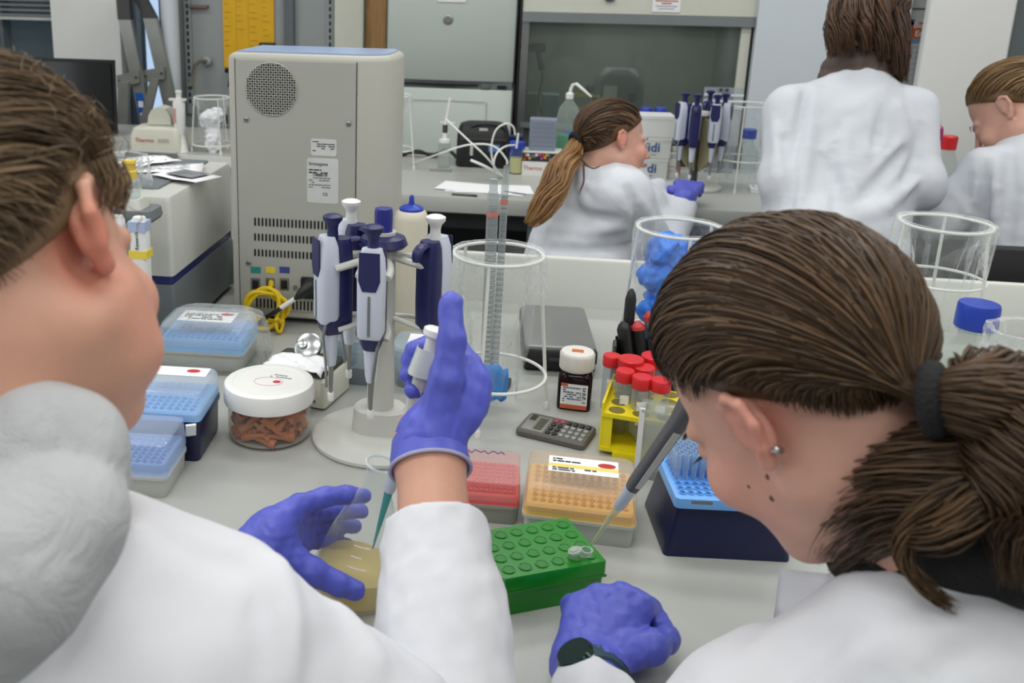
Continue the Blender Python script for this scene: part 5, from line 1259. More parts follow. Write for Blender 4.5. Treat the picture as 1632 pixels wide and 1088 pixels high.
for (q0, q1, Yb) in (((187, 130), (222, 122), LY-.025), ((229, 122), (262, 116), LY+.03)):
    a = aty(*q0, Yb)-L0; b = aty(*q1, Yb)-L0
    br = MB().loft([[a+Vector((0, -.006, -.028)), b+Vector((0, -.006, -.028)), b+Vector((0, -.006, .028)), a+Vector((0, -.006, .028))], [a+Vector((0, .006, -.028)), b+Vector((0, .006, -.028)), b+Vector((0, .006, .028)), a+Vector((0, .006, .028))]]).build('bracket', M_alu, ld, smooth=0)
    for k_ in (.12, .88):
        c = a.lerp(b, k_); MB().lathe([(.006, 0), (.006, .004)], 10).xf(TR(c+Vector((0, -.006, .0)), (R_(90), 0, 0))).build('rivet', M_dkgrey, br)
for z_ in (.25, .5, .75):
    MB().box(-.14, .16, -.02, .03, z_, z_+.03).build('rung', M_alu, ld, smooth=0)
a = aty(221, 148, LY-.018)-L0; b = aty(228, 184, LY-.018)-L0; wv = Vector((.019, 0, 0))
sk = MB().loft([[a-wv, a+wv, b+wv, b-wv], [v+Vector((0, .002, 0)) for v in (a-wv, a+wv, b+wv, b-wv)]]).build('sticker', mat('sticker_blue', (24, 92, 180), .5), ld, smooth=0)
c = a.lerp(b, .5); MB().box(c.x-.012, c.x+.012, c.y-.0015, c.y, c.z-.014, c.z+.014).build('pictogram', M_paper, sk, smooth=0)
c = a.lerp(b, .9); MB().box(c.x-.011, c.x+.011, c.y-.0015, c.y, c.z-.01, c.z+.002).build('pictogram', M_paper, sk, smooth=0)
# ================================================================== PEOPLE
def cv(r, u, t): return _R*r+_U*u-_fw*t                 # right, up, towards the viewer -> room vector
def adopt(o, parent): o.parent = parent; o.location = Vector(o.location)-Vector(parent_base(parent)); return o
def parent_base(p):
    v = Vector((0, 0, 0))
    while p: v += Vector(p.location); p = p.parent
    return v
def skin_mat(name, a, b):
    return mat(name, a, .48, var=.05, scale=35, bump=.04, bscale=350, sss=.12)
def flushed(base, name, spots, col):
    """skin with redder patches (ears, cheeks) around points given in room space"""
    M = base.copy(); M.name = name; t = M.node_tree; L = t.links.new; p = t.nodes['Principled BSDF']; src = p.inputs['Base Color'].links[0].from_socket
    tc = t.nodes.new('ShaderNodeTexCoord')
    for c, r, k in spots:
        vd = t.nodes.new('ShaderNodeVectorMath'); vd.operation = 'DISTANCE'; vd.inputs[1].default_value = tuple(c); L(tc.outputs['Object'], vd.inputs[0])
        mr = t.nodes.new('ShaderNodeMapRange'); mr.interpolation_type = 'SMOOTHSTEP'; mr.inputs[1].default_value = r; mr.inputs[2].default_value = r*.35; mr.inputs[3].default_value = 0; mr.inputs[4].default_value = k; L(vd.outputs['Value'], mr.inputs[0])
        mx = t.nodes.new('ShaderNodeMix'); mx.data_type = 'RGBA'; L(mr.outputs[0], mx.inputs[0]); L(src, mx.inputs[6]); mx.inputs[7].default_value = lin(col)+(1,); src = mx.outputs[2]
    L(src, p.inputs['Base Color']); return M
def hair_mat(name, dark, light, rough=.42):
    M = bpy.data.materials.new(name); M.use_nodes = True; t = M.node_tree; p = t.nodes['Principled BSDF']; L = t.links.new
    g = t.nodes.new('ShaderNodeNewGeometry'); r = t.nodes.new('ShaderNodeValToRGB'); r.color_ramp.elements[0].color = lin(dark)+(1,); r.color_ramp.elements[1].color = lin(light)+(1,)
    tc = t.nodes.new('ShaderNodeTexCoord'); n = t.nodes.new('ShaderNodeTexNoise'); n.inputs['Scale'].default_value = 40; n.inputs['Detail'].default_value = 5; L(tc.outputs['Object'], n.inputs['Vector'])
    mx = t.nodes.new('ShaderNodeMath'); mx.operation = 'MULTIPLY_ADD'; mx.inputs[1].default_value = .7; L(g.outputs['Random Per Island'], mx.inputs[0])
    m2 = t.nodes.new('ShaderNodeMath'); m2.operation = 'MULTIPLY'; m2.inputs[1].default_value = .4; L(n.outputs['Fac'], m2.inputs[0]); L(m2.outputs[0], mx.inputs[2])
    L(mx.outputs[0], r.inputs[0]); L(r.outputs[0], p.inputs['Base Color'])
    p.inputs['Roughness'].default_value = rough; p.inputs['Specular IOR Level'].default_value = .35
    return M
def cloth_mat(name, col, big=.35, fine=.08, rough=.85, scale=9.):
    M = bpy.data.materials.new(name); M.use_nodes = True; t = M.node_tree; p = t.nodes['Principled BSDF']; L = t.links.new
    p.inputs['Base Color'].default_value = lin(col)+(1,); p.inputs['Roughness'].default_value = rough; p.inputs['Specular IOR Level'].default_value = .2
    tc = t.nodes.new('ShaderNodeTexCoord'); n = t.nodes.new('ShaderNodeTexNoise'); n.inputs['Scale'].default_value = scale; n.inputs['Detail'].default_value = 3; n.inputs['Distortion'].default_value = 1.2; L(tc.outputs['Object'], n.inputs['Vector'])
    n2 = t.nodes.new('ShaderNodeTexNoise'); n2.inputs['Scale'].default_value = 700; L(tc.outputs['Object'], n2.inputs['Vector'])
    b = t.nodes.new('ShaderNodeBump'); b.inputs['Strength'].default_value = big; b.inputs['Distance'].default_value = .03; L(n.outputs['Fac'], b.inputs['Height'])
    b2 = t.nodes.new('ShaderNodeBump'); b2.inputs['Strength'].default_value = fine; b2.inputs['Distance'].default_value = .002; L(n2.outputs['Fac'], b2.inputs['Height']); L(b.outputs[0], b2.inputs['Normal']); L(b2.outputs[0], p.inputs['Normal'])
    return M
M_skinR = skin_mat('skin_fair', (205, 158, 140), 0); M_skinL = skin_mat('skin_warm', (206, 156, 132), 0)
M_coat = cloth_mat('coat_cotton', (217, 219, 224), .12, .06, scale=7)
M_coatf = cloth_mat('coat_cotton_far', (208, 212, 219), .10, .04, scale=9)
M_glove = mat('nitrile_glove', (84, 92, 194), .45, var=.07, scale=30, bump=.06, bscale=120)
M_trous = mat('dark_trousers', (40, 42, 52), .8, var=.1, scale=60)
M_hairR = hair_mat('hair_brown', (31, 22, 15), (96, 72, 48)); M_hairL = hair_mat('hair_ash_brown', (56, 44, 33), (136, 112, 84), .5)
M_hairS = hair_mat('hair_chestnut', (34, 24, 17), (100, 72, 48)); M_hairP = hair_mat('hair_golden_ends', (82, 58, 34), (172, 128, 78)); M_hairW = hair_mat('hair_dark', (34, 24, 18), (92, 64, 44)); M_hairF = hair_mat('hair_mid', (58, 42, 28), (150, 118, 78))
M_tie = mat('hair_band', (16, 16, 18), .85, bump=.4, bscale=300)

def head_axes(f, u):
    f = cv(*f).normalized(); u = cv(*u); u = (u-f*u.dot(f)).normalized(); r = f.cross(u)
    return np.array([[r[i], f[i], u[i]] for i in range(3)], dtype=np.float32)       # columns right, forward, up
HC = (0, -.012, .045); HR = (.077, .099, .086)
def head_sdf(q, ear=(-1, 1), neck=None):
    d = s_ell(q, HC, HR)
    d = smin(d, s_ell(q, (0, .036, -.028), (.060, .060, .074)), .03)
    d = smin(d, s_cap(q, (0, .062, -.082), (0, .078, -.088), .022, .015), .022)
    for s in (-1, 1):
        d = smin(d, s_cap(q, (s*.050, .004, -.048), (s*.016, .066, -.086), .020, .016), .022)
        d = smin(d, s_ell(q, (s*.040, .070, -.022), (.022, .020, .022)), .018)
        d = smin(d, s_cap(q, (s*.014, .090, .026), (s*.046, .074, .024), .008, .007), .010)
        d = smax(d, -s_ell(q, (s*.032, .098, .008), (.016, .013, .010)), .008)
        d = smin(d, s_ell(q, (s*.032, .081, .007), (.0125, .0115, .011)), .003)
    d = smin(d, s_cap(q, (0, .095, .020), (0, .117, -.019), .006, .0088), .009)
    for s in (-1, 1): d = smin(d, s_ell(q, (s*.010, .104, -.025), (.008, .009, .007)), .005)
    d = smin(d, s_ell(q, (0, .090, -.050), (.024, .012, .012)), .010)
    d = smin(d, s_ell(q, (0, .100, -.046), (.019, .0065, .0045)), .003); d = smin(d, s_ell(q, (0, .099, -.0555), (.017, .0065, .005)), .003)
    d = smin(d, s_cap(q, (0, -.022, -.04), neck if neck is not None else (0, -.045, -.16), .052, .054), .03)
    for s in ear:
        pts = [(s*.074, .004, .014), (s*.080, .001, .027), (s*.086, -.012, .031), (s*.090, -.023, .022), (s*.090, -.024, .005), (s*.085, -.014, -.011), (s*.079, -.004, -.021), (s*.075, .002, -.019)]
        e = s_chain(q, pts, [.0042, .0042, .0043, .0045, .0044, .0046, .0060, .0042], .003)
        e = smin(e, s_chain(q, [(s*.078, -.004, .017), (s*.084, -.015, .013), (s*.082, -.013, -.004)], [.003, .0034, .004], .003), .003)
        e = smin(e, s_ell(q, (s*.078, -.010, .005), (.0075, .016, .025)), .004)
        e = smin(e, s_cap(q, (s*.072, .004, .004), (s*.078, .003, .0), .006, .0035), .004)
        e = smax(e, -s_ell(q, (s*.093, -.007, .002), (.008, .008, .010)), .004)
        d = smin(d, e, .005)
    return d
def soft_multi(name, parts, m, parent=None, relax=1):
    VV = []; QQ = []; n = 0
    for fn, lo, hi, h in parts:
        V, Q = nets(fn, lo, hi, h, h*2)
        ed = np.concatenate([Q[:, [0, 1]], Q[:, [1, 2]], Q[:, [2, 3]], Q[:, [3, 0]]])
        for _ in range(relax):
            A = np.zeros_like(V); N = np.zeros(len(V))
            for x, y in ((0, 1), (1, 0)):
                for k in range(3): A[:, k] += np.bincount(ed[:, x], V[ed[:, y], k], len(V))
                N += np.bincount(ed[:, x], minlength=len(V))
            V = V*.5+.5*A/np.maximum(N, 1)[:, None]
        VV.append(V); QQ.append(Q+n); n += len(V)
    V = np.concatenate(VV); Q = np.concatenate(QQ); me = bpy.data.meshes.new(name)
    me.vertices.add(len(V)); me.vertices.foreach_set('co', V.astype(np.float32).ravel())
    me.loops.add(Q.size); me.loops.foreach_set('vertex_index', Q.ravel().astype(np.int32)); me.polygons.add(len(Q)); me.polygons.foreach_set('loop_start', np.arange(0, Q.size, 4, dtype=np.int32))
    me.update(calc_edges=True); me.validate(); me.polygons.foreach_set('use_smooth', np.ones(len(me.polygons), bool)); me.materials.append(m)
    o = link(name, me)
    if parent: adopt(o, parent)
    return o
def bounds(pts, pad):
    P = np.array([tuple(p) for p in pts]); return P.min(0)-pad, P.max(0)+pad

# ---------------------------------------------------------------- hair
def locks(name, paths, m, parent, C=None, n=6, flat=.42):
    """paths: list of (points, width); one flattened tapering lock each"""
    V = []; Fs = []; o = 0
    for pts, w in paths:
        P = np.array([tuple(p) for p in pts]); K = len(P)
        T = np.gradient(P, axis=0); T /= np.linalg.norm(T, axis=1)[:, None]+1e-9
        N = P-np.array(tuple(C)) if C is not None else np.tile(np.array([0.31, -.5, .8]), (K, 1))
        N = N-(N*T).sum(1)[:, None]*T; N /= np.linalg.norm(N, axis=1)[:, None]+1e-9; S = np.cross(T, N)
        t = np.linspace(0, 1, K); wd = w*np.clip(np.minimum((t+.06)*3.2, (1.03-t)*3.0), .12, 1)
        for k in range(n):
            a = 2*PI*k/n; V.append(P+S*(np.cos(a)*wd)[:, None]+N*(np.sin(a)*wd*flat)[:, None])
        idx = o+np.arange(n)[:, None]*K+np.arange(K)[None, :]
        for k in range(n):
            k2 = (k+1) % n
            Fs.append(np.stack([idx[k, :-1], idx[k2, :-1], idx[k2, 1:], idx[k, 1:]], 1))
        o += n*K
    V = np.concatenate(V); Q = np.concatenate(Fs); me = bpy.data.meshes.new(name)
    me.vertices.add(len(V)); me.vertices.foreach_set('co', V.astype(np.float32).ravel()); me.loops.add(Q.size); me.loops.foreach_set('vertex_index', Q.ravel().astype(np.int32))
    me.polygons.add(len(Q)); me.polygons.foreach_set('loop_start', np.arange(0, Q.size, 4, dtype=np.int32)); me.update(calc_edges=True); me.validate(); me.polygons.foreach_set('use_smooth', np.ones(len(me.polygons), bool)); me.materials.append(m)
    ob = link(name, me)
    if parent: adopt(ob, parent)
    return ob
HL = [(0, .086, .088), (.030, .082, .088), (.052, .064, .078), (.066, .044, .060), (.073, .024, .038), (.078, .004, .044), (.079, -.018, .040), (.076, -.036, .014), (.064, -.060, -.022), (.040, -.078, -.045), (0, -.086, -.056)]
def on_scalp(d, off, HR_=HR):
    d = np.array(d, float); d /= np.linalg.norm(d); r = 1/math.sqrt(sum((d[i]/HR_[i])**2 for i in range(3))); return np.array(HC)+d*(r+off)
def scalp_paths(nl, tie, seed, w=(.004, .008), off=(.003, .012), frizz=.0015, K=16, start=0., sides=(-1, 1), spread=.012, pull=.86, drop=0.):
    r = random.Random(seed); out = []; c = np.array(HC); td = np.array(tie)-c; td /= np.linalg.norm(td)
    for i in range(nl):
        s = r.choice(sides); u = r.random()*(len(HL)-1); k = int(u); a = np.array(HL[k]); b = np.array(HL[min(k+1, len(HL)-1)]); p = a+(b-a)*(u-k); p = p*np.array([s, 1, 1]); p[2] -= drop*min(1, max(0, (u-5)/3))
        d0 = p-c; d0 /= np.linalg.norm(d0); mixf = r.random()**1.4*.8+start; h = r.uniform(*off); ph = r.random()*6; ph2 = r.random()*6; fa = frizz*(.5+r.random())
        fy_ = max(0, d0[1]); dm = np.array([1.15*d0[0]+.5*td[0], -.1-.55*(1-fy_), (.28+.85*fy_) if d0[1] > 0 else d0[2]*.55+.12]); dm /= np.linalg.norm(dm); pts = []
        for j in range(K):
            t = mixf+(1-mixf)*j/(K-1); t = min(t, 1)
            dd = (1-t)**2*d0+2*t*(1-t)*dm*1.15+t*t*td
            q = on_scalp(dd, h*min(1, .45+3.5*(t-mixf)+mixf*3))
            q = q+fa*np.array([math.sin(9*t+ph), math.sin(7*t+ph2), math.sin(11*t+ph+ph2)])
            e = max(0, (t-pull)/(1-pull))**1.5; q = q*(1-e)+(np.array(tie)+spread*np.array([math.sin(ph*3)*.6, math.sin(ph2*5)*.35, math.cos(ph2*3)*.6]))*e
            pts.append(q)
        out.append((pts, r.uniform(*w)))
    return out
def scaled(paths, s): return [([np.array(q)*s for q in pts], w) for pts, w in paths]
def to_world(paths, C, A):
    C = np.array(tuple(C)); return [([C+A @ np.array(p) for p in pts], w) for pts, w in paths]
def hair_cap_sdf(q, lift=.008, low=-.020):
    d = s_ell(q, (HC[0], HC[1]-.003, HC[2]+.001), (HR[0]+lift, HR[1]+lift, HR[2]+lift*.9))
    d1 = (q[:, 1]-.090)*.746-(q[:, 2]-.078)*.666-.012*np.abs(q[:, 0])/.07; d2 = (q[:, 1]-.020)*.637-(q[:, 2]-.036+low)*.771
    return smax(smax(d, d1, .012), d2, .012)
def bundle(ctrl, nl, seed, rad, w=(.003, .006), K=18, frizz=.003, tail=.5):
    """locks following a guide path given as room points; rad = bundle radius along the path"""
    r = random.Random(seed); G = smoothpath(ctrl, 8); n = len(G); out = []
    for i in range(nl):
        a = r.random()*6.283; q = math.sqrt(r.random()); ph = r.random()*6; e = 1-tail*r.random()**2; pts = []; up = Vector((r.gauss(0, 1), r.gauss(0, 1), r.gauss(0, 1)))
        for j in range(K):
            t = e*j/(K-1); x = t*(n-1); k = min(int(x), n-2); p = G[k].lerp(G[k+1], x-k); T = (G[min(k+1, n-1)]-G[max(k-1, 0)]).normalized()
            b1 = T.cross(Vector((.2, .3, .93))).normalized(); b2 = T.cross(b1)
            xr = t*(len(rad)-1); kr = min(int(xr), len(rad)-2); R0 = rad[kr]+(rad[kr+1]-rad[kr])*(xr-kr)
            aa = a+.6*math.sin(2*t+ph); pts.append(p+(b1*math.cos(aa)+b2*math.sin(aa))*R0*q+Vector((math.sin(9*t+ph), math.sin(8*t+2*ph), math.sin(10*t+3*ph)))*frizz*t)
        out.append((pts, r.uniform(*w)))
    return out

# ---------------------------------------------------------------- hands
def hand_fn(wrist, mcps, fingers, thumb, rs=1.0, cuff=None, seed=0):
    W = Vector(wrist); side = (Vector(mcps[0])-Vector(mcps[3])).normalized()
    def fn(p):
        d = None
        for i, m_ in enumerate(mcps):
            a = W+side*(.012-.008*i)*rs; e = s_cap(p, a, m_, .0175*rs, .0128*rs); d = e if d is None else smin(d, e, .012*rs)
        for i, fg in enumerate(fingers):
            k = (1, 1.02, .97, .86)[i]*rs; e = s_chain(p, [mcps[i]]+list(fg), [.0118*k, .0104*k, .0096*k, .0082*k], .004); d = smin(d, e, .0042*rs)
        e = s_chain(p, thumb, [.017*rs, .0138*rs, .0116*rs, .0100*rs], .006); d = smin(d, e, .007*rs)
        if cuff is not None: d = smin(d, s_cap(p, W, cuff, .026*rs, .031*rs), .012)
        return d+.0009*wob(p, 160, seed)+.0006*wob(p, 330, seed+1)
    return fn
def hand(name, parent, wrist, mcps, fingers, thumb, rs=1.0, cuff=None, h=.0019, m=None, seed=0):
    fn = hand_fn(wrist, mcps, fingers, thumb, rs, cuff, seed); pts = [wrist]+list(mcps)+[q for f in fingers for q in f]+list(thumb)+([cuff] if cuff is not None else [])
    lo, hi = bounds(pts, .04); o = soft(name, fn, lo, hi, h, m or M_glove, None, .006, 1)
    return adopt(o, parent)
def A3(q): return atd(*q)
def onsurf(fn, q, D0, D1):
    ts = np.linspace(D0, D1, 160); r = ray(*q); P = np.array([tuple(CAM+r*float(t)) for t in ts], dtype=np.float32); v = fn(P)
    k = np.argmax(v < 0); return Vector(tuple(P[k])) if v[k] < 0 else None
def ridged(fn, lines_, D0, D1):
    """add soft cloth ridges (+) and creases (-) that run over the surface"""
    segs = []
    for pts, r_, k_ in lines_:
        S = [onsurf(fn, q, D0, D1) for q in pts]; S = [x for x in S if x is not None]
        if len(S) > 1:
            S = [x+(x-CAM).normalized()*(.45*r_ if r_ > 0 else .62*r_) for x in S]; segs.append((smoothpath(S, 2), r_, k_))
    def g(p):
        d = fn(p)
        for S, r_, k_ in segs:
            n = len(S); rr = [abs(r_)*(.35+.65*math.sin(PI*(i+.6)/(n+.2))) for i in range(n)]; e = s_chain(p, S, rr, .004)
            d = smin(d, e, k_) if r_ > 0 else smax(d, -e, k_)
        return d
    return g
def A3R(q): return atd(q[0], q[1], q[2]*1.14)

# ================================================================== near right person (bent over the green rack)
RSC = .95; RC = atd(1289, 640, .700); RA = head_axes((-.35, -.53, -.775), (-.474, .819, -.322))
def rloc(v): return Vector(np.array(tuple(RC))+RA @ (np.array(v)*RSC))
PR = thing('person', 'person in white lab coat with dark pony tail bending over the green rack', 'person', (.30, .42, 0))
Rn = atd(1490, 850, .667); RSL = Vector((.187, .612, 1.005)); RSR = Vector((.48, .50, 1.04)); RWL = atd(930, 1075, .905); REL = Vector((.10, .50, .985)); REL = Vector((.115, .61, .948))
RPV = Vector((.38, .26, .62)); RWR = atd(1195, 600, .86); RER = Vector((.47, .70, .985))
neck_local = RA.T @ (np.array(tuple(Rn))-np.array(tuple(RC)))/RSC
def r_head(p):
    q = ((p-_n(tuple(RC))) @ RA)/np.float32(RSC); return head_sdf(q, neck=tuple(neck_local))*RSC
def r_arms(p):
    d = smin(s_chain(p, [RSL, REL, RWL], [.05, .038, .027], .02), s_chain(p, [RSR, RER, RWR], [.05, .038, .027], .02), .02)
    return smin(d, smin(s_chain(p, [RSL, (RSL+RSR)/2, RSR], [.05, .07, .05], .03), s_cap(p, (RSL+RSR)/2, RPV, .09, .11), .05), .03)
lo, hi = bounds([RC, Rn], .15); lo2, hi2 = bounds([RSL, RSR, REL, RER, RWL, RWR, RPV], .13)
soft_multi('body', [(r_head, lo, hi, .0024), (r_arms, lo2, hi2, .008)], flushed(M_skinR, 'skin_right_person', [(rloc((-.084, -.012, .004)), .040, .6), (rloc((-.055, .05, -.03)), .05, .25)], (206, 128, 112)), PR)
# coat
def r_coat(p):
    mid = (RSL+RSR)/2+Vector((.0, .0, -.03)); up = Rn+Vector((.015, -.03, -.092))
    d = s_chain(p, [RSL+Vector((0, 0, .005)), up, RSR], [.066, .085, .072], .05)
    d = smin(d, s_cap(p, mid+Vector((.02, -.05, -.06)), RPV, .12, .17), .08)
    d = smin(d, s_cap(p, RPV, RPV+Vector((0, .06, -.2)), .17, .2), .06)
    arm = s_chain(p, [RSL, REL, RWL+(REL-RWL)*.30], [.060, .048, .041], .03); arm = arm+.003*wob(p, 55, 3)
    d = smin(d, arm, .04)
    arm = s_chain(p, [RSR, RER, RWR+(RER-RWR)*.2], [.064, .054, .04], .03)
    d = smin(d, arm, .04)
    d = d+.006*wob(p, 24, 11)+.002*wob(p, 70, 12)
    hole = s_cap(p, Rn+Vector((-.03, .07, -.08)), Rn+Vector((-.005, .01, .12)), .055, .08)
    return smax(d, -hole, .015)
lo, hi = bounds([RSL, RSR, REL, RER, RWL, RWR, RPV+Vector((0, .06, -.25)), Rn], .2)
r_coat = ridged(r_coat, [([(1300, 985), (1240, 1015), (1180, 1075)], .006, .014), ([(1350, 1000), (1290, 1040), (1240, 1085)], -.006, .014), ([(1640, 985), (1560, 1020), (1480, 1080)], -.005, .010), ([(1632, 960), (1540, 990), (1440, 1000)], .006, .014), ([(1420, 1020), (1380, 1050), (1350, 1088)], .006, .014)], .4, 1.0)
rcoat = soft('lab_coat', r_coat, lo, hi, .0065, M_coat, None, .02, 2); adopt(rcoat, PR)
def strip(name, top, bot, m, parent, th=.004):
    T = smoothpath([A3R(q) for q in top], 5); B = smoothpath([A3R(q) for q in bot], 5); base = parent_base(parent)
    rings = []
    for k in range(5):
        f = k/4; rings.append([t.lerp(b, f)-base for t, b in zip(T, B)])
    o = MB().loft(rings, False, False, False).build(name, m, parent); s = o.modifiers.new('thickness', 'SOLIDIFY'); s.thickness = th; s.offset = 0
    return o
strip('collar', [(1246, 906, .72), (1330, 914, .655), (1415, 899, .60), (1500, 890, .57), (1580, 905, .55), (1660, 945, .53)], [(1236, 985, .70), (1320, 990, .65), (1420, 985, .60), (1520, 990, .565), (1600, 1000, .54), (1680, 1040, .52)], M_coat, PR)
def r_hood(p):
    pts = [A3R(q) for q in ((1375, 880, .63), (1435, 872, .60), (1530, 850, .565), (1640, 860, .54), (1740, 920, .54))]
    return s_chain(p, pts, [.026, .038, .042, .042, .034], .02)+.004*wob(p, 80, 21)
lo, hi = bounds([A3R(q) for q in ((1400, 880, .62), (1740, 930, .54), (1550, 820, .55))], .06)
adopt(soft('jacket_hood', r_hood, lo, hi, .004, mat('black_fleece', (20, 20, 22), .9, bump=.3, bscale=260), None, .01, 1), PR)
# hair
def r_cap(p): return hair_cap_sdf(((p-_n(tuple(RC))) @ RA)/np.float32(RSC), .009)*RSC
lo, hi = bounds([RC], .16); hcap = soft('hair_base', r_cap, lo, hi, .004, M_hairR, None, .008, 1); adopt(hcap, PR)
TIE = (-.032, -.106, -.035)
locks('hair', to_world(scaled(scalp_paths(4800, TIE, 3, w=(.0007, .0019), off=(.0085, .0150), frizz=.0010, K=15, drop=.006), RSC), RC, RA), M_hairR, PR, RC, n=3)
tw = rloc(TIE)
d_t = (A3R((1600, 640, .50))-tw).normalized()
sc_ = MB().ring((0, 0, 0), .0165, .0078, 26, 10, M=frame((0, 0, 0), d_t)).build('hair_tie', M_tie, PR); sc_.location = tw+d_t*.004-Vector(parent_base(PR))
pt = [tw, tw+d_t*.03, A3R((1590, 640, .53)), A3R((1650, 720, .50)), A3R((1690, 830, .49)), A3R((1700, 950, .48))]
locks('pony_tail', bundle(pt, 900, 5, [.014, .026, .036, .04, .04, .034], w=(.0007, .0018), tail=.3), M_hairR, PR, n=4)
pt = [tw+d_t*.01, A3R((1560, 640, .545)), A3R((1600, 700, .535)), A3R((1550, 735, .53)), A3R((1450, 760, .545)), A3R((1375, 810, .575)), A3R((1325, 880, .61))]
locks('pony_tail', bundle(pt, 900, 6, [.012, .024, .030, .030, .030, .030, .018], w=(.0007, .0017), tail=.35), M_hairR, PR, n=4)
pt = [A3R((1600, 740, .52)), A3R((1530, 760, .515)), A3R((1455, 820, .525)), A3R((1440, 880, .53)), A3R((1470, 930, .525)), A3R((1520, 968, .52))]
locks('loose_lock', bundle(pt, 60, 7, [.008, .008, .006, .005, .004, .002], w=(.0008, .0017), tail=.1), M_hairR, PR)
pt = [A3R((1640, 760, .5)), A3R((1560, 800, .505)), A3R((1500, 850, .515)), A3R((1420, 860, .55)), A3R((1340, 905, .6))]
locks('loose_lock', bundle(pt, 90, 8, [.014, .014, .012, .010, .006], w=(.0008, .0018), tail=.3), M_hairR, PR, n=4)
# face details: lashes, brow, moles, ear stud
b0 = parent_base(PR)
for s in (-1, 1):
    mbk_ = MB()
    for k in range(9):
        x = s*(.022+.0022*k); a = Vector(rloc((x, .0925, .006))); e = Vector(rloc((x*1.02, .103, .004))); mbk_.tube([a-b0, (a+e)/2-b0+Vector((0, 0, -.0005)), e-b0], [.0007, .0005, .0002], 4)
    mbk_.build('lashes', M_black, PR)
    locks('brow', to_world(scaled([([(s*(.016+.004*k+.003*j), .0985-.0035*k*.5-.001*j, .026+.0012*k-.0002*k*k) for j in range(4)], .0012) for k in range(8)], RSC), RC, RA), M_hairR, PR)
    ey = MB().sphere((0, 0, 0), .0105, 16, 10).build('eye', mat('eye_white', (225, 222, 216), .2), PR); ey.location = rloc((s*.032, .0790, .007))-b0
for q in ((1196, 773), (1226, 759), (1232, 793)):
    P = onsurf(r_head, q, .4, .9); o = MB().sphere((0, 0, 0), (.0026, .0026, .0018), 10, 6).xf(frame((0, 0, 0), (CAM-P))).build('mole', mat('mole_brown', (92, 58, 46), .6), PR); o.location = P-b0
P = onsurf(r_head, (1238, 716), .4, .9) or rloc((-.0835, -.0075, -.027)); P = P+(CAM-P).normalized()*.002
o = MB().sphere((0, 0, 0), .0030, 12, 8).ring((0, 0, .0), .0046, .0009, 18, 6).build('ear_stud', M_chrome, PR); o.location = P-b0
# left hand: fist on the bench, with watch
def on(px, py, z): return at(px, py, z)
wr = RWL+Vector((0, .0, .012))
mc = [on(1022, 968, .962), on(992, 952, .966), on(955, 952, .962), on(922, 966, .954)]
fg = []
for i, m_ in enumerate(mc):
    f_ = Vector((.012-.006*i, .03, 0)); fg.append([m_+f_+Vector((0, 0, -.020)), m_+f_*.75+Vector((0, 0, -.038)), m_-f_*.15+Vector((0, 0, -.043))])
th = [on(1000, 1040, .940), on(1040, 1030, .945), on(1062, 1018, .938), on(1050, 990, .930)]
hand('glove', PR, wr, mc, fg, th, 1.08, wr+(REL-wr).normalized()*.022, seed=2)
ax = (REL-wr).normalized(); wt = thing_ = MB()
wb_ = MB().ring((0, 0, 0), .0325, .0035, 34, 8, ey=.86, M=frame((0, 0, 0), ax)).build('watch', M_black, PR); wb_.location = wr+ax*.030-b0
MB().tube([-ax*.009, ax*.009], .033, 28).build('strap', mat('watch_strap', (28, 62, 74), .5), wb_)
nrm = Vector((-.45, -.30, .85)); nrm = (nrm-ax*nrm.dot(ax)).normalized()
MB().lathe([(.017, 0), (.018, .003), (.016, .007), (.001, .007)], 26).xf(frame(nrm*.031, nrm)).build('watch_case', mat('watch_dark', (24, 50, 44), .2, .4), wb_)
# right hand on the pipette, behind the head
pa = atd(938, 874, 1.07); pbt = atd(1085, 668, .965); ptop = pa+(pbt-pa)*1.75; pd = (pbt-pa).normalized()
hb = pa+pd*.365; sd = pd.cross(_fw).normalized()
wr2 = hb+sd*.06-_fw*.02+Vector((0, 0, -.02)); tw2 = -_fw
mc2 = [hb+sd*.026+pd*(.03-.02*i)+tw2*.012 for i in range(4)]
fg2 = [[m_-sd*.022+tw2*(-.034), m_-sd*.044+tw2*(-.022), m_-sd*.046+tw2*(.004)] for m_ in mc2]
th2 = [hb+sd*.045-pd*.01, hb+sd*.03+pd*.03+tw2*.02, hb+sd*.012+pd*.06+tw2*.012, hb+pd*.085]
hand('glove', PR, wr2, mc2, fg2, th2, 1.0, wr2+(RER-wr2).normalized()*.03, h=.003, seed=4)
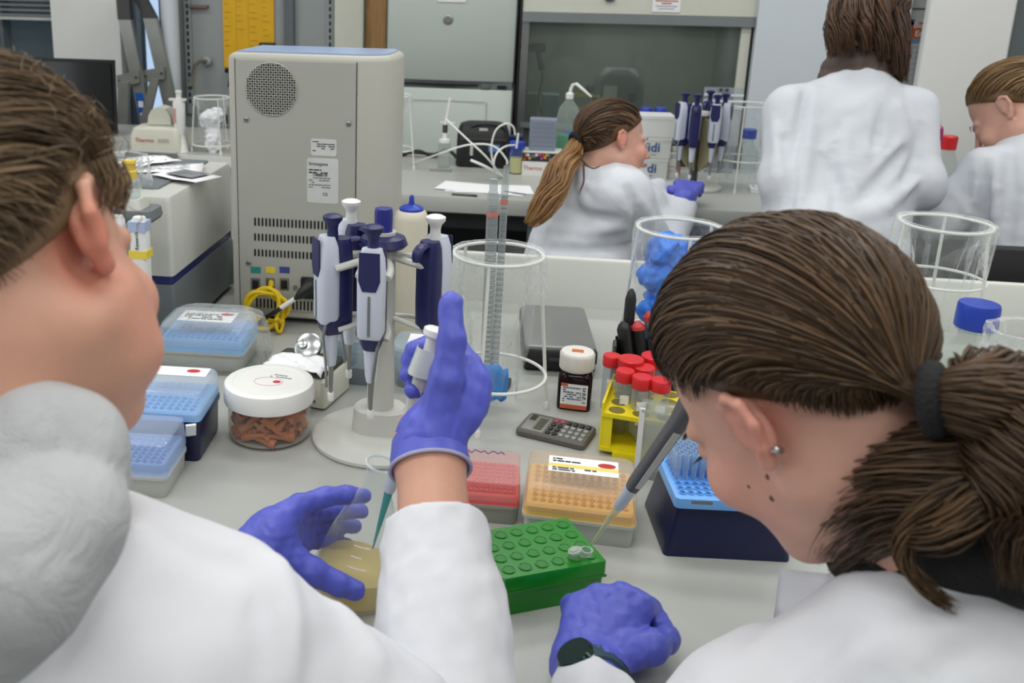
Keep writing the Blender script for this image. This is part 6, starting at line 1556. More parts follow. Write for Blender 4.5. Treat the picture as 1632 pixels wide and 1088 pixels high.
# trousers and shoes
def legs_fn(pv, kn, ft):
    def fn(p):
        d = None
        for s, k, f in zip((-1, 1), kn, ft):
            e = s_chain(p, [pv+Vector((s*.09, 0, 0)), k, f], [.09, .062, .045], .03); e = smin(e, s_cap(p, f, f+Vector((0, .12, -.03)), .045, .035), .02); d = e if d is None else smin(d, e, .02)
        return d
    return fn
def legs(parent, pv, m=M_trous, reach=.32):
    pv = Vector(pv); kn = [pv+Vector((s*.12, reach, -.03)) for s in (-1, 1)]; ft = [Vector((k.x, k.y-.04, .075)) for k in kn]
    lo, hi = bounds([pv]+kn+ft, .14); lo[2] = .0; adopt(soft('trousers', legs_fn(pv, kn, ft), lo, hi, .016, m, None, .02, 1), parent)
legs(PR, RPV+Vector((0, .05, -.08)), reach=.22)
def stool(x, y, h, label):
    t = thing('lab_stool', label, 'stool', (x, y, 0)); MB().lathe([(.15, h-.05), (.17, h-.045), (.17, h-.01), (.15, h)], 28).build('seat', M_black, t); MB().lathe([(.025, .06), (.025, h-.05)], 14).build('column', M_metal, t)
    for k in range(5): a_ = 2*PI*k/5; MB().tube([(0, 0, .07), (.26*math.cos(a_), .26*math.sin(a_), .03)], [.022, .014], 8).build('base_arm', M_black, t)
stool(RPV.x, RPV.y+.02, .40, 'black lab stool under the near right person')

# pipette held by the right person
def held_pipette(name, label, tip, top, m_body, liquid=None, tiplen=.075, shaft=.06, group=None, m_tip=None):
    t = thing(name, label, 'pipette', tip); d = Vector(top)-Vector(tip); L_ = d.length; X = frame((0, 0, 0), d, _R)
    MB().lathe([(.0007, 0), (.0022, tiplen*.35), (.0042, tiplen*.85), (.0052, tiplen)], 16).xf(X).build('tip', m_tip or clear('tip_plastic', (240, 240, 222), .35, .2, body=(226, 228, 206), edge=.4), t)
    MB().lathe([(.0048, tiplen*.93), (.0062, tiplen*.97), (.0066, tiplen+.022), (.0078, tiplen+.026)], 16).xf(X).build('nozzle', M_pipw, t)
    z0 = tiplen+.024
    MB().rr([(z0, .0125, .0125, .005), (z0+.01, .0145, .0145, .005), (z0+.10, .017, .018, .006), (z0+.13, .024, .026, .008), (L_-.05, .030, .030, .009), (L_-.03, .022, .024, .009)]).xf(X).build('handle', m_body, t)
    MB().rr([(z0+.012, .006, .0010, .0004), (z0+.095, .008, .0010, .0004)], (0, -.0092)).xf(X).build('scale_window', M_lgrey, t)
    MB().tube([X @ Vector((.0075, 0, z0+.09)), X @ Vector((.0088, 0, z0+.05)), X @ Vector((.006, 0, z0))], .0024, 8).build('ejector_bar', M_dkgrey, t)
    MB().lathe([(.006, L_-.035), (.006, L_-.012), (.011, L_-.008), (.011, L_-.002), (.008, L_)], 16).xf(X).build('plunger_button', M_white, t)
    return t
held_pipette('pipette', 'dark grey pipette held by the near right person with tip in the small tube', pa, ptop, mat('pipette_grey', (92, 92, 94), .42, var=.05))

# ================================================================== near left person (raised gloved hand, flask)
LSC = .95; LC = atd(3, 448, .584); LA = head_axes((.35, -.15, -.925), (-.3, .9, -.28))
PL = thing('person', 'person in white coat over grey fleece hood holding a pipette and flask', 'person', (-.33, .36, 0))
LN = atd(-30, 690, .555); LSR = Vector((-.195, .505, 1.105)); LSL = Vector((-.48, .46, 1.10)); LER = atd(725, 1260, .715); LWR = atd(684, 722, .897); LEL = Vector((-.42, .62, .98)); LWL = atd(400, 900, .95); LPV = Vector((-.36, .20, .66))
ln_loc = LA.T @ (np.array(tuple(LN))-np.array(tuple(LC)))/LSC
def l_head(p):
    q = ((p-_n(tuple(LC))) @ LA)/np.float32(LSC); d = head_sdf(q, neck=tuple(ln_loc))
    return smin(d, s_cap(q, (.052, .030, -.030), (.048, .046, -.062), .024, .022), .02)*LSC
def l_fore(p): return s_chain(p, [LER, LER.lerp(LWR, .55), LWR, LWR+(LWR-LER).normalized()*.02], [.04, .0345, .0305, .029], .02)
def l_body(p):
    d = s_chain(p, [LSR, LER], [.05, .036], .02); d = smin(d, s_chain(p, [LSL, LEL, LWL], [.05, .036, .027], .02), .02)
    return smin(d, smin(s_chain(p, [LSL, (LSL+LSR)/2, LSR], [.05, .07, .05], .03), s_cap(p, (LSL+LSR)/2, LPV, .09, .11), .05), .03)
lo, hi = bounds([LC, LN], .15); lo2, hi2 = bounds([LER, LWR], .07); lo3, hi3 = bounds([LSL, LSR, LEL, LER, LWL, LPV], .13)
soft_multi('body', [(l_head, lo, hi, .0024), (l_fore, lo2, hi2, .004), (l_body, lo3, hi3, .008)], flushed(M_skinL, 'skin_left_person', [(Vector(np.array(tuple(LC))+LA @ (np.array((.084, -.012, -.012))*LSC)), .040, .75), (Vector(np.array(tuple(LC))+LA @ (np.array((.06, .05, -.03))*LSC)), .06, .25)], (206, 118, 96)), PL)
def l_coat(p):
    mid = (LSL+LSR)/2+Vector((0, 0, -.02))
    d = s_chain(p, [LSL, LN+Vector((.01, -.0, -.15)), LSR+Vector((-.01, .01, .0))], [.07, .085, .074], .05)
    d = smin(d, s_cap(p, mid, LPV, .14, .17), .08); d = smin(d, s_cap(p, LPV, LPV+Vector((0, .05, -.2)), .17, .2), .06)
    up = s_chain(p, [LSR, LSR.lerp(LER, .5), LER], [.074, .066, .058], .03)+.003*wob(p, 50, 31)
    d = smin(d, up, .05)
    d = smin(d, s_chain(p, [LSL, LEL, LWL.lerp(LEL, .2)], [.07, .055, .042], .03), .04)
    d = d+.005*wob(p, 22, 33)+.0016*wob(p, 65, 34)
    # fold along the arm seam
    f0 = LSR.lerp(LER, .05)+Vector((.02, .02, .06)); f1 = LSR.lerp(LER, .8)+Vector((.0, .0, .06)); d = smin(d, s_cap(p, f0, f1, .010, .006), .018)
    hole = s_cap(p, LN+Vector((0, .02, -.05)), LN+Vector((0, .02, .12)), .07, .10); return smax(d, -hole, .02)
lo, hi = bounds([LSL, LSR, LEL, LER, LWL, LWR, LPV+Vector((0, .05, -.25)), LN], .2)
l_coat = ridged(l_coat, [([(432, 835), (448, 900), (460, 980), (462, 1080)], .005, .006), ([(418, 825), (425, 880), (436, 950)], .004, .005), ([(330, 815), (375, 842), (408, 838)], .004, .005), ([(300, 835), (350, 875), (395, 880)], .004, .006), ([(425, 830), (440, 900), (452, 990), (455, 1080)], .008, .014), ([(405, 850), (418, 930), (425, 1020), (425, 1085)], -.006, .014), ([(300, 812), (360, 850), (400, 840)], .007, .016), ([(250, 830), (320, 880), (390, 900)], -.005, .014), ([(200, 870), (140, 960), (90, 1060)], -.004, .010), ([(470, 880), (540, 970), (600, 1060)], .006, .014)], .4, .9)
def l_sleeve(p):
    ax_ = (LWR-LER); L_ = ax_.length; ax_ = ax_/L_
    d = s_chain(p, [LER, LER.lerp(LWR, .45), LER.lerp(LWR, .80)], [.060, .052, .0445], .02)+.0022*wob(p, 60, 32)+.0012*wob(p, 130, 35)
    t = (p-_n(tuple(LER))) @ _n(tuple(ax_)); d = smax(d, t-L_*.755, .003)
    return smax(d, -np.maximum(s_cap(p, LER.lerp(LWR, .5), LWR, .0375, .0345), L_*.55-t), .003)
lo4, hi4 = bounds([LER, LER.lerp(LWR, .8)], .075)
soft_multi('lab_coat', [(l_coat, lo, hi, .0065), (l_sleeve, lo4, hi4, .0036)], M_coat, PL, 2)
M_fleece = cloth_mat('grey_fleece', (184, 186, 188), .2, .4, .95, 30)
def l_hood(p):
    up = [A3(q) for q in ((-330, 790, .70), (-300, 860, .62), (-220, 850, .58), (-130, 795, .565), (-40, 735, .545), (50, 702, .528), (120, 716, .54), (165, 765, .565))]
    d = s_chain(p, up, [.022, .03, .032, .028, .026, .027, .026, .018], .02)
    lo_ = [A3(q) for q in ((-330, 900, .62), (-260, 1010, .56), (-170, 1040, .53), (-60, 960, .505), (20, 890, .495), (95, 825, .51), (140, 780, .535))]
    d = smin(d, s_chain(p, lo_, [.024, .036, .042, .043, .037, .028, .017], .03), .003)
    return d+.0025*wob(p, 40, 41)+.0006*wob(p, 120, 42)
lo, hi = bounds([A3(q) for q in ((-330, 790, .70), (-260, 1010, .56), (-300, 860, .62), (-160, 1000, .56), (195, 790, .56), (50, 860, .49), (60, 650, .52), (-140, 780, .6))], .07)
adopt(soft('fleece_hood', l_hood, lo, hi, .0042, M_fleece, None, .01, 1), PL)
def l_cap(p): return hair_cap_sdf(((p-_n(tuple(LC))) @ LA)/np.float32(LSC), .010, .0)*LSC
lo, hi = bounds([LC], .16); adopt(soft('hair_base', l_cap, lo, hi, .004, M_hairL, None, .008, 1), PL)
LT = (-.02, -.122, .01)
locks('hair', to_world(scaled(scalp_paths(5200, LT, 13, w=(.0005, .0014), off=(.009, .021), frizz=.0030, K=14, drop=.02), LSC), LC, LA), M_hairL, PL, LC, n=3)
ltw = Vector(np.array(tuple(LC))+LA @ (np.array(LT)*LSC)); dl = cv(-.75, -.25, .55).normalized()
o = MB().ring((0, 0, 0), .0155, .0065, 24, 8, M=frame((0, 0, 0), dl)).build('hair_tie', M_tie, PL); o.location = ltw+dl*.004-parent_base(PL)
locks('pony_tail', bundle([ltw, ltw+dl*.03, ltw+dl*.05+Vector((-.01, 0, -.06)), ltw+dl*.05+Vector((-.02, .0, -.15))], 420, 15, [.012, .024, .028, .018], w=(.0006, .0016), frizz=.006), M_hairL, PL, n=4)
rfz = random.Random(5); fly = []
for i in range(130):
    d0 = np.array([rfz.gauss(.4, .6), rfz.gauss(-.1, .6), rfz.gauss(.7, .4)]); q = on_scalp(d0, .012); dn = (q-np.array(HC)); dn /= np.linalg.norm(dn); tv = np.cross(dn, [rfz.gauss(0, 1), rfz.gauss(0, 1), rfz.gauss(0, 1)]); tv /= np.linalg.norm(tv)
    L_ = rfz.uniform(.015, .04); fly.append(([q+tv*L_*t+dn*(.012*math.sin(t*2.6))*rfz.uniform(.4, 1.2) for t in np.linspace(0, 1, 7)], .00035))
locks('flyaway_hair', to_world(scaled(fly, LSC), LC, LA), M_hairL, PL)['kind'] = 'stuff'
for k, (c_, n_, rd) in enumerate((([(182, 262, .572), (190, 296, .574), (186, 345, .574)], 60, .007), ([(164, 250, .566), (176, 290, .568), (172, 340, .568)], 60, .007))):
    locks('loose_lock', bundle([A3(q) for q in c_], n_, 20+k, [rd, rd, rd*.6], w=(.0003, .0007), tail=.3), M_hairL, PL)
# right hand with raised thumb
mcL = [A3((744, 582, .915)), A3((757, 606, .908)), A3((757, 634, .903)), A3((744, 660, .900))]
fgL = [[A3((728, 553, .962)), A3((694, 546, .985)), A3((660, 556, .972))], [A3((740, 588, .968)), A3((696, 578, .992)), A3((652, 574, .975))], [A3((738, 618, .965)), A3((692, 606, .988)), A3((650, 598, .972))], [A3((730, 645, .955)), A3((690, 632, .975)), A3((656, 622, .962))]]
thL = [A3((694, 672, .892)), A3((712, 603, .884)), A3((720, 540, .886)), A3((719, 484, .890))]
wrL = A3((682, 700, .897))
hand('glove', PL, wrL, mcL, fgL, thL, 1.12, LWR+(LER-LWR).normalized()*.0, seed=6)
b0 = parent_base(PL); axl = (LER-LWR).normalized()
cf = MB().tube([axl*.016, axl*.006, -axl*.012, -axl*.022], [.0375, .0368, .0345, .029], 36).build('glove_cuff', M_glove, PL); cf.location = LWR-b0
rim = MB().ring((0, 0, 0), 0.0375, .0018, 40, 8, M=frame((0, 0, 0), axl)).build('glove_rim', mat('glove_rim', (172, 172, 200), .5), PL); rim.location = LWR+axl*.017-b0
# left hand round the flask
FB = at(566, 928, .902); fax = (atd(607, 752, 1.005)-atd(562, 925, 1.04)).normalized()
mcl = [A3((476, 806, .985)), A3((470, 826, .995)), A3((468, 848, 1.0)), A3((470, 868, .998))]
fgl = [[A3((515, 792, 1.0)), A3((550, 788, 1.015)), A3((580, 790, 1.03))], [A3((515, 815, 1.04)), A3((548, 812, 1.065)), A3((576, 814, 1.075))], [A3((510, 838, 1.05)), A3((540, 836, 1.085)), A3((566, 838, 1.095))], [A3((505, 860, 1.045)), A3((530, 862, 1.075)), A3((552, 866, 1.09))]]
thl = [A3((455, 885, .965)), A3((498, 912, .965)), A3((538, 930, .972)), A3((566, 940, .98))]
hand('glove', PL, A3((430, 858, .968)), mcl, fgl, thl, 1.0, A3((385, 905, .95)), seed=8)
legs(PL, LPV+Vector((0, .05, -.08)), reach=.22)
stool(LPV.x, LPV.y+.02, .44, 'black lab stool under the near left person')
# flask
fl = thing('conical_flask', 'tilted conical glass flask of cloudy yellow liquid held in a gloved hand', 'flask', tuple(atd(562, 925, 1.04))); XF_ = frame((0, 0, 0), fax, _R); FH = (atd(607, 752, 1.005)-atd(562, 925, 1.04)).length+.012
prof = [(.036, -.012), (.045, -.008), (.0485, .002), (.047, .014), (.036, FH*.42), (.022, FH*.68), (.0155, FH*.78), (.0150, FH*.92), (.0185, FH*.965), (.0178, FH*.985)]
MB().lathe(prof, 44, cap1=False).xf(XF_).build('glass', clear('flask_glass', (250, 252, 252), .07, .03, edge=.9, body=(226, 230, 230)), fl)
MB().ring((0, 0, 0), .0180, .0016, 36, 8).xf(XF_ @ Matrix.Translation((0, 0, FH*.98))).build('rim', clear('glass_rim', (240, 244, 244), .35, .05, edge=.5), fl)
MB().lathe([(.034, -.010), (.043, -.006), (.0462, .002), (.0448, .013), (.0420, .022), (.001, .022)], 40).xf(XF_).build('liquid', clear('yellow_liquid', (250, 242, 212), .55, .2, body=(226, 206, 140), edge=.2), fl)
for i, (px_, py_) in enumerate(((520, 862), (602, 870))):
    q = XF_.inverted() @ (Vector(atd(px_, py_, .99))-Vector(fl.location))
for i in range(5):
    z_ = .02+i*.011; r_ = .0475-(z_-.014)*.26+.0006; a0 = -1.9; pts = [XF_ @ Vector((r_*math.cos(a0+.06*k), r_*math.sin(a0+.06*k), z_)) for k in range(6 if i % 2 else 9)]; MB().tube(pts, .0005, 4).build('graduation', M_paper, fl)
held_pipette('pipette', 'pale grey pipette with blue green tip held over the flask', tuple(atd(594, 874, 1.0)), atd(694, 522, .955), mat('pipette_pale', (196, 202, 200), .4, var=.02), m_tip=clear('tip_teal', (150, 210, 205), .5, .2, body=(96, 176, 176), edge=.3), tiplen=.070)
# ================================================================== people at the far bench
def fperson(label, px, D, f, u, sc, skin, base):
    C = atd(px[0], px[1], D); A = head_axes(f, u); P = thing('person', label, 'person', base)
    return P, C, A
def head_part(C, A, sc, N, h=.0045, ear=(-1, 1)):
    nl = A.T @ ((np.array(tuple(N))-np.array(tuple(C)))/sc)
    fn = lambda p: head_sdf(((p-_n(tuple(C))) @ A)/np.float32(sc), ear, tuple(nl))*sc
    lo, hi = bounds([C, N], .15*sc); return (fn, lo, hi, h)
def wpaths(paths, C, A, sc): C = np.array(tuple(C)); return [([C+A @ (np.array(p)*sc) for p in pts], w*sc) for pts, w in paths]
def cap_fn(C, A, sc, lift, low=0.): return lambda p: hair_cap_sdf(((p-_n(tuple(C))) @ A)/np.float32(sc), lift, low)*sc
def face_bits(P, C, A, sc, m_brow, lash=(-1, 1)):
    b0 = parent_base(P); W = lambda v: Vector(np.array(tuple(C))+A @ (np.array(v)*sc))
    for s in (-1, 1):
        e = MB().sphere((0, 0, 0), .0105*sc, 14, 10).build('eye', _mats.get('eye_white') or mat('eye_white', (225, 222, 216), .2), P); e.location = W((s*.032, .0795, .007))-b0
        i = MB().sphere((0, 0, 0), .0056*sc, 12, 8).build('iris', mat('iris_brown', (60, 42, 32), .2), P); i.location = W((s*.032, .0868, .0065))-b0
        locks('brow', wpaths([([(s*(.016+.004*k+.003*j), .1015-.0035*k*.5-.001*j, .027+.0012*k-.0002*k*k) for j in range(4)], .0018) for k in range(8)], C, A, sc), m_brow, P)
    for s in lash:
        o = MB().tube([W(v)-b0 for v in ((s*.019, .0945, .010), (s*.027, .0975, .0135), (s*.036, .0965, .0135), (s*.045, .0885, .009))], [.0008*sc, .0014*sc, .0015*sc, .0008*sc], 6).build('lashes', M_black, P)
    M_lip = mat('lip', (186, 112, 104), .4); l_ = MB().sphere((0, 0, 0), (.018*sc, .005*sc, .006*sc), 14, 8).build('lips', M_lip, P)
    l_.matrix_local = Matrix.Translation(W((0, .102, -.0505))-b0) @ Matrix([[float(A[i][j]) for j in range(3)] for i in range(3)]).to_4x4()

# ---- seated at the far bench, face in profile
PS, SC_, SA = fperson('seated person in white lab coat with long pony tail in profile', (977, 232), 2.55, (.955, -.1, -.2), (.08, .98, -.07), 1.12, M_skinR, (.16, 2.42, 0))
S_s = .87
SN = atd(946, 278, 2.56); SSR = atd(990, 318, 2.47); SSL = SSR+Vector((-.05, .33, .03)); SER = atd(1050, 418, 2.62); SWR = at(1086, 330, .925); SEL = Vector((.34, 2.80, .93)); SWL = Vector((.40, 3.0, .935)); SPV = Vector((.10, 2.40, .62))
SWR = Vector((.468, 2.90, .930))
def s_arms(p):
    d = smin(s_chain(p, [SSR, SER, SWR], [.05, .04, .027], .02), s_chain(p, [SSL, SEL, SWL], [.05, .036, .026], .02), .02)
    return smin(d, smin(s_chain(p, [SSL, (SSL+SSR)/2, SSR], [.05, .07, .05], .03), s_cap(p, (SSL+SSR)/2, SPV, .09, .1), .05), .03)
lo2, hi2 = bounds([SSL, SSR, SER, SWR, SEL, SWL, SPV], .13)
soft_multi('body', [head_part(SC_, SA, S_s, SN, .0036), (s_arms, lo2, hi2, .010)], flushed(M_skinR, 'skin_seated_person', [(Vector(np.array(tuple(SC_))+SA @ (np.array((.084, -.012, .004))*S_s)), .035, .5), (Vector(np.array(tuple(SC_))+SA @ (np.array((.05, .06, -.025))*S_s)), .045, .2)], (222, 128, 112)), PS)
def folds(p, seed, a=.010, s=26):
    return a*.8*wob(p, s*.6, seed)+a*.25*wob(p, s*1.6, seed+1)
def s_coat(p):
    mid = (SSR+SSL)/2
    d = s_chain(p, [SSL, SN+Vector((0, 0, -.055)), SSR], [.065, .07, .072], .05)
    d = smin(d, s_cap(p, mid+Vector((-.02, 0, -.03)), SPV, .135, .165), .07); d = smin(d, s_cap(p, SPV, SPV+Vector((.05, 0, -.16)), .17, .2), .05)
    d = smin(d, s_chain(p, [SSR, SER, SWR.lerp(SER, .13)], [.072, .064, .045], .03), .04)
    d = smin(d, s_chain(p, [SSL, SEL, SWL.lerp(SEL, .12)], [.066, .055, .04], .03), .04)
    d = d+folds(p, 101, .008, 30)
    return smax(d, -s_cap(p, SN+Vector((.01, .02, -.03)), SN+Vector((.01, .0, .12)), .05, .075), .012)
lo, hi = bounds([SSL, SSR, SER, SWR, SEL, SWL, SPV+Vector((0, 0, -.2)), SN], .22)
s_coat = ridged(s_coat, [([(905, 300), (935, 330), (975, 345)], .006, .005), ([(930, 285), (955, 315), (990, 330)], .005, .005), ([(885, 350), (925, 352), (960, 340)], .006, .005), ([(875, 380), (915, 385), (970, 375)], .006, .005), ([(870, 408), (920, 396), (985, 408)], .007, .005), ([(1010, 310), (1000, 350), (1005, 400)], .006, .005), ([(1030, 340), (1015, 370), (1020, 405)], .006, .005), ([(960, 290), (1000, 300), (1025, 315)], .005, .005), ([(925, 275), (935, 320), (960, 360)], .012, .02), ([(945, 300), (985, 315), (1010, 345)], .012, .02), ([(900, 330), (940, 345), (985, 350)], -.012, .016), ([(880, 365), (930, 370), (990, 362)], .012, .018), ([(870, 395), (930, 400), (1000, 395)], -.014, .016), ([(1000, 300), (1015, 340), (1010, 390)], -.012, .014), ([(1020, 320), (1035, 350), (1030, 395)], .012, .016), ([(895, 300), (890, 340), (875, 380)], .010, .016)], 2.1, 3.0)
adopt(soft('lab_coat', s_coat, lo, hi, .0065, M_coatf, None, .02, 1), PS)
def s_col(p):
    pts = [SN+Vector((.075*math.cos(a), .07*math.sin(a), -.02-.015*math.cos(a))) for a in np.linspace(.4, 5.9, 9)]
    return s_chain(p, pts, [.014]*9, .012)
lo, hi = bounds([SN], .12); adopt(soft('collar', s_col, lo, hi, .005, M_coatf, None, .01, 1), PS)
lo, hi = bounds([SC_], .17); adopt(soft('hair_base', cap_fn(SC_, SA, S_s, .010), lo, hi, .005, M_hairS, None, .008, 1), PS)
ST = (0, -.122, .0)
locks('hair', wpaths(scalp_paths(800, ST, 33, w=(.0018, .005), off=(.006, .015), frizz=.0014, K=12), SC_, SA, S_s), M_hairS, PS, SC_, n=4)
stw = Vector(np.array(tuple(SC_))+SA @ (np.array(ST)*S_s)); b0 = parent_base(PS)
o = MB().ring((0, 0, 0), .017, .0085, 20, 8, M=frame((0, 0, 0), cv(-.8, -.35, .3))).build('hair_tie', M_tie, PS); o.location = stw-b0
pt = [stw, atd(912, 248, 2.50), atd(893, 272, 2.46), atd(880, 305, 2.44), atd(862, 335, 2.43), atd(843, 358, 2.42)]
locks('pony_tail', bundle(pt, 300, 35, [.014, .026, .036, .036, .032, .016], w=(.0018, .0042), K=12, tail=.35), M_hairP, PS)
for k, c_ in enumerate(([(922, 238, 2.47), (930, 258, 2.44), (944, 268, 2.42), (958, 264, 2.42)], [(930, 260, 2.44), (930, 290, 2.4), (922, 310, 2.4)])):
    locks('loose_lock', bundle([A3(q) for q in c_], 12, 40+k, [.003, .002, .001], w=(.0006, .0012), K=8, frizz=.001), M_hairS, PS)
face_bits(PS, SC_, SA, S_s, M_hairS)
wr = SWR+Vector((0, -.005, .012)); ax = Vector((.25, .85, .1)).normalized(); sd = Vector((.96, -.28, 0))
mc = [wr+ax*.075+sd*(-.036+.022*i)*1.0+Vector((0, 0, .012)) for i in range(4)]; fg = [[m_+ax*.028+Vector((0, 0, -.012)), m_+ax*.03+Vector((0, 0, -.026)), m_+ax*.01+Vector((0, 0, -.032))] for m_ in mc]
hand('glove', PS, wr, mc, fg, [wr+ax*.02-sd*.02, wr+ax*.04-sd*.05, wr+ax*.065-sd*.058+Vector((0, 0, -.008)), wr+ax*.085-sd*.05+Vector((0, 0, -.012))], 1.05, wr-ax*.03, h=.0034, seed=12)
legs(PS, SPV+Vector((0, .03, -.06)), reach=.25); stool(SPV.x, SPV.y, .42, 'black lab stool under the seated person with the pony tail')

# ---- standing, seen from behind
PW, WC, WA = fperson('standing person in white lab coat with long loose hair seen from behind', (1384, 42), 2.55, (.12, -.32, -.94), (.06, .94, -.33), 1.0, M_skinR, (.86, 2.62, 0))
W_s = 1.04; WN = atd(1375, 112, 2.52); WSL = atd(1262, 180, 2.52); WSR = atd(1448, 182, 2.50); WEL = atd(1262, 300, 2.40)+Vector((-.0, .06, 0)); WER = atd(1462, 292, 2.44); WWL = atd(1310, 300, 2.75); WWR = atd(1458, 256, 2.74); WPV = atd(1330, 400, 2.46)
def w_arms(p):
    d = smin(s_chain(p, [WSL, WEL, WWL], [.05, .04, .027], .02), s_chain(p, [WSR, WER, WWR], [.05, .04, .027], .02), .02)
    return smin(d, smin(s_chain(p, [WSL+Vector((.02, .02, -.02)), (WSL+WSR)/2+Vector((0, .04, -.02)), WSR+Vector((-.02, .02, -.02))], [.035, .05, .035], .03), s_cap(p, (WSL+WSR)/2+Vector((0, .04, 0)), WPV+Vector((0, .04, 0)), .07, .09), .05), .03)
lo2, hi2 = bounds([WSL, WSR, WEL, WER, WWL, WWR, WPV], .13)
soft_multi('body', [head_part(WC, WA, W_s, WN, .0055), (w_arms, lo2, hi2, .011)], M_skinR, PW)
def w_coat(p):
    mid = (WSL+WSR)/2
    d = s_chain(p, [WSL, WN+Vector((-.01, -.02, -.065)), WSR], [.060, .072, .060], .05)
    d = smin(d, s_cap(p, mid+Vector((-.045, -.005, -.04)), WPV+Vector((-.05, 0, 0)), .12, .135), .05); d = smin(d, s_cap(p, mid+Vector((.045, -.005, -.04)), WPV+Vector((.04, 0, 0)), .12, .135), .05)
    d = smin(d, s_chain(p, [WPV+Vector((-.03, 0, 0)), Vector((WPV.x-.02, WPV.y+.03, .45))], [.16, .21], .05), .06)
    d = smin(d, s_chain(p, [WSL, WEL, WWL.lerp(WEL, .1)], [.068, .060, .044], .03), .03)
    d = smin(d, s_chain(p, [WSR, WER, WWR.lerp(WER, .1)], [.068, .060, .044], .03), .03)
    # long folds of the coat back and the centre seam
    nx = _n(tuple(_r0)); q = p-_n(tuple(WPV)); sx = q @ nx; sz = q[:, 2]
    d = d+.006*np.sin(sx*34+2.2*np.sin(sz*7)+1.5)*np.clip(1.1-sz*1.6, .15, 1)+folds(p, 121, .006, 24)
    return smax(d, -s_cap(p, WN+Vector((.0, .03, -.04)), WN+Vector((0, .02, .12)), .06, .085), .012)
lo, hi = bounds([WSL, WSR, WEL, WER, WWL, WWR, WN, Vector((WPV.x, WPV.y, .30))], .24)
w_coat = ridged(w_coat, [([(1292, 150), (1285, 200), (1270, 260)], .006, .005), ([(1425, 175), (1432, 215), (1412, 250), (1385, 280)], .007, .006), ([(1455, 215), (1440, 265), (1400, 300), (1370, 318)], .007, .006), ([(1405, 165), (1398, 200), (1396, 225)], .006, .005), ([(1345, 190), (1348, 250), (1362, 310)], .006, .006), ([(1240, 200), (1252, 250), (1250, 310)], .006, .006), ([(1470, 280), (1430, 315), (1380, 335)], .007, .006), ([(1310, 170), (1315, 230), (1300, 300)], .005, .005), ([(1338, 200), (1322, 270), (1306, 340)], -.004, .006), ([(1285, 140), (1280, 190), (1265, 250)], -.013, .016), ([(1300, 145), (1292, 200), (1280, 280), (1270, 340)], .014, .02), ([(1408, 170), (1400, 215), (1395, 235)], -.012, .012), ([(1430, 170), (1438, 220), (1420, 260), (1390, 300)], .015, .02), ([(1440, 240), (1400, 290), (1365, 320)], -.016, .016), ([(1350, 200), (1345, 260), (1365, 330)], .013, .02), ([(1450, 290), (1410, 330), (1370, 345)], .016, .02), ([(1235, 190), (1240, 240), (1235, 280)], .013, .018), ([(1250, 220), (1262, 270), (1258, 330)], -.013, .016), ([(1470, 200), (1462, 250), (1440, 290)], -.013, .014), ([(1310, 250), (1330, 290), (1330, 340)], -.012, .014)], 2.1, 3.0)
adopt(soft('lab_coat', w_coat, lo, hi, .0068, M_coatf, None, .03, 1), PW)
def w_scarf(p):
    d = None
    for k, (dz, rr_, r2) in enumerate(((-.012, .066, .022), (.014, .062, .020), (.036, .056, .017))):
        pts = [WN+Vector((rr_*1.12*math.cos(a)-.004, rr_*math.sin(a)+.02, dz+.012*math.sin(a*1.5+k))) for a in np.linspace(0, 6.283, 14)]
        e = s_chain(p, pts, [r2]*14, .01); d = e if d is None else smin(d, e, .006)
    return d+.003*wob(p, 70, 51)
lo, hi = bounds([WN], .14); adopt(soft('scarf', w_scarf, lo, hi, .005, mat('scarf_brown', (94, 80, 74), .9, bump=.3, bscale=200), None, .012, 1), PW)
lo, hi = bounds([WC], .17); adopt(soft('hair_base', cap_fn(WC, WA, W_s, .012, .045), lo, hi, .006, M_hairW, None, .008, 1), PW)
wp_ = []
for k, c_ in enumerate(([(1352, -30, 2.55), (1336, 5, 2.50), (1328, 45, 2.47), (1330, 92, 2.46)], [(1368, -35, 2.53), (1356, 5, 2.46), (1350, 45, 2.44), (1352, 84, 2.45)], [(1384, -35, 2.53), (1380, 5, 2.45), (1378, 45, 2.43), (1380, 84, 2.45)], [(1398, -35, 2.53), (1404, 5, 2.45), (1406, 50, 2.43), (1408, 96, 2.44)], [(1410, -32, 2.53), (1426, 5, 2.47), (1432, 55, 2.44), (1434, 118, 2.44)], [(1412, -28, 2.55), (1432, 8, 2.50), (1438, 60, 2.47), (1438, 130, 2.46)])):
    wp_ += bundle([A3(q) for q in c_], 190, 70+k, [.010, .020, .022, .012], w=(.0014, .0034), K=12, frizz=.004, tail=.25)
locks('hair', wp_, M_hairW, PW, WC, n=4)
locks('hair_crown', wpaths(scalp_paths(700, (0, -.10, -.06), 78, w=(.002, .0045), off=(.010, .017), frizz=.0015, K=12), WC, WA, W_s), M_hairW, PW, WC, n=4)
pt = [atd(1424, 30, 2.5), atd(1428, 70, 2.48), atd(1426, 100, 2.47), atd(1436, 134, 2.47)]
locks('hair_ends', bundle(pt, 160, 55, [.024, .032, .03, .014], w=(.002, .004), K=10, frizz=.01), M_hairW, PW)
wr = WWR+Vector((0, 0, .0)); ax = (WWR-WER).normalized(); sd = Vector((.6, .3, -.7)).normalized(); sd = (sd-ax*sd.dot(ax)).normalized()
mc = [wr+ax*.075+sd*(-.034+.022*i) for i in range(4)]; up_ = ax.cross(sd); fg = [[m_+ax*.02-up_*.022, m_-ax*.004-up_*.04, m_-ax*.02-up_*.03] for m_ in mc]
hand('glove', PW, wr, mc, fg, [wr+ax*.02-sd*.02, wr+ax*.05-sd*.05, wr+ax*.075-sd*.05-up_*.02, wr+ax*.085-sd*.03-up_*.03], 1.0, wr-ax*.03, h=.004, seed=14)
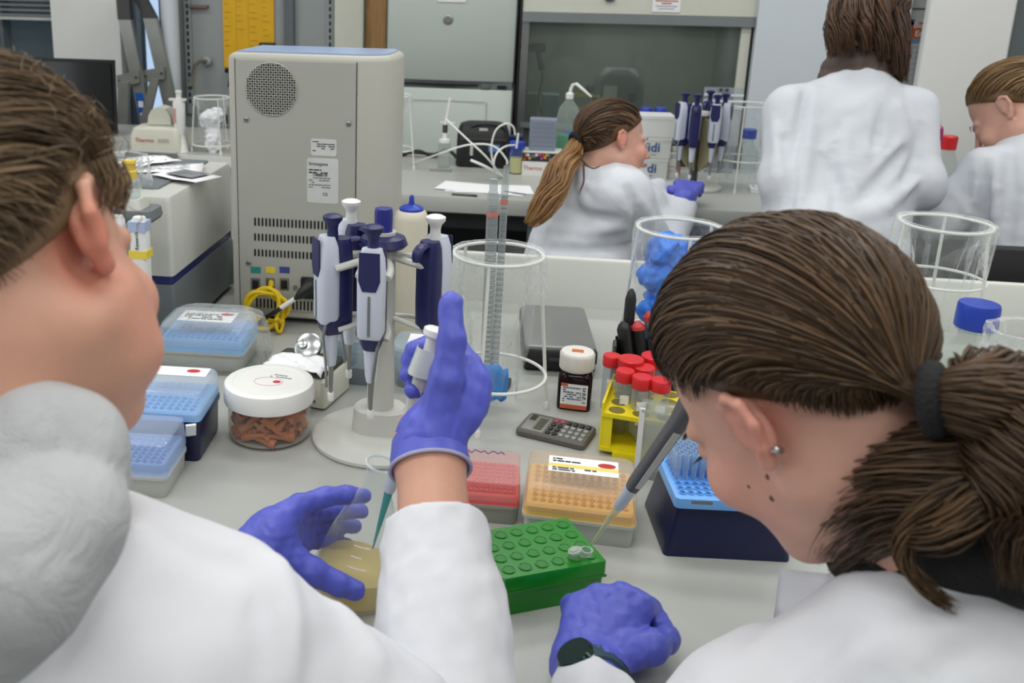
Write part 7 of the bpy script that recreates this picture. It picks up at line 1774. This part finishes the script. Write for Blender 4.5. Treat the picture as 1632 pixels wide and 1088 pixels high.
legs(PW, Vector((WPV.x, WPV.y+.05, .62)), reach=.02)

# ---- seated at the right edge
PF, FC, FA = fperson('person in white lab coat at the right edge looking down with tied hair', (1622, 184), 2.50, (-.52, -.55, -.65), (-.28, .83, -.48), 1.0, M_skinR, (1.3, 2.55, 0))
F_s = 1.05; FN = atd(1640, 208, 2.46); FSL = atd(1578, 272, 2.46); FSR = FSL+Vector((.33, -.02, .02)); FEL = atd(1500, 345, 2.52); FWL = atd(1465, 300, 2.78); FER = FSR+Vector((.04, .12, -.22)); FWR = FSR+Vector((-.12, .36, -.2)); FPV = FSL+Vector((.18, -.06, -.48))
def f_arms(p):
    d = smin(s_chain(p, [FSL, FEL, FWL], [.05, .04, .027], .02), s_chain(p, [FSR, FER, FWR], [.05, .04, .027], .02), .02)
    return smin(d, smin(s_chain(p, [FSL, (FSL+FSR)/2, FSR], [.05, .07, .05], .03), s_cap(p, (FSL+FSR)/2, FPV, .09, .11), .05), .03)
lo2, hi2 = bounds([FSL, FSR, FEL, FER, FWL, FWR, FPV], .13)
soft_multi('body', [head_part(FC, FA, F_s, FN, .0042), (f_arms, lo2, hi2, .011)], M_skinR, PF)
def f_coat(p):
    mid = (FSL+FSR)/2
    d = s_chain(p, [FSL, FN+Vector((.0, -.01, -.085)), FSR], [.058, .075, .06], .05)
    d = smin(d, s_cap(p, mid+Vector((-.06, 0, -.05)), FPV+Vector((-.06, 0, 0)), .12, .14), .06); d = smin(d, s_cap(p, mid+Vector((.06, 0, -.05)), FPV+Vector((.06, 0, 0)), .12, .14), .06)
    d = smin(d, s_cap(p, FPV, FPV+Vector((0, .03, -.2)), .17, .2), .06)
    d = smin(d, s_chain(p, [FSL, FEL, FWL.lerp(FEL, .1)], [.062, .060, .044], .03), .03); d = smin(d, s_chain(p, [FSR, FER, FWR.lerp(FER, .1)], [.068, .058, .044], .03), .03)
    q = p-_n(tuple(FSL)); d = d+.006*np.sin(q[:, 0]*38+2*np.sin(q[:, 2]*9))+folds(p, 141, .006, 26)
    return smax(d, -s_cap(p, FN+Vector((-.01, .05, -.01)), FN+Vector((0, .01, .12)), .045, .07), .012)
lo, hi = bounds([FSL, FSR, FEL, FER, FWL, FWR, FN, FPV+Vector((0, 0, -.25))], .22)
f_coat = ridged(f_coat, [([(1552, 235), (1530, 290), (1515, 335)], .006, .005), ([(1600, 235), (1596, 300), (1600, 370)], .006, .006), ([(1578, 250), (1572, 310), (1575, 380)], .006, .006), ([(1500, 300), (1525, 330), (1550, 340)], .006, .005), ([(1625, 260), (1622, 320), (1618, 390)], .006, .006), ([(1560, 225), (1545, 280), (1530, 340)], -.012, .014), ([(1540, 240), (1515, 290), (1500, 330)], .013, .018), ([(1590, 240), (1585, 300), (1590, 380)], .014, .02), ([(1610, 250), (1612, 310), (1605, 390)], -.014, .016), ([(1570, 260), (1568, 320), (1560, 390)], -.013, .016), ([(1520, 300), (1540, 340), (1560, 350)], .012, .016)], 2.1, 3.0)
adopt(soft('lab_coat', f_coat, lo, hi, .0068, M_coatf, None, .03, 1), PF)
lo, hi = bounds([FC], .17); adopt(soft('hair_base', cap_fn(FC, FA, F_s, .008, -.006), lo, hi, .005, M_hairF, None, .008, 1), PF)
locks('hair', wpaths(scalp_paths(800, (.0, -.122, .02), 63, w=(.0018, .0046), off=(.005, .013), frizz=.0014, K=12, drop=.012), FC, FA, F_s), M_hairF, PF, FC, n=4)
ftw = Vector(np.array(tuple(FC))+FA @ (np.array((0, -.122, .02))*F_s)); o = MB().ring((0, 0, 0), .016, .008, 20, 8, M=frame((0, 0, 0), cv(.7, -.2, .5))).build('hair_tie', M_tie, PF); o.location = ftw-parent_base(PF)
locks('pony_tail', bundle([ftw, ftw+cv(.04, -.01, .03), ftw+cv(.06, -.08, .04), ftw+cv(.06, -.18, .03)], 180, 66, [.012, .026, .03, .016], w=(.002, .004), K=10), M_hairF, PF)
face_bits(PF, FC, FA, F_s, M_hairF, ())
legs(PF, FPV+Vector((0, .03, -.06)), reach=.25)
